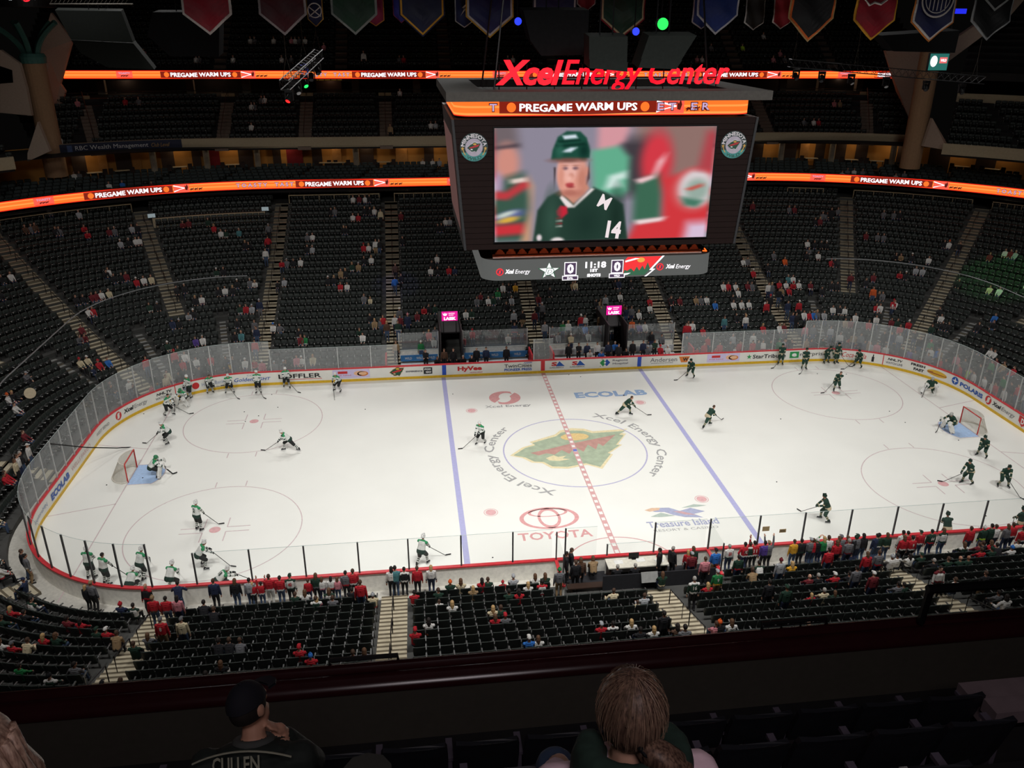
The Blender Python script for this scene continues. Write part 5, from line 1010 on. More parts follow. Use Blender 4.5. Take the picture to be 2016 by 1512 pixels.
sl = -.085 * 0; shape(mb, [(.0, .1), (.55, .1), (1., .98), (.1, .98), (.02, .8)], lambda x, y: f_(x, y), mi=3); shape(mb, [(0.0, .08), (.56, .08), (.82, .62), (.75, .5), (.7, .38), (.63, .7), (.56, .34), (.5, .55), (.42, .3), (.35, .5), (.28, .26), (.2, .42), (.1, .3), (.03, .36)], lambda x, y: f_(x, y, 1), mi=2); shape(mb, disc2(.1, 14, .12), lambda x, y: f_(x, y, 1), .45, .82, 1, 4); shape(mb, [(.05, .72), (.3, .84), (.42, .9), (.3, .92), (.04, .8)], lambda x, y: f_(x, y, 1), mi=0); shape(mb, [(.56, .0), (.62, .0), (.84, .36), (.76, .38), (1.06, 1), (1.0, 1), (.68, .32), (.76, .30)], lambda x, y: f_(x, y, 2), mi=0); shape(mb, [(.02, .18), (.2, .2), (.12, .12), (.02, .08)], lambda x, y: f_(x, y, 2), mi=0); mb.build('bear_picture', RM_, ring)
mb = MB(); [mb.tube([(sx * 5.5, sy * 3.2, 21.8), (sx * 4, sy * 2.2, 34)], .05, 5) for sx in (-1, 1) for sy in (-1, 1)]; mb.build('hoist_cable', m_rail, sbd)
# ================================================================ THINGS HUNG FROM THE ROOF
m_spk = M('speaker_grey', (33, 36, 34), .8, spec=.1); m_blk = M('black_metal', (20, 20, 22), .6, spec=.2); m_wrapb = M('wrap_black', (24, 24, 25), .9, spec=.02); m_wrap = glass('plastic_wrap', .12, (.5, .5, .5), (90, 90, 90), gloss=.12)
def hung(name, pix, y, depth, m_, label, cat, grp=None, lip=False):
    P_ = [aty(u, v, y) for u, v in pix]; c = sum(P_) / len(P_); mb = MB(); n = len(P_)
    mb.add([tuple(p - c) for p in P_] + [(p[0] - c[0], p[1] + depth - c[1], p[2] - c[2] + .15) for p in P_], [tuple(range(n)), tuple(range(n, 2 * n))[::-1]] + [(i, n + i, n + (i + 1) % n, (i + 1) % n) for i in range(n)])
    o = empty(name, tuple(c), label, cat, grp); mb.build('cabinet', m_, o)
    if lip:
        a, b = (P_[-1] - c), (P_[-2] - c); t = a * .72 + (P_[0] - c) * .28; s = b * .72 + (P_[1] - c) * .28; mb = MB(); mb.hexa([tuple(a + np.array([0, -.12, 0])), tuple(b + np.array([0, -.12, 0])), tuple(b), tuple(a), tuple(t + np.array([0, -.12, 0])), tuple(s + np.array([0, -.12, 0])), tuple(s), tuple(t)]); mb.build('front_lip', m_spk, o)
    mb = MB(); top = max(p[2] for p in P_) - c[2]; mb.tube([(-.3, depth / 2, top), (-.3, depth / 2, 33 - c[2])], .03, 4); mb.tube([(.3, depth / 2, top), (.3, depth / 2, 33 - c[2])], .03, 4); mb.build('suspension_cable', m_blk, o); return o
hung('loudspeaker', [(1160, 72), (1236, 72), (1234, 141), (1160, 134)], -6.5, 1.2, m_spk, 'hanging dark grey loudspeaker above the middle red letters', 'loudspeaker', 'hanging loudspeakers', True)
hung('loudspeaker', [(1278, 70), (1372, 70), (1330, 136), (1256, 133)], -6.5, 1.2, m_spk, 'hanging dark grey loudspeaker above the right red letters', 'loudspeaker', 'hanging loudspeakers', True)
hung('covered_equipment', [(1030, 20), (1160, 20), (1156, 108), (1066, 110), (1044, 80)], -3.5, 1.5, m_wrapb, 'black wrapped equipment hanging above the left red letters', 'equipment')
hung('acoustic_panel', [(108, 20), (238, 22), (262, 84), (140, 78)], 14, .6, m_spk, 'upper dark grey acoustic panel hanging at the top left', 'panel', None)
hung('acoustic_panel', [(140, 79), (262, 85), (304, 137), (212, 133), (160, 105)], 14.6, .6, m_spk, 'lower dark grey acoustic panel hanging at the top left', 'panel', None)
hung('covered_equipment', [(300, 24), (432, 24), (431, 111), (335, 111), (290, 70)], 12, 1.6, m_wrapb, 'black wrapped equipment hanging left of the first red banner', 'equipment')
hung('covered_equipment', [(1735, 70), (1890, 60), (1880, 104), (1760, 101)], 13, 1.6, m_wrapb, 'black wrapped equipment hanging above the teal corner screen', 'equipment')
a, b = aty(98, 8, 13), aty(262, 8, 13); mb = MB(); mb.tube([tuple(a), tuple(b)], .05, 6); mb.tube([tuple(a + np.array([0, 0, .3])), tuple(b + np.array([0, 0, .3]))], .05, 6); [mb.tube([tuple(a + (b - a) * t), tuple(a + (b - a) * (t + .05) + np.array([0, 0, .3]))], .02, 4) for t in np.arange(0, .95, .05)]; tag(mb.build('light_batten', m_railm), 'thin metal batten hanging above the top left acoustic panels', 'batten')
for u, v, y, c, lab in ((1305, 47, -2, (40, 255, 90), 'green lit stage lamp above the scoreboard'), (1252, 62, -1.5, (40, 60, 255), 'blue lit stage lamp left of the green one above the scoreboard'), (1020, 42, 0, (40, 60, 255), 'small blue lit stage lamp beside the left wrapped equipment')):
    c0 = aty(u, v, y); o = empty('stage_lamp', tuple(c0), lab, 'stage lamp', 'stage lamps'); r = .3 if c[1] > 200 else .2; mb = MB(); mb.lathe([(.1, .0), (r, .25), (r, .6)], (0, .6, 0), 16, axis=Vector((0, -1, 0))); mb.build('lamp_body', m_blk, o)
    mb = MB(); mb.lathe([(r * .95, 0), (r * .9, .03)], (0, .0, 0), 16, axis=Vector((0, -1, 0))); mb.build('lamp_lens', M('lens_%d_%d' % (c[0], c[1]), c, emit=1.5), o); mb = MB(); mb.tube([(0, .3, r), (0, .3, 33 - c0[2])], .03, 4); mb.build('suspension_cable', m_blk, o)
# trusses
def truss(A_, B_, label, lamps, cables):
    A_, B_ = Vector(A_), Vector(B_); d = (B_ - A_).normalized(); x = d.cross(Vector((0, 0, 1))).normalized(); u = x.cross(d); L_ = (B_ - A_).length; s = .26
    o = empty('lighting_truss', tuple(A_), label, 'lighting truss', 'lighting trusses'); mb = MB(); ch = [x * a + u * b for a, b in ((-s, -s), (s, -s), (s, s), (-s, s))]
    for c in ch: mb.tube([c, c + d * L_], .032, 5)
    n = int(L_ / .55)
    for i in range(n):
        for k in range(4): mb.tube([ch[k] + d * L_ * i / n, ch[(k + 1) % 4] + d * L_ * (i + 1) / n], .014, 4, cap=False); mb.tube([ch[k] + d * L_ * i / n, ch[(k + 1) % 4] + d * L_ * i / n], .012, 4, cap=False)
    mb.build('truss_frame', M('truss_alu', (52, 52, 54), .4, metal=.3), o)
    for t in cables:
        mb = MB(); p = d * L_ * t; mb.tube([p + ch[3], p + Vector((0, 0, 1.4))], .012, 4); mb.tube([p + ch[2], p + Vector((0, 0, 1.4))], .012, 4); mb.tube([p + Vector((0, 0, 1.4)), p + Vector((0, 0, 12))], .015, 4); mb.build('suspension_cable', m_railm, o)
    for i, (t, col, tilt) in enumerate(lamps):
        c = A_ + d * L_ * t - u * (s + .1); q = empty('moving_light', tuple(c), 'moving stage light %s on the %s' % ('with %s lens' % {'r': 'red', 'g': 'green', 'k': 'dark', 'w': 'pale'}[col] + ', ' + ORD[i] + ' from the near end', label.split(' hung')[0]), 'stage light', 'moving lights')
        mb = MB(); mb.box((0, 0, -.1), (.42, .34, .2)); mb.build('lamp_base', m_blk, q); mb = MB(); [mb.box((sx * .22, 0, -.38), (.06, .14, .5)) for sx in (-1, 1)]; mb.build('yoke', m_blk, q)
        ax = Vector((math.sin(tilt) * .8, -.6, -.7)).normalized(); mb = MB(); mb.lathe([(.1, -.28), (.17, -.2), (.17, .18), (.15, .24)], (0, 0, -.5), 14, axis=ax); mb.build('lamp_head', m_blk, q)
        mb = MB(); e = Vector((0, 0, -.5)) + ax * .245; mb.lathe([(.14, 0), (.12, .02)], e, 14, axis=ax); mb.build('lamp_lens', {'r': M('lens_red', (255, 30, 30), emit=2), 'g': M('lens_green', (30, 255, 90), emit=2), 'k': M('lens_dark', (60, 62, 66), .1), 'w': M('lens_pale', (170, 172, 175), .2)}[col], q)
truss(aty(560, 168, 5), aty(628, 106, 13), 'short lighting truss hung at upper left pointing towards the camera', [(.08, 'r', -.5), (.3, 'w', .4), (.5, 'g', .6), (.7, 'k', 0), (.9, 'k', .3)], (.1, .55, .95))
truss(aty(1555, 124, 15), aty(1935, 158, 15), 'long lighting truss hung across the upper right', [(.04, 'k', .2), (.17, 'k', -.3), (.32, 'w', .4), (.5, 'w', 0), (.71, 'k', -.2), (.9, 'k', .2)], (.02, .33, .95))
a = aty(1848, 122, 20); o = empty('corner_screen', tuple(a), 'small lit teal screen hanging at the upper right', 'screen'); mb = MB(); mb.box((0, .12, 0), (1.7, .2, 1.35)); mb.build('screen_case', m_blk, o); mb = MB(); mb.poly([(-.8, .0, -.62), (.8, 0, -.62), (.8, 0, .62), (-.8, 0, .62)]); mb.build('screen_face', M('screen_teal', (40, 112, 104), emit=.9), o)
mb = MB(); f = lambda x, y, dz=0: (x, -.01, y); shape(mb, disc2(.3, 16, .42), f, -.42, .05, 1, 0); shape(mb, rect(.05, -.1, .7, .35), f, 0, 0, 1, 1); text(mb, 'WILD', lambda x, y, dz=0: (x, -.02, y), .38, .12, .5, .2, 0, .04); mb.build('screen_picture', [m_lwhite, M('screen_rose', (236, 110, 110), emit=1.)], o)
mb = MB(); mb.tube([(-.6, .1, .7), (-.6, .1, 10)], .02, 4); mb.tube([(.6, .1, .7), (.6, .1, 10)], .02, 4); mb.build('suspension_cable', m_blk, o)
a = aty(1880, 22, 30); mb = MB(); mb.box(tuple(a), (2.2, .1, .42)); tag(mb.build('blue_strip_screen', M('led_blue', (40, 50, 250), emit=.9)), 'narrow blue lit strip behind the right hand banners', 'screen')
# banners
BANNERS = [(360, 457, 28, 69, (132, 22, 38), [(196, 186, 182)], 'red banner with pale border, first from the left'), (510, 604, 28, 70, (66, 16, 26), [(150, 140, 142)], 'dark maroon banner with grey border'), (652, 743, 28, 69, (24, 54, 38), [(128, 132, 130)], 'dark green banner with grey border'), (786, 876, 30, 73, (26, 32, 62), [(205, 150, 46), (30, 36, 66)], 'dark navy banner with gold border'), (917, 1011, 33, 75, (34, 42, 96), [(206, 204, 200), (206, 160, 60)], 'blue banner with white and gold borders'), (1048, 1135, 35, 76, (34, 42, 84), [(196, 196, 196), (60, 64, 78)], 'navy banner with white border left of the green one'), (1181, 1269, 38, 76, (28, 62, 46), [(192, 176, 140), (138, 30, 44)], 'green banner with cream and red borders'), (1371, 1453, 30, 69, (34, 54, 120), [(190, 190, 196)], 'bright blue banner with white border above the right letters'), (1552, 1641, 36, 83, (30, 30, 33), [(222, 110, 50), (190, 160, 110)], 'black banner with orange and tan borders'), (1680, 1761, 40, 80, (146, 26, 42), [(214, 156, 48)], 'red banner with gold border'), (1793, 1876, 44, 83, (32, 36, 76), [(206, 200, 196), (198, 118, 50)], 'navy banner with white and orange borders'), (1910, 1988, 42, 80, (24, 25, 27), [(150, 152, 154)], 'black banner with grey border, last on the right')]
BACK = [(606, 637, 38, 53, (30, 36, 70), [(196, 150, 60)], 'small navy banner with crossed swords behind the maroon one'), (722, 757, 40, 52, (140, 34, 70), [(206, 140, 60)], 'small crimson banner half hidden behind the dark green one'), (774, 806, 30, 46, (50, 50, 140), [(150, 60, 80)], 'small violet banner half hidden behind the gold bordered navy one'), (896, 932, 42, 55, (30, 40, 84), [(200, 200, 204)], 'small navy banner with white lightning mark'), (1136, 1172, 8, 24, (130, 26, 40), [(180, 170, 170)], 'small red banner hanging high behind the green one'), (1362, 1400, 44, 58, (34, 50, 110), [(190, 180, 180)], 'small blue banner half hidden behind the bright blue one'), (1465, 1503, 45, 60, (28, 27, 28), [(186, 184, 184)], 'small black banner with white border'), (1520, 1556, 44, 58, (136, 24, 42), [(200, 196, 196)], 'small red banner half hidden behind the black orange one')]
def banner(u0, u1, v0, v1, col, borders, label, y, i):
    a, b = aty(u0, v0, y), aty(u1, v0, y); t = aty((u0 + u1) / 2, v1, y); wd = b[0] - a[0]; cx = (a[0] + b[0]) / 2; zs, zt = a[2], t[2]; zT = zs + wd * 1.25
    o = empty('hanging_banner', (cx, y, zt), label, 'banner', 'hanging team banners'); nb = len(borders)
    wave = lambda x, z: .05 * math.sin(9 * x / wd + 2.5 * z + i) + .03 * math.sin(5 * z)
    def pent(mb, k, mi, off):
        w_ = wd / 2 * k; zz = zs - zt; base = (1 - k) * wd * .62; n = 18; rows = []
        H = [base + (zz + .0) * 0]; A_, B_ = [], []
        for j in range(2 * n + 1):
            x = -w_ + w_ * j / n; lo = base + (abs(x) / (wd / 2)) * zz; cols = [lo + (zT - zt - lo) * q / 14 for q in range(15)]; rows.append([(x, off + wave(x, z), z) for z in cols])
        for A_, B_ in zip(rows[:-1], rows[1:]): mb.strip(A_, B_, mi)
    mb = MB(); pent(mb, 1., 0, 0); outer_c = borders[-1]; mb.build('banner_border', M('banner_%d_%d_%d' % outer_c, outer_c, .8), o)
    if nb > 1: mb = MB(); pent(mb, .94, 0, -.04); mb.build('banner_border', M('banner_%d_%d_%d' % borders[0], borders[0], .8), o)
    mb = MB(); pent(mb, .86 if nb > 1 else .9, 0, -.08); c = M('banner_%d_%d_%d' % col, col, .55); mb.build('banner_cloth', c, o)
    mb = MB(); mb.tube([(-wd / 2 - .1, 0, zT - zt), (wd / 2 + .1, 0, zT - zt)], .04, 6); mb.tube([(0, 0, zT - zt), (0, 0, zT - zt + 5)], .02, 4); mb.build('banner_pole', m_blk, o)
    return o, wd, zs - zt
for i, bn in enumerate(BANNERS):
    o, wd, zz = banner(*bn, 5. , i); f = lambda x, y, dz=0: (x, -.22, y); wm = M('banner_mark', (196, 190, 186), .7); mb = MB()
    if i == 9: mb.tube([(-.9, -.12, 2.3), (-.5, -.12, 1.95), (-.2, -.12, 2.1), (.2, -.12, 2.0), (.7, -.12, 2.35)], .07, 4); mb.build('banner_mark', wm, o)
    if i == 10: ringshape(mb, .95, 1.05, f, 0, 2.4, n=30); ringshape(mb, .75, .8, f, 0, 2.4, n=30); [shape(mb, rect(-.5 + .25 * k, 1.75, -.44 + .25 * k, 2.6), f) for k in range(5)]; mb.build('banner_mark', wm, o)
    if i == 11: mb.strip([f(-.9, 2.35), f(0, 1.65), f(.9, 2.35)], [f(-.9, 2.5), f(0, 1.8), f(.9, 2.5)]); mb.build('banner_mark', M('banner_150_152_154', (150, 152, 154), .8), o)
    if i == 4: ringshape(mb, .5, .75, f, -.2, 2.75, n=24); mb.build('banner_mark', wm, o)
for i, bn in enumerate(BACK):
    o, wd, zz = banner(*bn, 9., i); f = lambda x, y, dz=0: (x, -.2, y); mb = MB()
    if i == 0: shape(mb, [(-.35, .6), (.3, 1.1), (.33, 1.05), (-.32, .55)], f); shape(mb, [(.35, .6), (-.3, 1.1), (-.33, 1.05), (.32, .55)], f); ringshape(mb, .36, .42, f, 0, .9, n=20); mb.build('banner_mark', wm, o)
    if i == 3: shape(mb, [(-.25, .55), (.1, .95), (-.05, .95), (.3, 1.4), (-.15, 1.02), (.02, 1.02)], f, 0, .1); mb.build('banner_mark', wm, o)
# camera cable beside the left goal
a = [aty(92, 873, -2), aty(170, 881, 1), aty(230, 882, 3), aty(283, 879, 4.5)]; mb = MB(); mb.tube([tuple(p) for p in a], .035, 5); tag(mb.build('sagging_cable', m_blk), 'black cable sagging across the glass near the left goal', 'cable')
# ================================================================ FIGURES
class Blob:
    """overlapping tapered limbs fused into one continuous skin; every face takes the cloth of the limb it grew from"""
    def __init__(s): s.p = []
    def cap(s, a, b, ra, rb, slot, bands=(), flat=1.): s.p.append(('c', Vector(a), Vector(b), ra, rb, slot, bands, flat)); return s
    def ell(s, c, r, slot, R=None): s.p.append(('e', Vector(c), Vector(r), R or Matrix.Identity(3), slot)); return s
    def raw(s):
        mb = MB()
        for q in s.p:
            if q[0] == 'c':
                _, a, b, ra, rb, sl, bd, fl = q; d = (b - a); L_ = max(d.length, 1e-4); z = d / L_; u = z.orthogonal().normalized()
                if abs(z.z) < .98: u = z.cross(Vector((0, 0, 1))).normalized()
                w_ = z.cross(u); n = 10; rings = []
                for t in (-1., -.7, -.35, 0): rings.append((a + z * ra * t, ra * math.sqrt(max(0, 1 - t * t)) + 1e-4))
                for t in (0., .35, .7, 1.): rings.append((b + z * rb * t, rb * math.sqrt(max(0, 1 - t * t)) + 1e-4))
                vs = [c + (u * math.cos(2 * PI * k / n) + w_ * math.sin(2 * PI * k / n) * fl) * r for c, r in rings for k in range(n)]; m = len(rings)
                fs = [(i * n + k, i * n + (k + 1) % n, (i + 1) * n + (k + 1) % n, (i + 1) * n + k) for i in range(m - 1) for k in range(n)] + [tuple(range(n))[::-1], tuple((m - 1) * n + k for k in range(n))]
                mb.add(vs, fs)
            else:
                _, c, r, R, sl = q; n, m = 12, 8
                vs = [c + R @ Vector((r.x * math.sin(PI * (i + .02) / (m + .04)) * math.cos(2 * PI * k / n), r.y * math.sin(PI * (i + .02) / (m + .04)) * math.sin(2 * PI * k / n), -r.z * math.cos(PI * (i + .02) / (m + .04)))) for i in range(m + 1) for k in range(n)]
                fs = [(i * n + k, i * n + (k + 1) % n, (i + 1) * n + (k + 1) % n, (i + 1) * n + k) for i in range(m) for k in range(n)] + [tuple(range(n))[::-1], tuple(m * n + k for k in range(n))]
                mb.add(vs, fs)
        return mb
    def slots(s, C):
        best = np.full(len(C), 1e9); out = np.zeros(len(C), int)
        for q in s.p:
            if q[0] == 'c':
                _, a, b, ra, rb, sl, bd, fl = q; A_, d = np.array(a), np.array(b - a); t = np.clip(((C - A_) @ d) / max(d @ d, 1e-9), 0, 1)
                D = np.linalg.norm(C - A_ - t[:, None] * d, axis=1) - (ra + (rb - ra) * t); S_ = np.full(len(C), sl)
                for t0, t1, sb in bd: S_[(t >= t0) & (t <= t1)] = sb
            else:
                _, c, r, R, sl = q; X = (C - np.array(c)) @ np.array(R); D = (np.linalg.norm(X / np.array(r), axis=1) - 1) * min(r); S_ = np.full(len(C), sl)
            k = D < best; best[k] = D[k]; out[k] = S_[k]
        return out
    def mesh(s, name, nslots, voxel=.012, ratio=None, smooth=3):
        o = s.raw().build('t', []); o.data.materials.clear()
        m = o.modifiers.new('r', 'REMESH'); m.mode = 'VOXEL'; m.voxel_size = voxel
        if smooth: q = o.modifiers.new('s', 'SMOOTH'); q.factor = .5; q.iterations = smooth
        if ratio: q = o.modifiers.new('d', 'DECIMATE'); q.ratio = ratio
        bpy.context.view_layer.update(); me = bpy.data.meshes.new_from_object(o.evaluated_get(bpy.context.evaluated_depsgraph_get())); me.name = name
        old = o.data; bpy.data.objects.remove(o); bpy.data.meshes.remove(old)
        n = len(me.polygons); C = np.zeros(n * 3); me.polygons.foreach_get('center', C); C = C.reshape(-1, 3)
        for i in range(nslots): me.materials.append(None)
        me.polygons.foreach_set('material_index', s.slots(C).astype(np.int32)); me.polygons.foreach_set('use_smooth', [True] * n); me.update()
        return me
def ik(a, c, l1, l2, hint):
    a, c = Vector(a), Vector(c); d = c - a; L_ = min(d.length, (l1 + l2) * .999); c = a + d.normalized() * L_; d = c - a
    x = (l1 * l1 - l2 * l2 + L_ * L_) / (2 * L_); h = math.sqrt(max(0, l1 * l1 - x * x)); z = d.normalized()
    p = Vector(hint) - a; p = (p - z * p.dot(z)).normalized(); return a + z * x + p * h, c
SKIN, TOP, BOT, SHOE, TRIM, YOKE, GLOVE = 0, 1, 2, 3, 4, 5, 6
def hand(B, w, d, side, slot=SKIN, curl=.5, sc=1.):
    """palm, four unequal bent fingers and a thumb leaving the side of the palm; d = forearm direction"""
    d = Vector(d).normalized(); up = Vector((0, 0, 1)); x = d.cross(up); x = x.normalized() if x.length > .1 else Vector((1, 0, 0)); n = x.cross(d).normalized()
    w = Vector(w); pc_ = w + d * .045 * sc; B.cap(w + d * .012 * sc, w + d * .075 * sc, .03 * sc, .036 * sc, slot)
    for i, (o_, L_) in enumerate(((-.03, .066), (-.01, .078), (.011, .072), (.031, .055))):
        b = w + d * .09 * sc + x * o_ * sc; m_ = b + (d - n * curl * .5).normalized() * L_ * .5 * sc; e = m_ + (d - n * curl * 1.6).normalized() * L_ * .5 * sc
        B.cap(b, m_, .0105 * sc, .0098 * sc, slot); B.cap(m_, e, .0098 * sc, .0085 * sc, slot)
    t0 = w + d * .035 * sc + x * .03 * side * sc; t1 = t0 + (d * .6 + x * side).normalized() * .04 * sc; B.cap(t0, t1, .0125 * sc, .011 * sc, slot); B.cap(t1, t1 + (d - n * .4).normalized() * .028 * sc, .011 * sc, .009 * sc, slot)
def figure(hip=(0, 0, .93), lean=0., hands=None, feet=None, elbow=None, knee=None, head=(0, 0), bulk=1., player=False, side=0., curl=.6):
    """joints -> Blob; faces -y; returns blob, head centre, head rotation, wrists, ankles"""
    B = Blob(); H = Vector(hip); R = Matrix.Rotation(lean, 3, 'X') @ Matrix.Rotation(side, 3, 'Y')
    up = R @ Vector((0, 0, 1)); fw = R @ Vector((0, -1, 0)); k = bulk; P_ = player
    chest = H + up * .36; neck = H + up * .53; HR = R @ Matrix.Rotation(head[1], 3, 'Z') @ Matrix.Rotation(head[0] - lean * .75, 3, 'X')
    hc = neck + up * .05 + (HR @ Vector((0, -.02, .125)))
    # trunk
    hem = [(0, .35, TRIM)] if True else []
    B.ell(H + up * .04, (.165 * k, .12 * k, .13), BOT, R)
    B.cap(H + up * .06 + R @ Vector((-.05, 0, 0)), chest + R @ Vector((-.06, 0, 0)), .125 * k, .13 * k, TOP, [(0, .16, TRIM)]); B.cap(H + up * .06 + R @ Vector((.05, 0, 0)), chest + R @ Vector((.06, 0, 0)), .125 * k, .13 * k, TOP, [(0, .16, TRIM)])
    if P_: B.cap(H - up * .05 + R @ Vector((-.07, 0, 0)), H + up * .15 + R @ Vector((-.06, 0, 0)), .145 * k, .13 * k, TOP, [(0, .5, TRIM)]); B.cap(H - up * .05 + R @ Vector((.07, 0, 0)), H + up * .15 + R @ Vector((.06, 0, 0)), .145 * k, .13 * k, TOP, [(0, .5, TRIM)])
    sw = .185 * k; sh = {s: neck - up * .06 + R @ Vector((sw * s, .0, 0)) for s in (-1, 1)}
    B.cap(sh[-1] - up * .03, sh[1] - up * .03, .07 * k, .07 * k, YOKE); B.ell(chest - up * .02 - fw * .02, (.17 * k, .115 * k, .12), TOP, R); B.ell(chest + up * .07 - fw * .02, (.165 * k, .112 * k, .08), TOP, R); B.ell(chest + up * .145 - fw * .01, (.15 * k, .1 * k, .05), YOKE, R)
    B.cap(neck - up * .03, neck + up * .06, .06, .055, SKIN); B.ell(neck - up * .01, (.1, .085, .045), YOKE, R)
    # head: skull, jaw, nose, ears, brow
    B.ell(hc + HR @ Vector((0, .005, .015)), (.076, .095, .103), SKIN, HR); B.ell(hc + HR @ Vector((0, -.035, -.06)), (.055, .062, .062), SKIN, HR)
    B.cap(hc + HR @ Vector((0, -.092, .01)), hc + HR @ Vector((0, -.108, -.022)), .011, .015, SKIN); B.cap(hc + HR @ Vector((-.03, -.086, .028)), hc + HR @ Vector((.03, -.086, .028)), .014, .014, SKIN); B.cap(hc + HR @ Vector((-.02, -.092, -.055)), hc + HR @ Vector((.02, -.092, -.055)), .011, .011, SKIN)
    for s in (-1, 1): B.ell(hc + HR @ Vector((.078 * s, .008, -.005)), (.014, .024, .033), SKIN, HR)
    wr, an = {}, {}
    for s in (-1, 1):
        hd = Vector(hands[s]); el, w = ik(sh[s], hd, .29, .26, elbow[s] if elbow else sh[s] + Vector((.3 * s, .3, -.3)))
        B.cap(sh[s] - up * .015, el, .064 * k, .054 * k, TOP, [(0, .18, YOKE)] + ([(.62, .86, TRIM)] if P_ else [])); B.cap(el, w, .056 * k, .042 * k + (.012 if P_ else 0), TOP, [(.68, .92, TRIM)])
        d = (w - el).normalized()
        if P_: B.cap(w - d * .05, w + d * .04, .062, .055, GLOVE); hand(B, w, d, s, GLOVE, 1.2, 1.25)
        else: hand(B, w, d, s, SKIN, curl)
        wr[s] = (w, d)
        hp = H + R @ Vector((.088 * s, 0, 0)) - Vector((0, 0, .02)); ft = Vector(feet[s][:3]) + Vector((0, 0, .085)); kn, a_ = ik(hp, ft, .43, .41, knee[s] if knee else hp + Vector((.05 * s, -1, 0)))
        B.cap(hp, kn, (.098 if not P_ else .118) * k, (.066 if not P_ else .09) * k, BOT); 
        if P_: B.cap(kn, a_, .074, .058, SHOE, [(.30, .42, TRIM), (.55, .66, TRIM)])
        else: B.cap(kn, a_, .062, .046, BOT)
        yaw = feet[s][3] if len(feet[s]) > 3 else 0.; fd = Vector((math.sin(yaw), -math.cos(yaw), 0))
        if not P_: B.cap(a_ + Vector((0, 0, -.035)) - fd * .04, a_ + fd * .15 + Vector((0, 0, -.045)), .046, .038, SHOE)
        an[s] = (a_, fd, (a_ - kn).normalized())
    return B, hc, HR, wr, an
# ---- head wear and hair, built about the head centre
def shell(name, r, zcut, fn=None, m=10, n=16):
    mb = MB(); vs = []
    for i in range(m + 1):
        th = PI * .5 * 0 + (PI * (zcut if not callable(zcut) else 1)) * i / m
        for k in range(n):
            ph = 2 * PI * k / n; z_ = zcut(ph) if callable(zcut) else zcut; t = PI * z_ * i / m
            p = Vector((r[0] * math.sin(t) * math.cos(ph), r[1] * math.sin(t) * math.sin(ph), r[2] * math.cos(t))); vs.append(p + Vector((0, .005, .015)))
    fs = [(i * n + k, i * n + (k + 1) % n, (i + 1) * n + (k + 1) % n, (i + 1) * n + k) for i in range(m) for k in range(n)]; mb.add(vs, fs); return mb
front = lambda ph: max(0, -math.sin(ph))      # 1 at the face side
def hair_short(): return shell('h', (.084, .104, .112), lambda ph: .62 - .30 * front(ph) ** .8)
def hair_long():
    mb = shell('h', (.088, .108, .113), lambda ph: .62 - .30 * front(ph) ** .8); B = [(-.07, .03), (-.045, .075), (0, .095), (.045, .075), (.07, .03)]
    rings = [[(x * k1, y * k2 + .01, z) for x, y in B] + [(x * k1 * .8, y * k2 * .5 + .005, z) for x, y in B[::-1]] for z, k1, k2 in ((.02, 1.15, 1.1), (-.06, 1.25, 1.12), (-.15, 1.3, 1.2), (-.24, 1.2, 1.3), (-.32, .8, 1.2))]
    n = 10; vs = [p for r in rings for p in r]; fs = [(i * n + k, i * n + (k + 1) % n, (i + 1) * n + (k + 1) % n, (i + 1) * n + k) for i in range(4) for k in range(n)] + [tuple(range(n))[::-1], tuple(range(4 * n, 5 * n))]; mb.add(vs, fs); return mb
def cap_hat():
    mb = shell('h', (.087, .107, .115), .46); A_ = [(-.075, -.075), (-.05, -.1), (0, -.112), (.05, -.1), (.075, -.075)]; O_ = [(-.07, -.13), (-.045, -.165), (0, -.178), (.045, -.165), (.07, -.13)]
    for dz in (.045, .057): mb.strip([(x, y, dz) for x, y in A_], [(x, y, dz - .012) for x, y in O_])
    mb.strip([(x, y, .033) for x, y in O_], [(x, y, .045) for x, y in O_]); mb.lathe([(.012, .128), (.006, .136)], (0, .005, 0), 8); return mb
def beanie():
    mb = shell('h', (.09, .11, .122), .5); r = [(.094 * math.cos(2 * PI * k / 16), .113 * math.sin(2 * PI * k / 16) + .005) for k in range(16)]
    mb.strip([(x, y, .0) for x, y in r], [(x, y, .045) for x, y in r], closed=True); mb.lathe([(.005, .13), (.028, .145), (.028, .165), (.005, .18)], (0, .005, 0), 10); return mb
def helmet():
    mb = shell('h', (.108, .13, .135), lambda ph: .58 - .16 * front(ph)); mb.box((0, -.02, .148), (.07, .17, .02)); [mb.box((sx * .065, .02, .125), (.03, .16, .025)) for sx in (-1, 1)]; return mb
def mask():
    mb = shell('h', (.108, .135, .14), lambda ph: .8 - .05 * front(ph)); [mb.tube([(x, -.13, .04), (x, -.15, -.03), (x, -.12, -.1)], .005, 4) for x in (-.05, -.025, 0, .025, .05)]; mb.tube([(-.08, -.1, -.03), (0, -.152, -.03), (.08, -.1, -.03)], .005, 4); return mb
def hatmesh(b, name, m=None):
    o = b.build(name, [], smooth=True); me = o.data; bpy.data.objects.remove(o); me.materials.append(None); return me
HM = {'short': hatmesh(hair_short(), 'hair'), 'long': hatmesh(hair_long(), 'hair'), 'cap': hatmesh(cap_hat(), 'cap'), 'knit': hatmesh(beanie(), 'knit_hat'), 'helmet': hatmesh(helmet(), 'helmet'), 'mask': hatmesh(mask(), 'goalie_mask')}
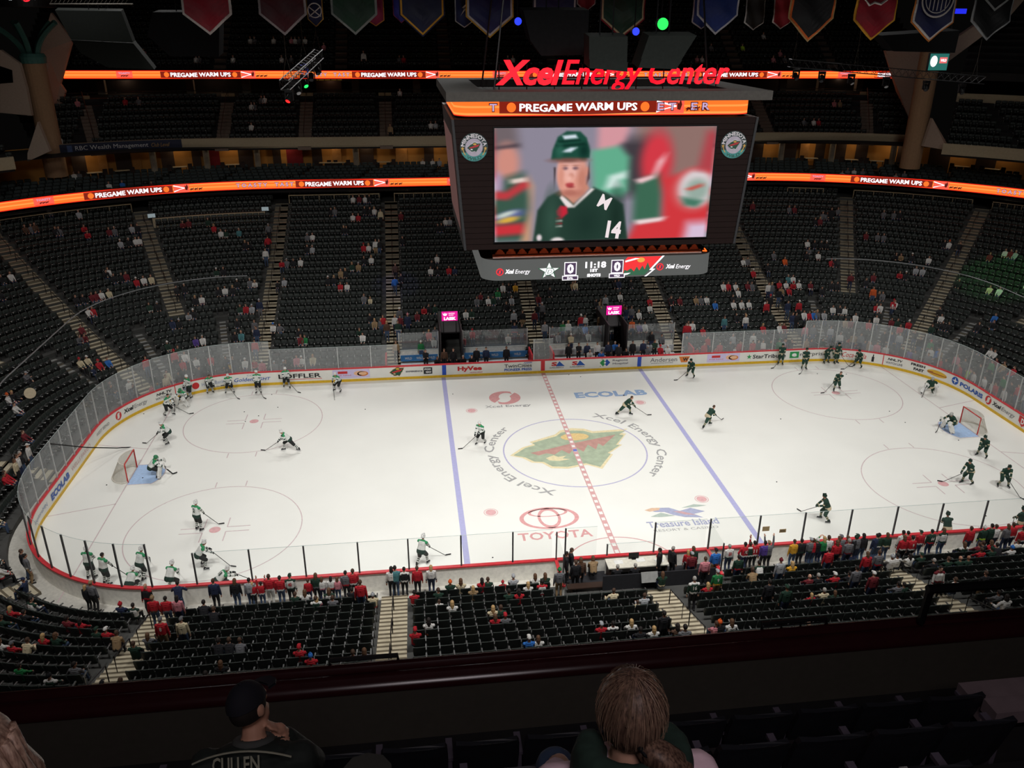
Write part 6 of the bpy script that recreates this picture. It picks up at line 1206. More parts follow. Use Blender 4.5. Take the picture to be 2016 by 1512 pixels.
# ---- poses of the spectators
L2 = lambda x, y, z: {-1: (-x, y, z), 1: (x, y, z)}
SITF = {-1: (-.11, -.36, 0), 1: (.11, -.34, 0)}; SITK = {-1: (-.12, -.5, 1.2), 1: (.12, -.5, 1.2)}
STF = {-1: (-.1, .0, 0, -.2), 1: (.1, -.02, 0, .2)}
POSES = {
 's': dict(hip=(0, .13, .50), lean=-.10, hands=L2(.13, -.22, .60), feet=SITF, knee=SITK),
 'f': dict(hip=(0, .08, .50), lean=.42, hands=L2(.05, -.42, .66), feet=SITF, knee=SITK, head=(-.1, 0)),
 'p': dict(hip=(0, .13, .50), lean=.0, hands={-1: (-.05, -.26, .92), 1: (.14, -.2, .62)}, feet=SITF, knee=SITK, head=(.25, .2)),
 'd': dict(hip=(0, .12, .50), lean=.05, hands={-1: (-.12, -.26, .62), 1: (.30, -.2, .66)}, feet={-1: (-.16, -.4, 0), 1: (.12, -.28, 0)}, knee=SITK, head=(0, -.7)),
 'a': dict(hip=(0, 0, .93), hands=L2(.25, -.04, .84), feet=STF),
 'x': dict(hip=(0, 0, .93), hands={-1: (.08, -.24, 1.12), 1: (-.08, -.22, 1.08)}, feet=STF, lean=.02, elbow={-1: (-.5, -.1, .9), 1: (.5, -.1, .9)}),
 'h': dict(hip=(0, 0, .93), hands={-1: (-.14, -.34, 1.52), 1: (.10, -.34, 1.5)}, feet=STF, elbow={-1: (-.5, -.2, 1.1), 1: (.5, -.2, 1.1)}),
 'u': dict(hip=(0, 0, .93), hands={-1: (-.28, -.14, 1.98), 1: (.22, -.12, .92)}, feet=STF, elbow={-1: (-.6, 0, 1.6), 1: (.5, .1, 1.1)}),
 'v': dict(hip=(0, 0, .93), hands={-1: (-.24, -.14, 1.95), 1: (.24, -.14, 1.95)}, feet=STF, elbow={-1: (-.6, 0, 1.6), 1: (.6, 0, 1.6)}),
 'l': dict(hip=(0, .06, .91), lean=.28, hands=L2(.2, -.42, 1.08), feet={-1: (-.12, .05, 0), 1: (.12, .02, 0)}, elbow={-1: (-.6, 0, 1.), 1: (.6, 0, 1.)}),
 'w': dict(hip=(0, 0, .92), lean=.06, hands={-1: (-.24, -.24, .92), 1: (.24, .14, .88)}, feet={-1: (-.09, .22, 0), 1: (.09, -.26, 0)}),
}
BODY = {}
for k_, v in POSES.items():
    B, hc, HR, wr, an = figure(**v); BODY[k_] = (B.mesh('person_body', 7, .0125), hc, HR.to_4x4(), B.mesh('person_far', 7, .03, .35, 1), wr)
CLO = dict(r=(178, 32, 44), R=(112, 34, 42), w=(214, 212, 208), g=(30, 56, 44), G=(34, 120, 66), k=(30, 30, 34), n=(38, 48, 76), b=(46, 110, 190), y=(104, 104, 108), Y=(164, 166, 170), o=(222, 96, 40), c=(206, 192, 160), t=(150, 124, 92), B=(86, 62, 48), p=(206, 130, 140), u=(84, 62, 140), T=(76, 128, 134), O=(214, 158, 46), d=(62, 80, 108), e=(190, 232, 60))
WORD = dict(r='red', R='maroon', w='white', g='dark green', G='green', k='black', n='navy', b='blue', y='grey', Y='pale grey', o='orange', c='cream', t='tan', B='brown', p='pink', u='purple', T='teal', O='gold', d='denim', e='lime')
def cloth(c): return M('cloth_' + c, CLO[c], .85, vary=.12, scale=9)
SKINS = [M('skin_fair', (206, 160, 136), .6, vary=.06), M('skin_light', (190, 142, 118), .6, vary=.06), M('skin_tan', (160, 112, 88), .6, vary=.06)]
HAIR = dict(s=('short', (74, 54, 42), 'brown hair'), S=('short', (34, 28, 26), 'dark hair'), g=('short', (160, 156, 150), 'grey hair'), l=('long', (96, 68, 48), 'long brown hair'), L=('long', (186, 152, 104), 'long blond hair'), K=('long', (36, 30, 28), 'long dark hair'), B=(None, None, 'bald head'))
def headgear(h):      # 'c?' cap, 'k?' knit hat, else hair
    if h in HAIR: kind, col, wd = HAIR[h]; return (kind, None if col is None else M('hair_' + h, col, .7, vary=.2, scale=30), wd)
    return ('cap' if h[0] == 'c' else 'knit', cloth(h[1]), WORD[h[1]] + (' cap' if h[0] == 'c' else ' knit hat'))
PERSONS = []     # (x, y, z, yaw, pose, top, head, trim, bottom, scale, where)
def sector(s):
    s = s % LEN
    if s < 11.5: return 'far stand below the scoreboard, right half'
    if s < 21.9: return 'far stand right of the scoreboard'
    if s < BR[1] + ARC * .25: return 'far right corner, nearest block'
    if s < BR[1] + ARC * .5: return 'far right corner, middle block'
    if s < BR[3]: return 'right end stand'
    if s < BR[4] + SA - 12.7: return 'near stand at the right'
    if s < BR[4] + SA - .9: return 'near stand right of the penalty box stairs'
    if s < BR[4] + SA + 11.4: return 'near stand middle block'
    if s < BR[4] + SA + 21.9: return 'near stand left block'
    if s < BR[6]: return 'near left corner'
    if s < BR[7] + ARC * .25: return 'left end stand'
    if s < BR[7] + ARC * .5: return 'far left corner, outer block'
    if s < BR[7] + ARC * .75: return 'far left corner, middle block'
    if s < LEN - 21.9: return 'far left corner, inner block'
    if s < LEN - 11.5: return 'far stand left of the benches'
    return 'far stand below the scoreboard, left half'
HH = dict(s=1.2, f=1.08, p=1.2, d=1.18, a=1.63, x=1.63, h=1.63, u=1.63, v=1.63, l=1.5, w=1.6)
OCC = set()
def spot_bowl(u, v, pose, sc=1.):
    hh = HH[pose] * sc; best = None; D = ray(u, v); near = v > 1000
    for k in range(-1, 27):
        z = prof_z(k) if k >= 0 else 0.; d_ = (prof_d(k) - (.12 if pose in 'axhuvlw' else 0)) if k >= 0 else .7
        if k < 0 and pose in 'sfpd': continue
        t = (z + hh - CC[2]) / D[2]
        if t < 0: continue
        X = CC + t * D; e = abs(sdist(X[0], X[1]) - d_)
        if best is None or e < best[0]: best = (e, k, X, z, d_)
    e, k, X, z, d_ = best; s = s_of(X[0], X[1]); q = ringp(s, d_)
    return q[0], q[1], z, math.atan2(q[3], q[2]) - PI / 2, k, s
def crowd(txt, region):
    for e in txt.split():
        a = e.split(','); u, v, pose, top, hd = float(a[0]), float(a[1]), a[2], a[3], a[4]; trim = a[5] if len(a) > 5 and a[5] else top; bot = a[6] if len(a) > 6 and a[6] else 'kdndk'[int(u) % 5]; sc = float(a[7]) if len(a) > 7 else 1.; ry = float(a[8]) if len(a) > 8 else 0.
        sc0 = sc; sc = sc * (.96 + .08 * ((int(u * 7 + v * 3) % 10) / 10))
        x, y, z, yaw, k, s = spot_bowl(u, v, pose, sc)
        row = 'at the boards' if k < 0 else 'row ' + ORD[k] if False else ('%s row' % ORD[k])
        PERSONS.append((x, y, z, yaw + math.radians(ry), pose, top, hd, trim, bot, sc, sector(s), row, u, sc0 < .9))
def crowd_at(txt, fn, where):
    for e in txt.split():
        a = e.split(','); u, v, pose, top, hd = float(a[0]), float(a[1]), a[2], a[3], a[4]; bot = a[5] if len(a) > 5 and a[5] else 'k'; ry = float(a[6]) if len(a) > 6 else 0.
        x, y, z, yaw = fn(u, v, HH[pose]); PERSONS.append((x, y, z, yaw + math.radians(ry), pose, top, hd, top, bot, 1., where, '', u, False))
N_PERS = 255
# ---- who sits and stands where (picture position of the head, pose, top, head, trim, bottom, size)
crowd("""102,413,s,y,S 149,412,s,Y,g 40,441,s,B,s 53,440,s,y,s 62,438,s,B,S 102,445,s,k,s 111,446,s,y,s 163,452,f,r,s 172,450,f,r,S 208,445,s,R,s 221,445,s,y,g 257,442,s,Y,s 267,439,s,k,s
237,474,s,Y,cw 249,467,s,k,g 264,466,s,w,s,R 274,469,s,w,S,R 17,536,s,w,s 3,543,s,k,s 2,574,s,k,s 203,531,f,k,S 215,531,s,w,s,g 228,544,s,k,S 237,538,s,k,s 251,540,s,R,s 266,547,s,r,cw 173,574,s,R,s 186,574,s,R,S 199,574,s,w,s,R 212,570,s,c,g 151,584,s,k,S 161,581,s,k,s
357,432,f,R,s 370,432,s,R,S 409,437,s,g,s 420,440,s,r,L 434,450,s,w,s,g 444,451,s,g,S,w 470,449,s,T,g 482,474,s,k,L 490,475,f,k,s 529,440,w,y,cY 528,463,w,r,s,,k,1,180 523,478,s,k,L 522,490,a,w,s,g,d 425,526,s,g,cw,w 439,532,s,k,s 279,542,s,w,S,R 294,540,s,c,s 466,551,s,k,cw 491,550,s,y,g 502,552,f,w,L,R 362,561,s,k,g 349,569,s,k,S 429,567,s,k,s 442,565,s,w,S,g 457,566,s,k,L 384,586,s,k,L 397,586,s,w,s,R 294,599,s,g,S,w 309,596,s,k,cY 509,592,a,n,cY,,y
177,609,s,w,s,g 186,608,s,r,s 155,640,s,R,S 157,663,f,y,s 166,661,f,R,S 342,635,s,n,cn,,d 355,635,s,k,cY 370,617,f,Y,S 381,614,s,k,cw 333,678,s,g,cw,c 345,678,s,g,s,w 387,671,s,u,s 400,668,s,w,g 164,709,s,c,kr,g 182,706,s,c,cw,g 205,714,s,r,cr 219,709,s,b,s 173,722,s,n,L,,d,.7 291,707,a,r,s 344,693,a,r,kr 355,707,s,r,s 366,699,s,w,s 388,710,s,w,S,k 391,724,a,k,S 347,732,a,k,S 322,728,s,c,s 323,739,a,c,s 263,753,a,w,cw,k 272,764,f,k,S 297,760,a,p,s,,d,.75 305,754,a,T,L,,d,.75 221,754,s,k,S 226,763,f,k,s
471,607,s,g,s,w 482,605,s,r,S 494,605,s,Y,cY 466,630,s,k,s 501,629,a,y,s,,t 504,639,f,w,s,k 503,647,a,n,s,,d 462,660,s,k,S 473,659,s,T,B 502,667,a,r,S,,d 547,552,s,k,S,,,.75 559,549,s,Y,s 645,546,s,k,cw 656,548,s,k,L 535,643,s,w,kb,k 548,645,d,y,s 586,655,s,k,s,w 593,656,s,R,l 597,669,s,G,s,w 412,697,s,r,s 444,708,a,k,S 457,707,h,k,S 481,709,s,w,cw 497,719,f,r,S 513,716,a,p,cw 541,708,a,y,cY 557,712,a,y,cY 563,706,h,k,S 594,698,s,w,cw,R 582,705,s,p,s 613,709,s,c,L 450,720,a,O,kb,,k,.7
60,735,p,y,cY 28,777,s,w,ko,r 37,773,d,k,L 18,796,s,w,s,r 45,850,s,R,s,,d 46,877,a,w,cw 33,892,a,k,g 22,898,a,w,s 20,907,a,c,l 7,930,s,r,s 20,934,s,r,S 3,1011,s,c,s,n
""", 0)
crowd("""694,388,s,w,s 706,388,s,R,s 718,388,s,w,S 726,388,s,k,s 650,414,s,k,S 658,411,s,y,s 717,410,s,k,s 727,414,s,k,S 736,413,s,w,L 749,409,a,c,s 694,422,s,w,s,R 705,422,s,r,s 676,447,s,k,L 681,448,s,k,s 604,461,s,y,cY 615,459,s,w,s,R 739,471,a,w,s,g,t 746,470,a,k,g 715,484,s,r,cr 725,483,s,w,L,R 603,486,s,k,S 614,485,s,Y,g 553,517,f,r,s 563,513,s,y,cY 575,515,s,k,S 589,514,s,w,s 716,507,s,k,s 730,509,s,w,L,n 692,521,s,g,L,w 705,520,s,t,cY,,d 670,533,s,t,s 679,532,s,k,L 669,560,s,r,s,w 682,562,s,w,S,n 716,581,s,y,s 728,591,s,c,L,,,.75 728,623,d,k,S 737,630,s,t,L 753,628,a,r,s,,d 749,632,a,y,L,,d,.8 761,630,a,B,L 786,605,a,y,cw 787,617,a,R,S 777,628,a,w,L 783,632,a,g,s,w,d 779,668,a,t,s 707,653,f,g,s,w 714,653,s,w,S,g 778,521,w,B,s,,k 777,541,w,b,s,,d,1,180 789,547,s,k,s 792,471,s,k,S 789,422,s,R,s
938,583,s,y,s 948,584,s,R,s,,,.8 960,581,s,w,g,R 971,584,s,g,cg 981,574,s,G,kG,w 995,591,d,k,s 1009,589,s,Y,g 844,600,s,k,s 856,598,s,g,S 821,612,s,R,s 835,610,f,r,S 917,612,s,w,s,g 929,612,s,g,S,w 1014,619,a,Y,cY 1026,607,a,k,s,,t 1012,635,a,n,s,r 1026,636,a,k,l 802,615,a,n,kp 844,650,s,r,L 834,654,s,k,S 856,643,a,y,s,,d 828,668,a,G,kw,w 854,664,s,w,s 931,655,s,r,kr 913,668,s,r,s 1002,664,s,w,g,G
1052,612,a,R,s 1061,605,a,k,s 1070,603,a,y,cY 1073,636,a,Y,s 1087,642,s,k,S,w 1106,631,a,G,g 1120,636,a,w,L 1141,616,a,r,kw 1151,621,a,w,s,k 1058,577,s,R,s 1084,570,s,k,s 1174,591,s,k,S 1181,588,s,t,l 1195,586,a,Y,s 1181,603,a,t,L 1179,616,a,t,L 1224,581,s,w,s,g 1224,596,s,R,S 1275,595,s,w,S,g 1285,593,s,r,s 1320,583,s,R,s 1334,581,s,R,S 1328,591,d,k,s 1247,609,a,y,s 1255,609,s,w,L 1238,612,a,n,s 1243,628,a,o,s,,d 1257,635,s,u,S 1269,635,s,w,s 1196,631,s,k,S 1203,640,s,w,s,g 1153,642,s,b,s 1183,636,s,R,s 1351,633,a,r,s 1328,640,s,y,cY 1122,655,x,c,kw 1160,657,s,w,s 1101,661,s,Y,s 1282,653,a,k,s 1299,655,s,y,S
989,557,s,w,s 1001,558,s,k,s 1014,558,s,O,s 1126,553,s,t,s,,d 1133,555,s,c,s 1210,551,s,k,S 1218,551,s,n,s 1243,553,s,k,s 861,508,s,w,s 850,515,s,k,S 847,522,s,w,s,k 861,525,s,k,s 883,522,s,r,S 895,525,s,n,s 887,435,s,Y,s 861,438,s,k,s 868,437,s,k,S 878,435,s,w,s
""", 1)
crowd("""1479,396,a,R,s 1557,408,s,y,s 1567,408,s,R,s 1617,413,s,y,s 1627,415,s,y,S 1639,412,a,k,s 1652,412,s,y,s 1614,427,s,R,L 1606,430,s,k,s 1741,418,s,y,g 1761,418,s,y,s 1772,418,s,k,s 1707,462,s,R,s 1729,463,s,y,s 1741,462,s,y,S 1592,475,s,w,S,k 1606,477,s,k,s 1619,477,s,k,S 1629,477,s,k,cw 1584,492,s,k,s 1593,490,f,y,s 1614,500,s,w,s,R 1531,502,s,y,s 1541,503,s,o,s 1639,513,s,r,cr 1647,515,s,k,s 1516,523,s,k,S 1469,513,s,w,s,g 1479,512,s,y,S 1489,535,s,r,cw 1774,503,f,t,s 1765,501,f,k,s 1796,502,s,k,cw 1832,503,s,w,S,n 1867,478,s,w,ko 1857,478,s,k,S 1886,483,s,k,s 1807,522,s,Y,s 1821,523,s,Y,S 1957,495,s,R,s 1974,495,s,w,s,R 1986,495,s,R,S 1996,497,s,Y,g
1547,538,s,T,g 1557,538,s,w,S,g 1534,553,s,r,S 1546,553,s,w,s,r 1557,553,f,r,kr 1569,550,s,w,cw,g 1602,562,s,R,s,w 1616,562,s,k,S 1636,552,s,k,s 1649,555,s,k,S 1677,542,w,R,S,k 1706,545,s,k,s 1721,543,s,R,s 1772,538,f,r,s 1782,542,s,k,cw 1721,570,a,o,s 1732,573,s,k,L 1739,575,s,y,S 1884,555,s,k,g 1941,568,s,c,s 1961,570,s,w,s 2013,557,s,w,s 1517,560,a,w,s 1526,562,a,y,L 1531,567,a,k,S 1547,572,s,t,s,k 1561,572,s,r,s 1504,590,a,r,s 1511,592,s,w,S 1524,587,a,k,kr 1551,593,a,n,S 1574,593,a,r,cw 1581,610,s,w,S 1592,612,s,r,s 1601,610,s,b,S 1621,610,s,Y,s 1611,614,s,y,L 1641,603,s,w,S,g 1654,603,s,k,s,w 1664,605,s,w,s,g 1561,617,a,n,s 1569,618,a,k,S 1727,598,s,r,s,w 1734,600,s,w,S 1762,587,s,r,kr,w 1761,598,s,w,S,r 1844,612,s,k,s 1859,617,s,w,S,k 1966,617,s,b,s 1932,635,s,k,s 1946,637,d,k,s 1841,637,s,g,s 1851,638,s,k,S 1862,640,s,k,s
1347,633,a,r,S 1359,637,s,w,S,R 1366,636,s,w,s 1382,643,s,r,s 1431,628,a,T,s 1467,617,s,k,s,w 1471,623,a,w,L,k 1457,624,s,k,S 1507,643,s,r,L 1547,640,s,R,S 1541,643,s,w,s 1581,637,a,p,S 1712,628,s,r,s 1726,628,s,w,S,k 1664,625,s,t,s 1674,625,s,R,s 1687,625,s,w,s 1757,627,s,R,S 1771,625,s,g,s 1774,640,s,r,s 1786,638,s,r,cw 1801,653,h,k,s 1439,588,s,w,s,g 1451,588,s,k,s 1460,592,s,w,S 1472,590,s,w,s,k 1396,587,s,w,cg,g 1404,590,s,b,S 1366,580,s,t,s 1376,580,s,y,S 1467,552,s,R,s 1476,553,s,y,s 1420,553,s,w,s,p 1430,553,s,r,s 1448,565,s,w,L 1457,564,s,w,s
1357,669,a,k,s 1386,675,a,r,s 1397,667,a,r,S 1422,680,a,r,s 1431,667,a,k,s 1444,660,a,Y,g 1454,670,a,r,s 1486,675,a,r,S 1490,663,a,w,s 1501,670,a,w,s,r 1521,675,a,g,s,w 1537,663,a,Y,s 1551,663,h,k,S 1544,677,a,G,kG 1556,678,a,r,s 1564,683,a,n,s 1601,640,a,y,s 1591,670,a,t,s 1607,677,a,k,s 1636,643,a,Y,s 1656,657,a,w,s,k 1682,660,a,t,s 1681,680,s,r,s 1691,680,s,r,s 1704,680,a,n,s 1711,667,a,t,g 1714,682,a,Y,s 1727,680,a,p,s 1756,657,a,n,s 1771,660,a,Y,S 1747,677,a,w,s 1792,690,a,u,s 1806,690,a,y,s 1811,667,a,k,s 1832,673,a,G,kr,r 1844,690,a,b,s 1854,687,a,t,s 1817,703,a,y,s 1836,713,a,r,s 1881,720,a,y,s 1891,730,a,e,s 1894,697,a,p,s 1907,707,a,y,s 1919,733,a,w,S 1912,730,a,y,s 1944,713,a,G,s,k 1941,743,a,w,s 1951,753,a,w,S,p 1961,767,a,w,s 1974,743,a,G,s 1997,760,a,r,s 1931,757,a,r,s 1941,680,s,k,s 1951,687,s,w,s,g 1962,690,s,w,s,k 1961,707,s,R,S 1984,713,s,t,s 2001,723,s,r,s 1370,683,a,r,s,,,.75 1410,687,a,r,S,,,.75 1447,684,a,w,s,R,,.75 1470,684,a,R,S 1508,684,a,k,s 1620,668,a,g,S,c 1668,672,a,k,S 1697,663,a,y,s 1740,660,a,k,s 1780,683,a,k,S 1826,690,a,w,s,g 1866,708,a,k,s 1873,722,a,r,S 1925,720,a,k,s 1985,755,a,k,S 2008,772,a,w,s
""", 2)
crowd("""175,1148,a,k,L,,,.8 200,1128,a,y,ct,k 355,1137,l,n,S,,d 423,1132,a,n,s,,k 463,1137,a,k,l 490,1140,a,Y,S,,d 500,1133,a,r,L,w,,.8 518,1128,v,r,S,w,,.85 527,1140,a,r,s,w,w 553,1123,a,r,S,w,d 573,1118,a,w,cg,g,k 607,1135,a,r,s,,,.8 620,1137,a,g,l,y 632,1143,a,w,l,p,,.85 650,1143,a,w,K,r,,.8 663,1141,a,p,l,,,.8
238,1187,s,n,kr,w 265,1185,s,w,S,g 298,1180,a,r,kt,B 323,1183,a,r,S,y 347,1177,a,p,K 315,1220,a,r,cy,,t 357,1217,a,c,cy,,d 397,1200,f,k,S 420,1203,f,k,s 293,1243,s,y,l 265,1260,s,g,s 30,1190,s,r,L 43,1207,s,k,S 57,1183,d,w,S,g 8,1210,s,g,s 15,1247,s,w,l 35,1255,s,r,cy,w 55,1262,f,c,s 95,1240,s,r,L 118,1240,d,g,l 190,1237,s,g,cg 208,1238,s,r,cw 230,1247,f,t,s 137,1210,s,R,S 160,1217,s,r,K 40,1307,s,G,S 105,1317,s,g,kk,w 143,1313,d,y,S,,d 205,1335,s,g,ck 238,1337,s,O,s 408,1313,s,r,K 433,1308,s,k,l,,w 428,1270,f,k,S 448,1273,f,k,s 470,1270,f,y,s 588,1277,s,r,cr,w 613,1278,s,r,kb,w 582,1162,s,g,s,w 600,1163,s,w,l,g 623,1166,s,g,s,w 623,1180,s,p,L,r 647,1163,s,w,l,g 655,1170,s,y,s
679,1133,a,y,S,r 694,1123,a,r,s,w 709,1142,a,r,s,,d 692,1160,s,k,S 734,1165,s,c,kY,r 777,1113,a,T,S,,d 770,1112,a,w,K,k 795,1105,a,k,S,w 820,1100,a,r,s,,k 847,1097,a,w,L,k 884,1122,s,g,ko,w 815,1155,s,r,S,w 862,1150,s,g,s,c 864,1178,s,w,s,,,.8 889,1175,s,w,L 907,1143,s,c,l 930,1147,s,t,L 949,1143,s,r,K 960,1138,s,g,s,w 984,1115,s,r,kr,w,,.8 1005,1108,s,Y,cY 1000,1153,s,g,S,w 1020,1155,s,r,K 1040,1150,s,w,L 1067,1143,s,w,S,r 1052,1127,s,w,l,g 1072,1127,s,g,l,w 1100,1117,a,y,kG,,t 970,1192,s,c,L 985,1190,s,g,s,o 975,1212,s,r,l,c 995,1212,s,y,cr 817,1232,s,r,cr 844,1223,s,w,K,o 695,1277,s,y,s 717,1280,s,y,l 1042,1257,s,b,cw,w 1060,1257,s,w,l 1205,1155,d,c,s,,d 1269,1173,d,Y,s 1254,1182,s,c,s,,,.75 1182,1222,s,r,cY 1207,1227,s,k,S,w 1244,1225,s,w,L 1257,1228,s,k,S 1284,1228,s,w,L 1309,1210,a,k,S 1332,1227,s,B,K
1302,1123,s,g,l,c
""", 3)
crowd("""1422,1052,a,w,g,g 1457,1055,u,r,S,w 1469,1057,a,g,s,w 1479,1058,a,r,S,w 1499,1057,a,u,S 1509,1060,v,y,ct 1551,1048,a,O,s 1582,1043,a,y,cY,g 1597,1047,a,k,kw 1574,1058,a,k,S,g 1597,1057,a,r,s,,d 1617,1052,h,G,L 1639,1043,a,r,l 1634,1060,a,w,s 1656,1043,a,R,l 1654,1053,a,y,cy 1672,1042,a,k,kg 1682,1047,a,y,cg 1691,1043,a,k,K 1716,1037,a,g,S,w 1736,1040,a,g,l,c 1731,1058,a,n,S 1766,1035,a,w,S,k 1779,1040,a,r,S,w 1806,1040,a,r,cg,w 1822,1033,a,g,S,r 1851,1036,a,w,l,g 1877,1050,s,g,l,w 1907,1035,a,r,s,,d 1931,1032,a,g,kw,e 1944,1027,a,g,S 1957,1032,a,w,s,k 1977,1028,a,y,l 1997,1033,a,r,s,w 2011,1037,a,r,S,w
1629,1077,a,r,S,,d 1654,1073,a,r,l,k 1677,1070,a,y,g,R 1779,1055,a,r,l,w 1794,1055,a,r,S,w 1706,1087,a,r,l 1727,1082,a,y,s,r 1929,1062,s,k,s 1944,1060,s,r,l 1911,1055,s,R,s 1951,1077,s,g,kg 1931,1080,s,r,s,w 1965,1077,f,k,S 1992,1077,s,w,kb,g 2007,1067,s,w,s 1367,1097,a,R,cY 1366,1080,a,g,l,w 1349,1075,a,r,L,w,k,.85 1389,1100,a,p,s,R 1414,1090,a,b,ck,,t 1452,1092,a,g,S,r 1481,1123,f,t,s 1499,1117,f,w,S,g 1536,1100,a,Y,kR,,d 1561,1110,s,O,L 1587,1125,s,R,B 1605,1124,s,k,g 1642,1127,s,r,cw 1672,1127,s,k,S 1692,1123,a,y,S 1722,1130,a,R,cw 1754,1092,s,w,kY 1766,1092,s,w,S,k 1794,1095,s,w,K,k 1816,1093,s,g,cg 1830,1094,s,k,g 1882,1090,s,g,B 1901,1092,s,g,B 1866,1098,s,g,s
1369,1142,a,g,g,w,k 1391,1145,s,r,L 1416,1130,a,G,cY,O,t 1519,1150,a,k,S 1547,1152,a,g,cg 1596,1168,s,r,L,w,,.8 1622,1160,s,c,g 1642,1163,s,g,l,,,.85 1777,1147,s,g,S 1766,1145,s,y,S 1881,1140,s,w,s,n 1936,1123,a,k,s,,t 2012,1123,s,B,l 1955,1155,s,y,S 1416,1222,s,k,ko,,d 1441,1223,s,w,l,k 1408,1222,s,p,s 1347,1230,a,y,S 1584,1216,s,k,B 1987,1180,d,w,K,y,d 295,1137,a,k,B,r,k,1,170 64,1088,a,y,S,w,t 58,1079,a,k,s 34,1074,s,g,B,w 40,1096,s,w,s,r 92,1113,s,n,cn,,d,1,120 1851,1117,a,w,S,R,k,1,180
""", 4)
# bench staff, penalty box officials, upper decks, lounge, concourse
def on_floor(z, ylim, face): return lambda u, v, hh: (lambda a: (a[0], min(max(a[1], ylim[0]), ylim[1]), z, face))(atz(u, v, z + hh))
crowd_at('837,683,x,k,s 874,687,a,B,s 891,680,a,k,s 936,678,a,k,g 954,675,a,n,S 995,678,a,k,s', on_floor(.31, (13.35, 13.8), 0), 'left team bench')
crowd_at('1117,673,a,k,S 1136,671,x,k,s 1153,671,a,n,g 1172,669,a,w,s 1195,671,a,n,s 1210,673,x,b,g 1219,680,a,k,s 1243,669,a,k,S 1259,662,a,n,s 1287,668,x,g,l', on_floor(.31, (13.35, 13.9), 0), 'right team bench')
crowd_at('860,697,f,k,s 910,695,f,k,g 927,695,f,k,S', on_floor(.31, (13.45, 13.6), 0), 'left team bench, leaning low')
crowd_at('1158,687,f,w,g 1184,694,f,b,S 1228,683,f,k,s 1276,683,s,y,cY 1301,682,s,r,cr 1316,683,s,w,cw', on_floor(.31, (13.45, 13.7), 0), 'right team bench, sitting low')
crowd_at('1238,652,w,k,s', on_floor(.1, (15.6, 16.5), 0), 'right player tunnel')
crowd_at('1125,1083,a,k,s,k,-90 1115,1090,a,k,S,k,-90 1134,1107,a,k,s 1144,1102,a,B,l 1169,1105,f,t,l 1300,1083,a,k,S,k,60 1325,1080,a,k,g,k,-60', on_floor(.25, (-14.6, -13.4), PI), 'penalty box')
crowd_at('1209,1098,s,k,g 1244,1097,s,k,g', on_floor(.25, (-14.35, -14.3), PI), 'chair behind the scorekeepers table')
def on_upper(u, v, hh):
    best = None
    for k in range(8):
        for t in [0]:
            off = .3 + .84 * k + .45; z = 14.25 + .56 * k; a = atz(u, v, z + hh)
            tt = a[0] if abs(a[0]) <= 28 else math.copysign(28 + 26.5 * math.atan2(abs(a[0]) - 28, a[1] - 12.5), a[0]); q = pc(tt, off); e = abs(q[1] - a[1])
            if best is None or e < best[0]: best = (e, q[0], q[1], z, math.atan2(q[3], q[2]) - PI / 2)
    return best[1:]
crowd_at('147,193,s,p,s 245,197,s,r,s 270,197,s,y,s 487,207,s,w,s 493,207,s,y,S 508,193,s,y,s 516,192,s,w,s 487,248,s,w,s 120,282,a,w,s 135,280,s,w,s 200,273,a,w,s 787,180,s,w,s 846,234,s,w,s 855,234,s,Y,s 767,255,a,t,l 1636,195,s,p,s 1647,195,s,t,S 1591,230,s,w,s 1601,230,s,r,s 1577,232,s,y,s 1521,250,a,w,s', on_upper, 'upper side deck')
def on_top(u, v, hh):
    best = None
    for k in range(20):
        y, z = 45.95 + .84 * k, 20.75 + .57 * k; D = ray(u, v); t = (y - CC[1]) / D[1]; X = CC + t * D; e = abs(X[2] - z - hh)
        if best is None or e < best[0]: best = (e, X[0], y, z, 0.)
    return best[1:]
crowd_at('492,77,s,w,s 500,77,s,y,s 538,77,s,w,s 573,77,s,p,s 580,76,s,w,s 588,77,s,y,S 600,78,s,w,s 553,105,s,w,s 572,105,s,y,s 637,90,s,p,s 387,128,s,w,s 393,128,s,y,s 460,130,s,w,s 282,103,s,p,s 717,131,a,w,s 787,131,s,y,s 795,131,s,r,s 1010,105,s,w,s 1000,105,s,y,s 1464,82,s,e,s 1504,70,s,w,s 1401,93,s,y,s 1374,107,s,p,s 1384,107,s,w,s 1537,103,s,p,s 1524,113,s,p,s 1547,107,s,y,s', on_top, 'top deck above the upper ribbon')
def on_club(u, v, hh):
    best = None
    for k in range(6):
        d = R1D + .95 + .95 * k; z = 10.35 + .14 * k; a = atz(u, v, z + hh); e = abs(sdist(a[0], a[1]) - d)
        if best is None or e < best[0]: s = s_of(a[0], a[1]); q = ringp(s, d); best = (e, q[0], q[1], z, math.atan2(q[3], q[2]) - PI / 2)
    return best[1:]
crowd_at('142,338,s,w,s 152,337,s,y,s 217,362,s,w,s 243,360,s,b,s 297,358,s,R,s 830,302,s,w,s 849,304,s,w,s 862,304,s,Y,s 1657,335,s,w,s 1671,335,s,y,s 1683,334,s,w,s 1699,333,s,y,s 1764,343,s,w,s 1781,340,s,y,s', on_club, 'club level rows')
def on_conc(u, v, hh):
    z = prof_z(26); d = 24.6; a = atz(u, v, z + hh); s = s_of(a[0], a[1]); q = ringp(s, d); return q[0], q[1], z, math.atan2(q[3], q[2]) - PI / 2
crowd_at('560,383,a,w,s 583,380,a,t,s 593,380,a,y,s 661,375,a,w,s 678,375,a,c,s 808,374,a,r,s 837,374,a,y,s 872,374,a,w,s', on_conc, 'rail behind the top row under the lower ribbon')
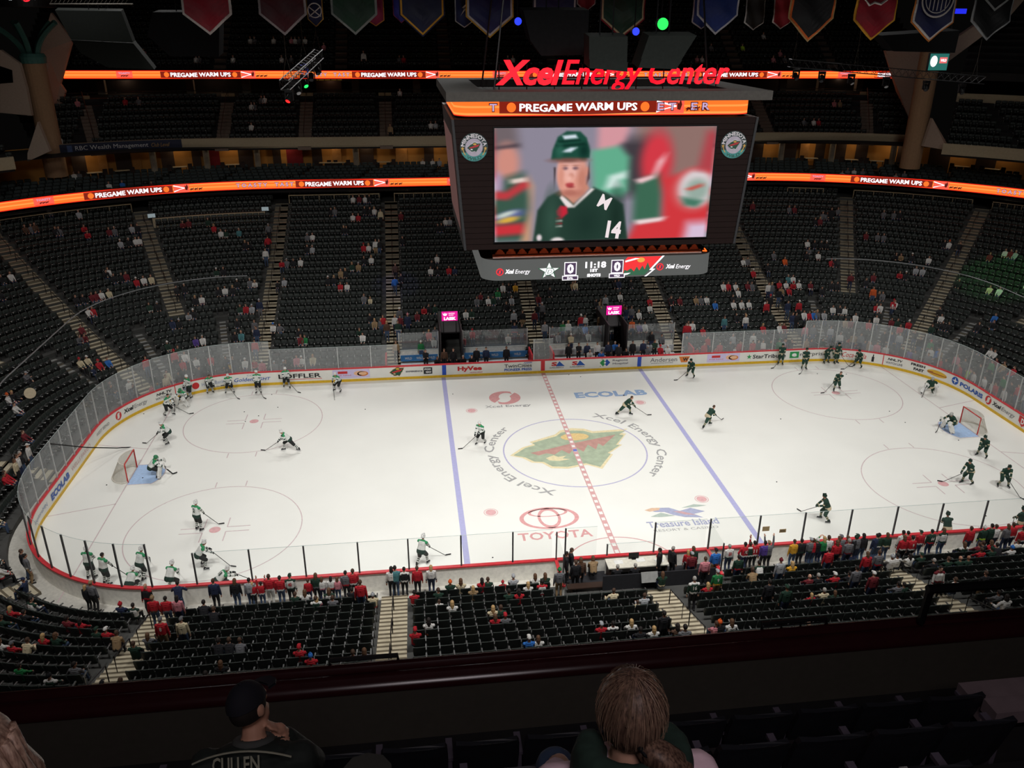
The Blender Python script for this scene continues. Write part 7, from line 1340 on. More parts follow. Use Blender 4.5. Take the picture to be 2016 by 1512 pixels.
# ---- the 290 nearest become persons of their own, the tiny distant rest one crowd
PERSONS.sort(key=lambda p: (Vector(p[:3]) - Vector(CAM)).length)
USED = {}
def label_for(p):
    x, y, z, yaw, pose, top, hd, trim, bot, sc, where, row, u, kid = p
    who = 'child' if kid else 'fan'
    act = {'s': 'seated', 'f': 'leaning forward, seated', 'p': 'seated with hand raised', 'd': 'seated turning aside', 'a': 'standing', 'x': 'standing with arms folded', 'h': 'standing with raised hands', 'u': 'standing with one arm up', 'v': 'standing with both arms up', 'l': 'leaning on boards', 'w': 'walking'}[pose]
    return act, who, WORD[top], headgear(hd)[2]
FIX = {}
labs = []
for p in PERSONS[:N_PERS]:
    act, who, tc, hg = label_for(p); where = p[10]
    base = '%s %s in %s with %s, %s' % (act, 'child' if p[13] else 'person', tc, hg, (p[11] + ', ' if p[11] else '') + where); labs.append(base)
from collections import Counter
cn = Counter(labs); seen = {}
for i, p in enumerate(PERSONS[:N_PERS]):
    if cn[labs[i]] > 1: seen.setdefault(labs[i], []).append(i)
for b, ids in seen.items():
    for r_, i in enumerate(sorted(ids, key=lambda i: PERSONS[i][12])): labs[i] = '%s from left: %s' % (ORD[r_], b)
def trimlabel(t):
    w_ = t.replace(',', ' ,').split()
    t = t.replace('near stand right of the penalty box stairs', 'near stand beyond penalty box').replace(' from left:', ' from left,').replace('seated with hand raised', 'hand raised, seated').replace('near stand', 'near').replace('long blond hair', 'long blond').replace('long dark hair', 'long dark').replace('long brown hair', 'long brown').replace(' block', '').replace('standing with ', '').replace(' at the right', ' right').replace('with both arms up', 'arms up').replace('hat, at', 'hat at').replace('penalty box stairs', 'penalty box').replace('left end stand', 'left end').replace('far stand below the scoreboard, ', 'below scoreboard, ').replace('leaning forward, seated', 'hunched').replace('standing with ', '').replace('far right corner, ', 'far-right ').replace('far left corner, ', 'far-left ')
    w_ = t.split(); return t if len(w_) <= 16 else ' '.join(x for x in w_ if x not in ('the', 'with', 'in', 'of'))
def make_person(p, lab):
    x, y, z, yaw, pose, top, hd, trim, bot, sc, where, row, u, kid = p; me, hc, HR, far, wr = BODY[pose]
    o = link('person', me, None, (x, y, z)); o.rotation_euler = (0, 0, yaw); o.scale = (sc,) * 3
    sk = SKINS[int(u) % 3]; ms = [sk, cloth(top), cloth(bot), M('shoe_dark', (34, 32, 32), .6), cloth(trim), cloth(trim if (trim in 'rwgRc' and top in 'cwkgG' and pose != 'l') and int(u) % 2 else top), sk]
    for i, m in enumerate(ms): o.material_slots[i].link = 'OBJECT'; o.material_slots[i].material = m
    kind, hm, wd = headgear(hd)
    if kind:
        h = link({'short': 'hair', 'long': 'hair', 'cap': 'cap', 'knit': 'knit_hat'}[kind], HM[kind], o); h.matrix_local = Matrix.Translation(hc) @ HR; h.material_slots[0].link = 'OBJECT'; h.material_slots[0].material = hm
    tag(o, trimlabel(lab), 'person', 'people in the stands'); return o
POBJ = [make_person(p, l) for p, l in zip(PERSONS[:N_PERS], labs)]
def person_near(u, v):
    q = proj([(o.location.x, o.location.y, o.location.z + 1.2 * o.scale.x) for o in POBJ]); return POBJ[int(np.argmin((q[:, 0] - u) ** 2 + (q[:, 1] - v) ** 2))]
# jersey numbers on backs
m_wn = M('number_white', (225, 222, 214), .8); m_rn = M('number_red', (190, 40, 48), .8)
for u, v, num, m_ in ((573, 1130, '40', m_rn), (315, 1232, '8', m_wn), (1457, 1067, '11', m_wn), (1469, 1069, '10', m_wn), (1479, 1070, '11', m_wn), (1766, 1047, '11', m_rn), (1779, 1067, '11', m_wn), (1794, 1067, '9', m_wn), (1822, 1045, '64', m_wn), (1416, 1142, '9', m_wn), (1369, 1154, '16', m_wn), (1422, 1064, '20', m_rn), (1349, 1087, '11', m_wn)):
    o = person_near(u, v); mb = MB(); text(mb, num, lambda x, y, dz=0: (-x, .152, y), 0, 1.27, .09 + .08 * (len(num) - 1), .2, 0, .03); n_ = mb.build('jersey_number', m_, o)
# things held up in the stands
m_card = M('cardboard', (196, 170, 126), .8); m_paper2 = M('paper_white', (232, 230, 224), .8); m_ink = M('marker_ink', (70, 56, 46), .8)
def held(u, v, wd, ht, m_, name, label, cat, lines=0, y=None, tilt=0.):
    X, d, k = hit_bowl(u, v, 1.9) if y is None else (aty(u, v, y), 0, 0); o = empty(name, tuple(X), label, cat); mb = MB(); mb.box((0, 0, 0), (wd, .012, ht), mat=Matrix.Rotation(tilt, 3, 'X')); mb.build('board', m_, o)
    if lines: mb = MB(); [mb.box((0, -.008, ht * (.22 - .2 * i)), (wd * .7, .002, ht * .08)) for i in range(lines)]; mb.build('scribble', m_ink, o)
held(1508, 1041, .36, .26, m_card, 'cardboard_sign', 'blank tan cardboard sign held up at the near boards, right of the blue line', 'sign', y=-13.55)
held(1541, 1045, .34, .2, m_card, 'cardboard_sign', 'smaller cardboard sign with dark writing held beside the gold jacket', 'sign', 3, y=-13.55)
held(1796, 1156, .5, .4, m_paper2, 'paper_sheet', 'large white paper held by a person on the near right stairs', 'paper', y=-16.6, tilt=.6)
X, d, k = hit_bowl(59, 774, 1.15); o = empty('head_cutout', tuple(X), 'big round cream cardboard cutout held by a person in the left end stand', 'sign'); mb = MB(); mb.lathe([(.36, -.006), (.36, .006)], (0, 0, 0), 20, axis=Vector((.5, -.8, .3))); mb.build('board', M('cutout_cream', (226, 210, 178), .8), o)
# the distant rest: one mass with a colour per face
rest_p = PERSONS[N_PERS:]
def crowd_mass():
    co, lv, lt, colr = [], [], [], []; nv = 0
    geo = {}
    for k_, b in BODY.items():
        me = b[3]; V = np.zeros(len(me.vertices) * 3); me.vertices.foreach_get('co', V); Fs = [tuple(p.vertices) for p in me.polygons]; mi = np.zeros(len(me.polygons), np.int32); me.polygons.foreach_get('material_index', mi); geo[k_] = (V.reshape(-1, 3), Fs, mi)
    for p in rest_p:
        x, y, z, yaw, pose, top, hd, trim, bot, sc, *_ = p; V, Fs, mi = geo[pose]; c, s = math.cos(yaw), math.sin(yaw)
        W = np.stack([x + sc * (V[:, 0] * c - V[:, 1] * s), y + sc * (V[:, 0] * s + V[:, 1] * c), z + sc * V[:, 2]], 1); co.append(W)
        pal = [(196, 150, 126), CLO[top], CLO[bot], (34, 32, 32), CLO[trim], CLO[top], (196, 150, 126)]
        for f, m in zip(Fs, mi):
            lv += [a + nv for a in f]; lt.append(len(f)); colr += [(*lin(pal[m]), 1)] * len(f)
        nv += len(V)
        hcl = BODY[pose][1]; kind, hm, wd = headgear(hd)
        if kind:
            hv = np.array([v.co for v in HM[kind].vertices]) + np.array(hcl); W = np.stack([x + sc * (hv[:, 0] * c - hv[:, 1] * s), y + sc * (hv[:, 0] * s + hv[:, 1] * c), z + sc * hv[:, 2]], 1); co.append(W)
            cc = lin(HAIR[hd][1]) if hd in HAIR else lin(CLO[hd[1]])
            for f in HM[kind].polygons: lv += [a + nv for a in f.vertices]; lt.append(len(f.vertices)); colr += [(*cc, 1)] * len(f.vertices)
            nv += len(hv)
    me = bpy.data.meshes.new('crowd'); me.vertices.add(nv); me.vertices.foreach_set('co', np.concatenate(co).ravel()); me.loops.add(len(lv)); me.loops.foreach_set('vertex_index', np.array(lv, np.int32)); me.polygons.add(len(lt)); lt = np.array(lt, np.int32)
    me.polygons.foreach_set('loop_start', np.concatenate([[0], np.cumsum(lt)[:-1]]).astype(np.int32)); me.polygons.foreach_set('loop_total', lt); me.update()
    ca = me.color_attributes.new('cloth', 'FLOAT_COLOR', 'CORNER'); ca.data.foreach_set('color', np.array(colr, np.float32).ravel()); me.polygons.foreach_set('use_smooth', [True] * len(lt))
    m = bpy.data.materials.new('crowd_cloth'); m.use_nodes = True; nt = m.node_tree; a = nt.nodes.new('ShaderNodeVertexColor'); a.layer_name = 'cloth'; b = nt.nodes['Principled BSDF']; b.inputs['Roughness'].default_value = .85; nt.links.new(a.outputs[0], b.inputs[0]); me.materials.append(m)
    o = link('distant_spectators', me); tag(o, 'small distant spectators scattered over the far stands and upper decks', 'crowd', kind='stuff')
if rest_p: crowd_mass()
# ================================================================ HOCKEY PLAYERS
TEAM = {'D': dict(jersey=(224, 226, 222), yoke=(52, 148, 96), pants=(34, 36, 36), sock=(222, 222, 218), trim=(36, 60, 52), glove=(30, 34, 34), helm=(232, 232, 230), w='white and green'),
        'W': dict(jersey=(30, 62, 50), yoke=(30, 62, 50), pants=(36, 66, 54), sock=(30, 60, 48), trim=(206, 190, 160), glove=(40, 62, 52), helm=(26, 52, 42), w='dark green')}
def tm(t, k): return M('%s_%s' % ({'D': 'white_team', 'W': 'green_team'}[t], k), TEAM[t][k], .75, vary=.1, scale=8)
PP = {
 'stride': dict(hip=(0, .05, .86), lean=.72, feet={-1: (-.18, -.32, .07, .1), 1: (.26, .62, .12, -.5)}, knee={-1: (-.2, -1.2, .6), 1: (.3, -.6, .3)}, stick=((.12, -.32, .98), (-.35, -1.5, .04))),
 'ready': dict(hip=(0, .14, .84), lean=.62, feet={-1: (-.28, -.08, .07, -.2), 1: (.28, -.02, .07, .2)}, stick=((.18, -.36, .98), (-.5, -1.25, .03))),
 'tall': dict(hip=(0, 0, 1.0), lean=.12, feet={-1: (-.16, .02, .07, -.2), 1: (.16, -.02, .07, .2)}, stick=((.15, -.34, 1.1), (-.55, -.9, .03))),
 'glide': dict(hip=(0, .08, .92), lean=.42, feet={-1: (-.2, -.18, .07, -.1), 1: (.2, .22, .07, .1)}, stick=((.12, -.38, 1.0), (-.7, -1.15, .03))),
 'low': dict(hip=(0, .25, .62), lean=.95, feet={-1: (-.36, -.05, .07, -.3), 1: (.34, .1, .07, .3)}, stick=((.2, -.45, .72), (-.3, -1.5, .03))),
 'shoot': dict(hip=(0, .1, .86), lean=.5, side=.15, feet={-1: (-.22, -.3, .07, 0), 1: (.25, .35, .07, .4)}, stick=((-.1, -.36, 1.1), (-.95, -.85, .05))),
 'rest': dict(hip=(0, .1, .93), lean=.75, feet={-1: (-.2, 0, .07, -.1), 1: (.2, .04, .07, .1)}, stick=((.3, -.62, .74), (-.6, -.75, .68))),
 'goalie': dict(hip=(0, .22, .66), lean=.62, feet={-1: (-.42, -.1, .07, -.4), 1: (.42, -.1, .07, .4)}, knee={-1: (-.5, -1, .4), 1: (.5, -1, .4)}, goalie=1, stick=((-.34, -.5, .78), (-.1, -.95, .03))),
 'kneel': dict(hip=(0, .1, .5), lean=.35, feet={-1: (-.5, -.45, .07, -.6), 1: (.3, .55, .1, .2)}, knee={-1: (-.7, -1, .8), 1: (.2, -.6, -.3)}, goalie=1, stick=((-.34, -.45, .72), (-.5, -1.0, .03))),
}
PCACHE = {}
def player_meshes(pose, mir):
    key = (pose, mir)
    if key in PCACHE: return PCACHE[key]
    d = dict(PP[pose]); st = d.pop('stick'); go = d.pop('goalie', 0); fl = -1 if mir else 1; F = lambda p: Vector((p[0] * fl, p[1], p[2]))
    T, Hl = F(st[0]), F(st[1]); ax = (Hl - T).normalized(); L_ = (Hl - T).length
    hs = {fl: T + ax * .06, -fl: T + ax * (.46 if not go else .1)}
    if go: hs = {-fl: T, fl: F((.42, -.42, .8))}
    d['feet'] = {s * fl: (p[0] * fl, p[1], p[2], p[3] * fl) for s, p in d['feet'].items()}
    if 'knee' in d: d['knee'] = {s * fl: (p[0] * fl, p[1], p[2]) for s, p in d['knee'].items()}
    d['side'] = d.get('side', 0) * fl
    B, hc, HR, wr, an = figure(hands=hs, player=True, bulk=1.16 if not go else 1.3, **d)
    body = B.mesh('player_body', 7, .0145)
    sk = {}
    for s in (-1, 1):
        a, fd, dn = an[s]; b = Blob(); b.cap(a + Vector((0, 0, .05)), a + Vector((0, 0, -.03)) - fd * .02, .062, .056, 0); b.cap(a + Vector((0, 0, -.035)) - fd * .05, a + fd * .16 + Vector((0, 0, -.05)), .05, .042, 0); me = b.mesh('skate', 2, .014)
        bm = bpy.data.meshes.new('skate'); mb = MB(); mb.add([v.co[:] for v in me.vertices], [tuple(p.vertices) for p in me.polygons], 0); mb.box(tuple(a + fd * .05 + Vector((0, 0, -.11))), (.012, .3, .05), 1, yaw=math.atan2(fd.y, fd.x) - PI / 2); o = mb.build('t', [None, None]) if False else None
        bm.from_pydata(mb.v, [], mb.f); bm.materials.append(M('skate_boot', (30, 30, 32), .45)); bm.materials.append(M('skate_steel', (190, 192, 196), .3, metal=.8)); bm.polygons.foreach_set('material_index', mb.mi); bm.update(); sk[s] = bm
    mb = MB(); mb.tube([T - ax * .08, Hl - ax * .02], .016, 6); o = mb.build('t', M('stick_shaft', (44, 42, 42), .5)); shaft = o.data; bpy.data.objects.remove(o)
    out = Vector((ax.x, ax.y, 0)); out = out.normalized() if out.length > .05 else Vector((0, -1, 0)); mb = MB(); e = Hl + out * (.3 if not go else .26); hgt = .045 if not go else .06
    n_ = Vector((-out.y, out.x, 0)) * .009; mb.hexa([tuple(Hl - n_ - Vector((0, 0, .02))), tuple(Hl + n_ - Vector((0, 0, .02))), tuple(e + n_ - Vector((0, 0, .02))), tuple(e - n_ - Vector((0, 0, .02))), tuple(Hl - n_ + Vector((0, 0, hgt))), tuple(Hl + n_ + Vector((0, 0, hgt))), tuple(e + n_ + Vector((0, 0, hgt))), tuple(e - n_ + Vector((0, 0, hgt)))])
    if go: p0, p1 = Hl - ax * .55, Hl; x_ = ax.cross(out).normalized() * .012; y_ = Vector((0, 0, .0)) + out * .045; mb.hexa([tuple(p0 - x_ - y_), tuple(p0 + x_ - y_), tuple(p0 + x_ + y_), tuple(p0 - x_ + y_), tuple(p1 - x_ - y_), tuple(p1 + x_ - y_), tuple(p1 + x_ + y_), tuple(p1 - x_ + y_)])
    o = mb.build('t', M('stick_blade', (34, 34, 36), .5)); blade = o.data; bpy.data.objects.remove(o)
    pads = []
    if go:
        for s in (-1, 1):
            a, fd, dn = an[s]; up_ = -dn; f_ = (fd - up_ * fd.dot(up_)).normalized(); x_ = up_.cross(f_).normalized(); mb = MB(); P0 = a - up_ * .1 + f_ * .07
            for t0, t1, w_ in ((0, .12, .12), (.12, .5, .145), (.5, .78, .135)):
                q = lambda t, y, sx: tuple(P0 + up_ * t + f_ * y + x_ * sx * w_); mb.hexa([q(t0, 0, -1), q(t0, 0, 1), q(t0, .11, 1), q(t0, .11, -1), q(t1, 0, -1), q(t1, 0, 1), q(t1, .11, 1), q(t1, .11, -1)])
            o = mb.build('t', M('goalie_pad', (226, 226, 222), .6)); pads.append(('leg_pad', o.data)); bpy.data.objects.remove(o)
        w_, dd = wr[-fl]; mb = MB(); mb.box(tuple(w_ + Vector((0, -.05, .03))), (.2, .08, .34)); o = mb.build('t', M('goalie_pad', None)); pads.append(('blocker', o.data)); bpy.data.objects.remove(o)
        w_, dd = wr[fl]; mb = MB(); mb.lathe([(.02, -.05), (.13, -.02), (.17, .04), (.14, .06)], tuple(w_ + dd * .1), 14, axis=Vector((0, -1, .3))); o = mb.build('t', M('goalie_pad', None)); pads.append(('catching_glove', o.data)); bpy.data.objects.remove(o)
    R = Matrix.Rotation(d['lean'], 3, 'X') @ Matrix.Rotation(d['side'], 3, 'Y'); PCACHE[key] = (body, hc, HR, sk, shaft, blade, pads, Vector(d['hip']), R); return PCACHE[key]
def player(u, v, pose, team, ang, where, mir=False, bare=None, num=None, stick=True, act=None, base=(0, 0)):
    body, hc, HR, sk, shaft, blade, pads, H, R = player_meshes(pose, mir); go = bool(pads); a = atz(u, v, 0.)
    if sdist(a[0], a[1]) > -.42:      # keep skates clear of the boards
        s = s_of(a[0], a[1]); q = ringp(s, -.5); a = (q[0], q[1], 0)
    yaw = math.radians(ang + 90); o = link('hockey_player', body, None, (a[0], a[1], .002)); o.rotation_euler = (0, 0, yaw)
    ms = [SKINS[1], tm(team, 'jersey'), tm(team, 'pants'), tm(team, 'sock'), tm(team, 'trim'), tm(team, 'yoke'), tm(team, 'glove')]
    for i, m in enumerate(ms): o.material_slots[i].link = 'OBJECT'; o.material_slots[i].material = m
    tag(o, '%s %s, %s' % (TEAM[team]['w'], 'goalie' if go else 'player', where), 'hockey player', 'players on the ice')
    M4 = Matrix.Translation(hc) @ HR.to_4x4()
    hn = 'goalie_mask' if go else ('hair' if bare else 'helmet'); h = link(hn, HM['mask' if go else 'short' if bare else 'helmet'], o); h.matrix_local = M4; h.material_slots[0].link = 'OBJECT'; h.material_slots[0].material = M('hair_' + (bare or 's'), HAIR[bare or 's'][1], .7, vary=.2, scale=30) if (bare and not go) else (M('mask_paint_' + ('green' if team == 'D' else 'grey'), (60, 130, 90) if team == 'D' else (176, 176, 172), .4) if go else tm(team, 'helm'))
    for s in (-1, 1): link('skate', sk[s], o)
    for nm, me in pads: link(nm, me, o)
    if num:
        mb = MB(); text(mb, num, lambda x, y, dz=0: tuple(H + R @ Vector((-x, .172, .33 + y))), 0, 0, .12 + .1 * (len(num) - 1), .24, 0, .03); mb.build('jersey_number', M('number_dark', (40, 66, 56), .8) if team == 'D' else m_wn, o)
    if stick:
        s_ = link('hockey_stick', shaft, None, (a[0], a[1], .002)); s_.rotation_euler = (0, 0, yaw); tag(s_, ('stick of %s %s ' % (TEAM[team]['w'].split(' and')[0], 'goalie' if go else 'player')) + where, 'hockey stick', 'hockey sticks'); link('stick_blade', blade, s_)
PL = [
 (361, 770, 'tall', 'D', 230, 'by the far left corner boards behind the crouching goalie', 0), (362, 798, 'goalie', 'D', 250, 'crouching by the far left corner boards', 0), (333, 818, 'glide', 'D', 330, 'without helmet in the far left corner', 1, 'S'), (331, 872, 'ready', 'D', 200, 'skating behind the far left goal post', 0),
 (414, 774, 'rest', 'D', 300, 'bareheaded and bent over by the red bank emblem', 1, 's'), (453, 773, 'ready', 'D', 280, 'left of the blue script lettering', 1), (510, 774, 'tall', 'D', 265, 'in front of the blue script lettering', 1), (565, 763, 'glide', 'D', 280, 'hiding the first letter of the dark lettering', 1), (666, 770, 'ready', 'D', 240, 'in front of the left doughnut panel', 1),
 (570, 888, 'stride', 'D', 186, 'striding left below the far left faceoff circle', 0), (308, 937, 'goalie', 'D', 10, 'crouching in the left goal crease', 0), (392, 1045, 'tall', 'D', 60, 'with number two on the back beside the near left faceoff spot', 0, None, '2'), (400, 1118, 'ready', 'D', 20, 'bending right at the lower edge of the near left circle', 0), (442, 1160, 'low', 'D', 25, 'bending low at the near boards beside the stooping crowd', 0, None, '18'),
 (181, 1140, 'tall', 'D', 80, 'leftmost of those along the near left boards', 1), (211, 1152, 'tall', 'D', 60, 'bareheaded, second from left along the near boards', 0, 'S'), (283, 1138, 'glide', 'D', 60, 'upright, third from left along the near boards', 1), (264, 1163, 'low', 'D', 80, 'crouching at the near boards in front of the upright one', 1), (342, 1163, 'ready', 'D', 70, 'stooping at the near boards above the navy jacket', 1), (947, 874, 'glide', 'D', 235, 'between left blue line and centre circle', 0), (832, 1112, 'glide', 'D', 60, 'by the near boards left of the blue line', 0),
 (1231, 818, 'stride', 'W', 340, 'bareheaded, left of the right blue line', 1, 's'), (1393, 840, 'stride', 'W', 20, 'bareheaded, striding right past the right blue line', 1, 's'), (1360, 742, 'ready', 'W', 225, 'by the far boards right of the blue line', 0), (1536, 718, 'tall', 'W', 250, 'in front of the black newspaper lettering', 0), (1582, 727, 'tall', 'W', 265, 'in front of the green e square', 0), (1622, 711, 'rest', 'W', 275, 'left one of the pair at the far boards', 0), (1642, 712, 'tall', 'W', 285, 'right one of the pair at the far boards', 1),
 (1689, 723, 'ready', 'W', 215, 'bending in front of the red script lettering', 0), (1646, 768, 'shoot', 'W', 250, 'shooting in the far right faceoff circle', 0, 's'), (1830, 773, 'kneel', 'W', 240, 'stretching on one knee in the far right corner', 0), (1869, 848, 'goalie', 'W', 190, 'guarding the right goal', 0), (1933, 899, 'ready', 'W', 210, 'beside the near post of the right goal', 0, None, None, False), (1903, 953, 'glide', 'W', 195, 'right of the near right faceoff spot', 0), (1973, 958, 'ready', 'W', 255, 'bending near the right picture edge', 1), (1622, 1026, 'glide', 'W', 160, 'turning in front of the near boards on the right', 0), (1857, 1066, 'glide', 'W', 80, 'leaning at the near boards above the crowd', 0), (2008, 1062, 'tall', 'W', 100, 'at the near boards by the right picture edge', 0)]
for p in PL:
    u, v, pose, team, ang, where, mir = p[:7]; player(u, v, pose, team, ang, where, bool(mir), p[7] if len(p) > 7 else None, p[8] if len(p) > 8 else None, p[9] if len(p) > 9 else True)
# ================================================================ OUR OWN UPPER DECK IN THE FOREGROUND
m_fw = M('parapet_dark', (84, 80, 72), .8, vary=.05, scale=14); m_led2 = M('ledge_gloss', (58, 22, 26), .22, vary=.1, spec=.6); m_fl = M('deck_floor', (34, 33, 34), .9, vary=.2, scale=6); m_fs = M('deck_seat', (40, 41, 47), .5, vary=.15, scale=5); m_fa = M('deck_armrest', (104, 96, 110), .45)
RY0, RZ0, RDY, RDZ = -41.58, 19.38, .79, .59
rowy = lambda n: RY0 - RDY * n
rowz = lambda n: RZ0 + RDZ * n
x0, x1 = -19., 3.
mb = MB(); mb.box(((x0 + x1) / 2, -40.9, 19.6), (x1 - x0, .12, .78)); mb.box(((x0 + x1) / 2, -40.8, 19.45), (x1 - x0, .2, .6)); par = struct(mb.build('wall_parapet', m_fw))
mb = MB()
prof = [(-40.98, 19.95), (-40.98, 20.01), (-40.93, 20.02), (-40.905, 20.05), (-40.87, 20.06), (-40.84, 20.05), (-40.82, 20.02), (-40.785, 20.02), (-40.765, 20.05), (-40.735, 20.06), (-40.71, 20.05), (-40.69, 20.0), (-40.69, 19.9)]
mb.strip([(x0, y, z) for y, z in prof], [(x1, y, z) for y, z in prof]); lg = mb.build('parapet_ledge', m_led2, smooth=True); tag(lg, 'glossy dark red ledge with two rounded bars on top of the foreground parapet', 'ledge')
mb = MB()
for n in range(8): mb.box(((x0 + x1) / 2, rowy(n) - .02, rowz(n) - .32), (x1 - x0, RDY + .02, .64))
mb.box(((x0 + x1) / 2, -41.08, 19.2), (x1 - x0, .3, .36)); struct(mb.build('deck_terrace', m_fl))
sa2 = MB(); sa2.box((-.26, .10, .60), (.05, .2, .03)); sa2.box((-.26, .16, .30), (.035, .06, .58)); sa2.box((-.26, .2, .01), (.05, .2, .02))
sp2 = MB(); sp2.hexa([(-.205, .08, .36), (.205, .08, .36), (.2, .15, .36), (-.2, .15, .36), (-.2, .08, .62), (.2, .08, .62), (.2, .18, .64), (-.2, .18, .64)])
fB, fP, fA = [x.build('t', m) for x, m in ((sb_, m_fs), (sp2, m_fs), (sa2, m_fa))]
fB, fP, fA = [(o.data, bpy.data.objects.remove(o))[0] for o in (fB, fP, fA)]
AX = [float(atz(u, v, RZ0 + .62)[0]) for u, v in ((1400, 1395), (1880, 1350))]; FP = (AX[1] - AX[0]) / 4
plate = M('seat_plate', (170, 172, 178), .35)
for n in range(5):
    k0 = int(math.floor((-15 - AX[0]) / FP)); i_ = 0
    for k in range(k0, 5):
        x = AX[0] + FP * (k + .5) + .07 * n; 
        p = proj([(x, rowy(n), rowz(n) + .7)])[0]
        if not (-120 < p[0] < 2120 and p[1] < 1640): continue
        if x > float(aty(1935 - 22 * n, 1350 + 20 * n, rowy(n))[0]) : continue
        i_ += 1; o = link('stadium_seat', None, None, (x, rowy(n) , rowz(n))); o.rotation_euler = (0, 0, PI); o.scale = (FP / PITCH,) * 3
        tag(o, 'dark folding seat of the foreground deck, %s row from the parapet, %s from the left' % (ORD[n], ORD[i_ - 1]), 'seat', 'folding seats of the foreground deck')
        link('backrest', fB, o); link('seat_pan', fP, o); link('armrest', fA, o)
        mb = MB(); mb.box((0, .11, .635), (.05, .03, .012)); mb.build('number_plate', plate, o)
# pale stair edge at the far right, glass rail in a black frame, thin rails beyond the ledge
mb = MB(); a = aty(1990, 1386, rowy(.5)); mb.box((a[0] + .3, rowy(.5), a[2] - .06), (.95, .16, .12)); mb.box((a[0] + .35, rowy(.5) + .24, a[2] - .2), (1.0, .32, .12)); tag(mb.build('aisle_step', M('step_pink', (150, 132, 136), .8)), 'pale concrete aisle steps at the right of the foreground seats', 'stairs')
zr = lambda u, v, y=-40.8: aty(u, v, y)
o = empty('glass_guard', tuple(zr(1812, 1226)), 'short glass guard in a thick black frame on the foreground ledge', 'railing'); c = np.array(o.location); a, b = zr(1832, 1160) - c, zr(2060, 1145) - c; mb = MB()
d = (b - a) / np.linalg.norm(b - a); mb.tube([tuple(a * 0), tuple(a)], .035, 6); mb.tube([tuple(a - d * .03), tuple(b)], .042, 6); mb.build('guard_frame', m_blk, o)
mb = MB(); e = b + np.array([0, 0, -a[2]]); mb.poly([(0, .0, .02), tuple(e), tuple(b), tuple(a)]); mb.build('guard_glass', glass('guard_glass', .02, (.8, .8, .8), (90, 90, 90), .06), o)
for pts, lab in (([(650, 1312), (650, 1300), (783, 1290), (783, 1303)], 'thin black rail beyond the foreground ledge, left of the pale stairs'), ([(1500, 1240), (1500, 1228), (1626, 1217), (1626, 1232)], 'low black rail beyond the foreground ledge on the right')):
    mb = MB(); mb.tube([tuple(aty(u, v, -40.7)) for u, v in pts], .022, 5)
    if pts[0][0] > 1000: mb.tube([tuple(aty(u, v + 7, -40.7)) for u, v in pts[1:3]], .012, 4); [mb.tube([tuple(aty(u, 1228 - 11 * t, -40.7)), tuple(aty(u, 1241 - 11 * t, -40.7))], .01, 4) for t, u in ((.3, 1538), (.6, 1576))]
    tag(mb.build('guard_rail', m_blk), lab, 'railing')
# ---- the four people nearest the camera
def at_depth(u, v, dpt): return CC + dpt * ray(u, v)
def near_person(u, v, dpt, pose, mats, label, bulk=1., voxel=.0085, blob=None):
    B, hc, HR, wr, an = figure(**pose, bulk=bulk)
    if blob: blob(B, hc, HR)
    me = B.mesh('person_body', 7, voxel, None, 4); T = at_depth(u, v, dpt); L_ = Vector(T) - Matrix.Rotation(PI, 3, 'Z') @ hc
    o = link('person', me, None, L_); o.rotation_euler = (0, 0, PI)
    for i, m in enumerate(mats): o.material_slots[i].link = 'OBJECT'; o.material_slots[i].material = m
    tag(o, label, 'person', 'people in the foreground'); return o, hc, HR, wr
def hairmat(name, dark, light):
    if name in MATS: return MATS[name]
    m = M(name, dark, .5, vary=.2, scale=20); nt = m.node_tree; n = [x for x in nt.nodes if x.type == 'TEX_NOISE'][0]; mp = nt.nodes.new('ShaderNodeMapping'); mp.inputs['Scale'].default_value = (6, 6, .6); tc = [x for x in nt.nodes if x.type == 'TEX_COORD'][0]
    nt.links.new(tc.outputs['Object'], mp.inputs[0]); nt.links.new(mp.outputs[0], n.inputs['Vector']); r = [x for x in nt.nodes if x.type == 'VALTORGB'][0]; r.color_ramp.elements[1].color = (*lin(light), 1); r.color_ramp.elements[0].position = .35; r.color_ramp.elements[1].position = .65; return m
def lock(mb, pts, r, n=9, flat=.7, seed=0):      # a lock of hair: tapered tube with grooves
    rr_ = random.Random(seed); ph = rr_.random() * 6; P_ = [Vector(p) for p in pts]; vs = []; m = len(P_)
    for i, p in enumerate(P_):
        t = (P_[min(i + 1, m - 1)] - P_[max(i - 1, 0)]).normalized(); u = t.cross(Vector((0, 1, 0))); u = (u if u.length > .1 else Vector((1, 0, 0))).normalized(); w_ = t.cross(u)
        for k in range(n): a = 2 * PI * k / n; q = r[i] * (1 + .16 * math.sin(3 * a + ph + i * .3)); vs.append(p + (u * math.cos(a) + w_ * math.sin(a) * flat) * q)
    mb.add(vs, [(i * n + k, i * n + (k + 1) % n, (i + 1) * n + (k + 1) % n, (i + 1) * n + k) for i in range(m - 1) for k in range(n)] + [tuple(range(n))[::-1], tuple((m - 1) * n + k for k in range(n))])
SEAT_P = dict(POSES['s']); SEAT_P['hip'] = (0, .1, .5)
skin = SKINS[0]; jean = cloth('d'); shoe = M('shoe_dark', None)
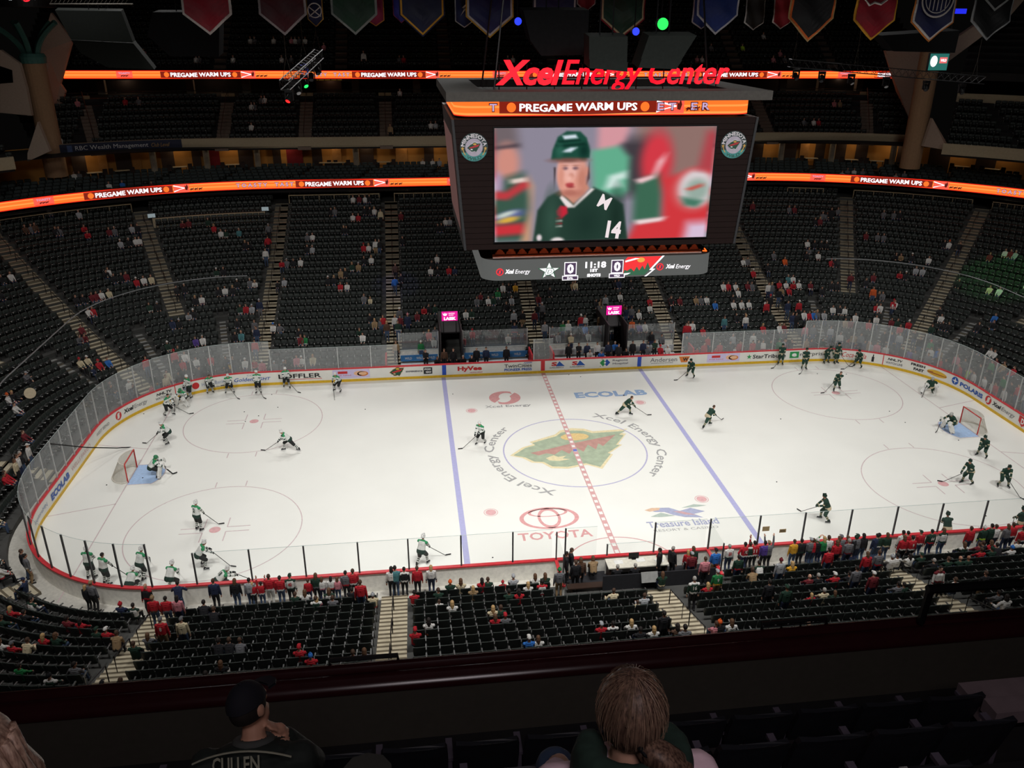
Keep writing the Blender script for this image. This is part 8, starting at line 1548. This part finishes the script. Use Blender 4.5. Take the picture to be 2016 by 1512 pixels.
# woman with the gathered hair
m_pink = M('sweater_pink', (226, 196, 206), .9, vary=.06, scale=40); m_hood = M('hood_green', (34, 52, 44), .95, vary=.2, scale=25)
wo, hc, HR, wr = near_person(1243, 1402, 2.3, {**SEAT_P, 'head': (.05, -.1)}, [skin, m_pink, jean, shoe, m_pink, m_pink, skin], 'person with brown hair gathered in a low tail, pink top and green hood', 1.12)
M4 = Matrix.Translation(hc) @ HR.to_4x4(); m_hb = hairmat('hair_brown_streaked', (74, 54, 46), (128, 100, 84))
mb = MB(); n, m = 44, 20; vs = []
for i in range(m + 1):
    for k in range(n):
        ph = 2 * PI * k / n; zc = .86 - .42 * front(ph) ** .7; t = PI * zc * i / m; g = 1 + .012 * math.sin(ph * 17 + 3 * t) + .006 * math.sin(ph * 31); vs.append(Vector((.092 * g * math.sin(t) * math.cos(ph), .108 * g * math.sin(t) * math.sin(ph) + .004, .116 * g * math.cos(t) + .012)))
mb.add(vs, [(i * n + k, i * n + (k + 1) % n, (i + 1) * n + (k + 1) % n, (i + 1) * n + k) for i in range(m) for k in range(n)]); h = mb.build('hair', m_hb, wo, True); h.matrix_local = M4
mb = MB()       # local x is mirrored on screen: -x lies to the right in the picture
lock(mb, [(-.02, .09, -.03), (-.06, .105, -.055), (-.095, .105, -.095), (-.12, .095, -.15), (-.14, .07, -.21), (-.155, .04, -.28), (-.16, .02, -.34)], [.03, .046, .056, .05, .046, .04, .02], 14, .85, 1)
for i in range(7): a = i * .9; lock(mb, [(-.04 + .02 * math.sin(a), .10 + .02 * math.cos(a), -.04), (-.10 + .035 * math.sin(a), .105 + .03 * math.cos(a), -.10), (-.135 + .03 * math.sin(a), .08 + .03 * math.cos(a), -.2), (-.16 + .02 * math.sin(a), .04 + .03 * math.cos(a), -.3)], [.012, .022, .02, .006], 8, .8, i)
t_ = mb.build('hair_tail', m_hb, wo, True); t_.matrix_local = M4
mb = MB(); mb.tube([(-.035 + .034 * math.cos(a), .09 + .03 * math.sin(a) , -.045 + .03 * math.cos(a)) for a in np.linspace(0, 2 * PI, 12)[:-1]], .007, 6, closed=True); t_ = mb.build('hair_tie', m_blk, wo); t_.matrix_local = M4
rs_ = random.Random(5); mb = MB()
for i in range(170):
    ph = rs_.uniform(0, 2 * PI); t0 = rs_.uniform(.1, 1.2); pts = []
    for j in range(5): t = t0 + .28 * j; f_ = 1.03 + .035 * rs_.random() + .012 * j; pts.append((.092 * f_ * math.sin(t) * math.cos(ph), .108 * f_ * math.sin(t) * math.sin(ph) + .004, .116 * f_ * math.cos(t) + .012))
    mb.tube(pts, .0007, 3, cap=False)
t_ = mb.build('loose_strands', hairmat('hair_fuzz', (120, 96, 80), (160, 132, 110)), wo); t_['kind'] = 'stuff'; t_.matrix_local = M4
b = Blob(); nk = hc + Vector((0, .04, -.105))
for a in np.linspace(-.5, PI + .5, 13): b.cap(nk + Vector((.125 * math.cos(a), .092 * math.sin(a), 0)), nk + Vector((.125 * math.cos(a + .3), .092 * math.sin(a + .3), -.03)), .042, .05, 0); b.cap(nk + Vector((.12 * math.cos(a), .115 * math.sin(a), -.06)), nk + Vector((.11 * math.cos(a), .14 * math.sin(a), -.15)), .055, .06, 0)
b.cap(nk + Vector((-.08, .11, -.12)), nk + Vector((.08, .11, -.12)), .08, .08, 0); b.cap(nk + Vector((-.06, .12, -.2)), nk + Vector((.06, .12, -.2)), .075, .075, 0)
me = b.mesh('hood', 1, .009, None, 5); hd = link('hood', me, wo); hd.material_slots[0].link = 'OBJECT'; hd.material_slots[0].material = m_hood
# man in the dark jersey and cap, one hand raised
m_jer = M('jersey_black', (30, 36, 33), .8, vary=.15, scale=30); m_cap = M('cap_navy', (24, 24, 32), .85)
pose = {**SEAT_P, 'hip': (0, .08, .5), 'lean': .5, 'hands': {-1: (-.135, -.25, .91), 1: (.1, -.42, .66)}, 'elbow': {-1: (-.32, -.5, .3), 1: (.5, .3, .7)}, 'head': (0, -.55), 'curl': .25}
ma, hc, HR, wr = near_person(490, 1392, 3.9, pose, [SKINS[1], m_jer, jean, shoe, m_jer, m_jer, SKINS[1]], 'person in a dark lettered jersey and navy cap with one hand raised', 1.18)
h = link('cap', HM['cap'], ma); h.matrix_local = Matrix.Translation(hc) @ HR.to_4x4(); h.material_slots[0].link = 'OBJECT'; h.material_slots[0].material = m_cap
mb = MB(); lk = shell('h', (.082, .101, .108), lambda ph: .66 - .28 * front(ph)); h2 = lk.build('hair', M('hair_S', None), ma, True); h2.matrix_local = Matrix.Translation(hc) @ HR.to_4x4()
RB = Matrix.Rotation(.5, 3, 'X'); H0 = Vector((0, .08, .5)); bf = lambda x, y, dz=0: tuple(H0 + RB @ Vector((-x, .172 + .0 * dz - .9 * x * x, .33 + y)))
mb = MB(); text(mb, 'CULLEN', bf, -.05, .165, .21, .07, 0, .02); mb.build('jersey_name', M('letter_drab', (150, 150, 132), .8), ma)
mb = MB(); text(mb, '7', bf, 0, -.04, .12, .18, 0, .03); mb.build('jersey_number', M('letter_drab', None), ma)
mb = MB(); mb.tube([bf(x - .03, .222 - 1.1 * x * x) for x in np.linspace(-.22, .22, 13)], .005, 5); mb.build('shoulder_piping', M('letter_drab', None), ma)
b = Blob(); nk = H0 + RB @ Vector((0, 0, .54)); [b.cap(nk + RB @ Vector((.078 * math.cos(a), .074 * math.sin(a), 0)), nk + RB @ Vector((.078 * math.cos(a + .4), .074 * math.sin(a + .4), 0)), .024, .024, 0) for a in np.linspace(0, 2 * PI, 14)]; me = b.mesh('collar', 1, .008, None, 4); cl_ = link('collar', me, ma); cl_.material_slots[0].link = 'OBJECT'; cl_.material_slots[0].material = M('collar_grey', (70, 72, 70), .9)
# blond person cut by the left edge
bl_, hc, HR, wr = near_person(-38, 1486, 2.35, SEAT_P, [skin, cloth('k'), jean, shoe, cloth('k'), cloth('k'), skin], 'person with long wavy blond hair cut off by the left picture edge', 1.)
m_bl2 = hairmat('hair_blond_streaked', (150, 116, 100), (206, 172, 150)); mb = shell('h', (.094, .112, .118), lambda ph: .8 - .4 * front(ph) ** .7, n=28, m=14)
for i in range(13):
    ph = PI * (-.15 + 1.3 * i / 12); r0 = .085; lock(mb, [(r0 * math.cos(ph) * s_, r0 * 1.15 * math.sin(ph) * s_ + .01 + .012 * math.sin(i + 2.1 * j), .06 - .085 * j) for j, s_ in enumerate((.95, 1.12, 1.28, 1.25, 1.35, 1.3, 1.1))], [.024, .03, .032, .03, .03, .024, .008], 9, .8, i)
h = mb.build('hair', m_bl2, bl_, True); h.matrix_local = Matrix.Translation(hc) @ HR.to_4x4()
# somebody whose cap just shows at the bottom edge
cp, hc, HR, wr = near_person(722, 1606, 2.35, SEAT_P, [skin, cloth('k'), jean, shoe, cloth('k'), cloth('k'), skin], 'person of whom only a dark cap top shows at the bottom edge', 1.)
h = link('cap', HM['cap'], cp); h.matrix_local = Matrix.Translation(hc) @ HR.to_4x4(); h.material_slots[0].link = 'OBJECT'; h.material_slots[0].material = M('cap_grey_dark', (52, 52, 48), .85)
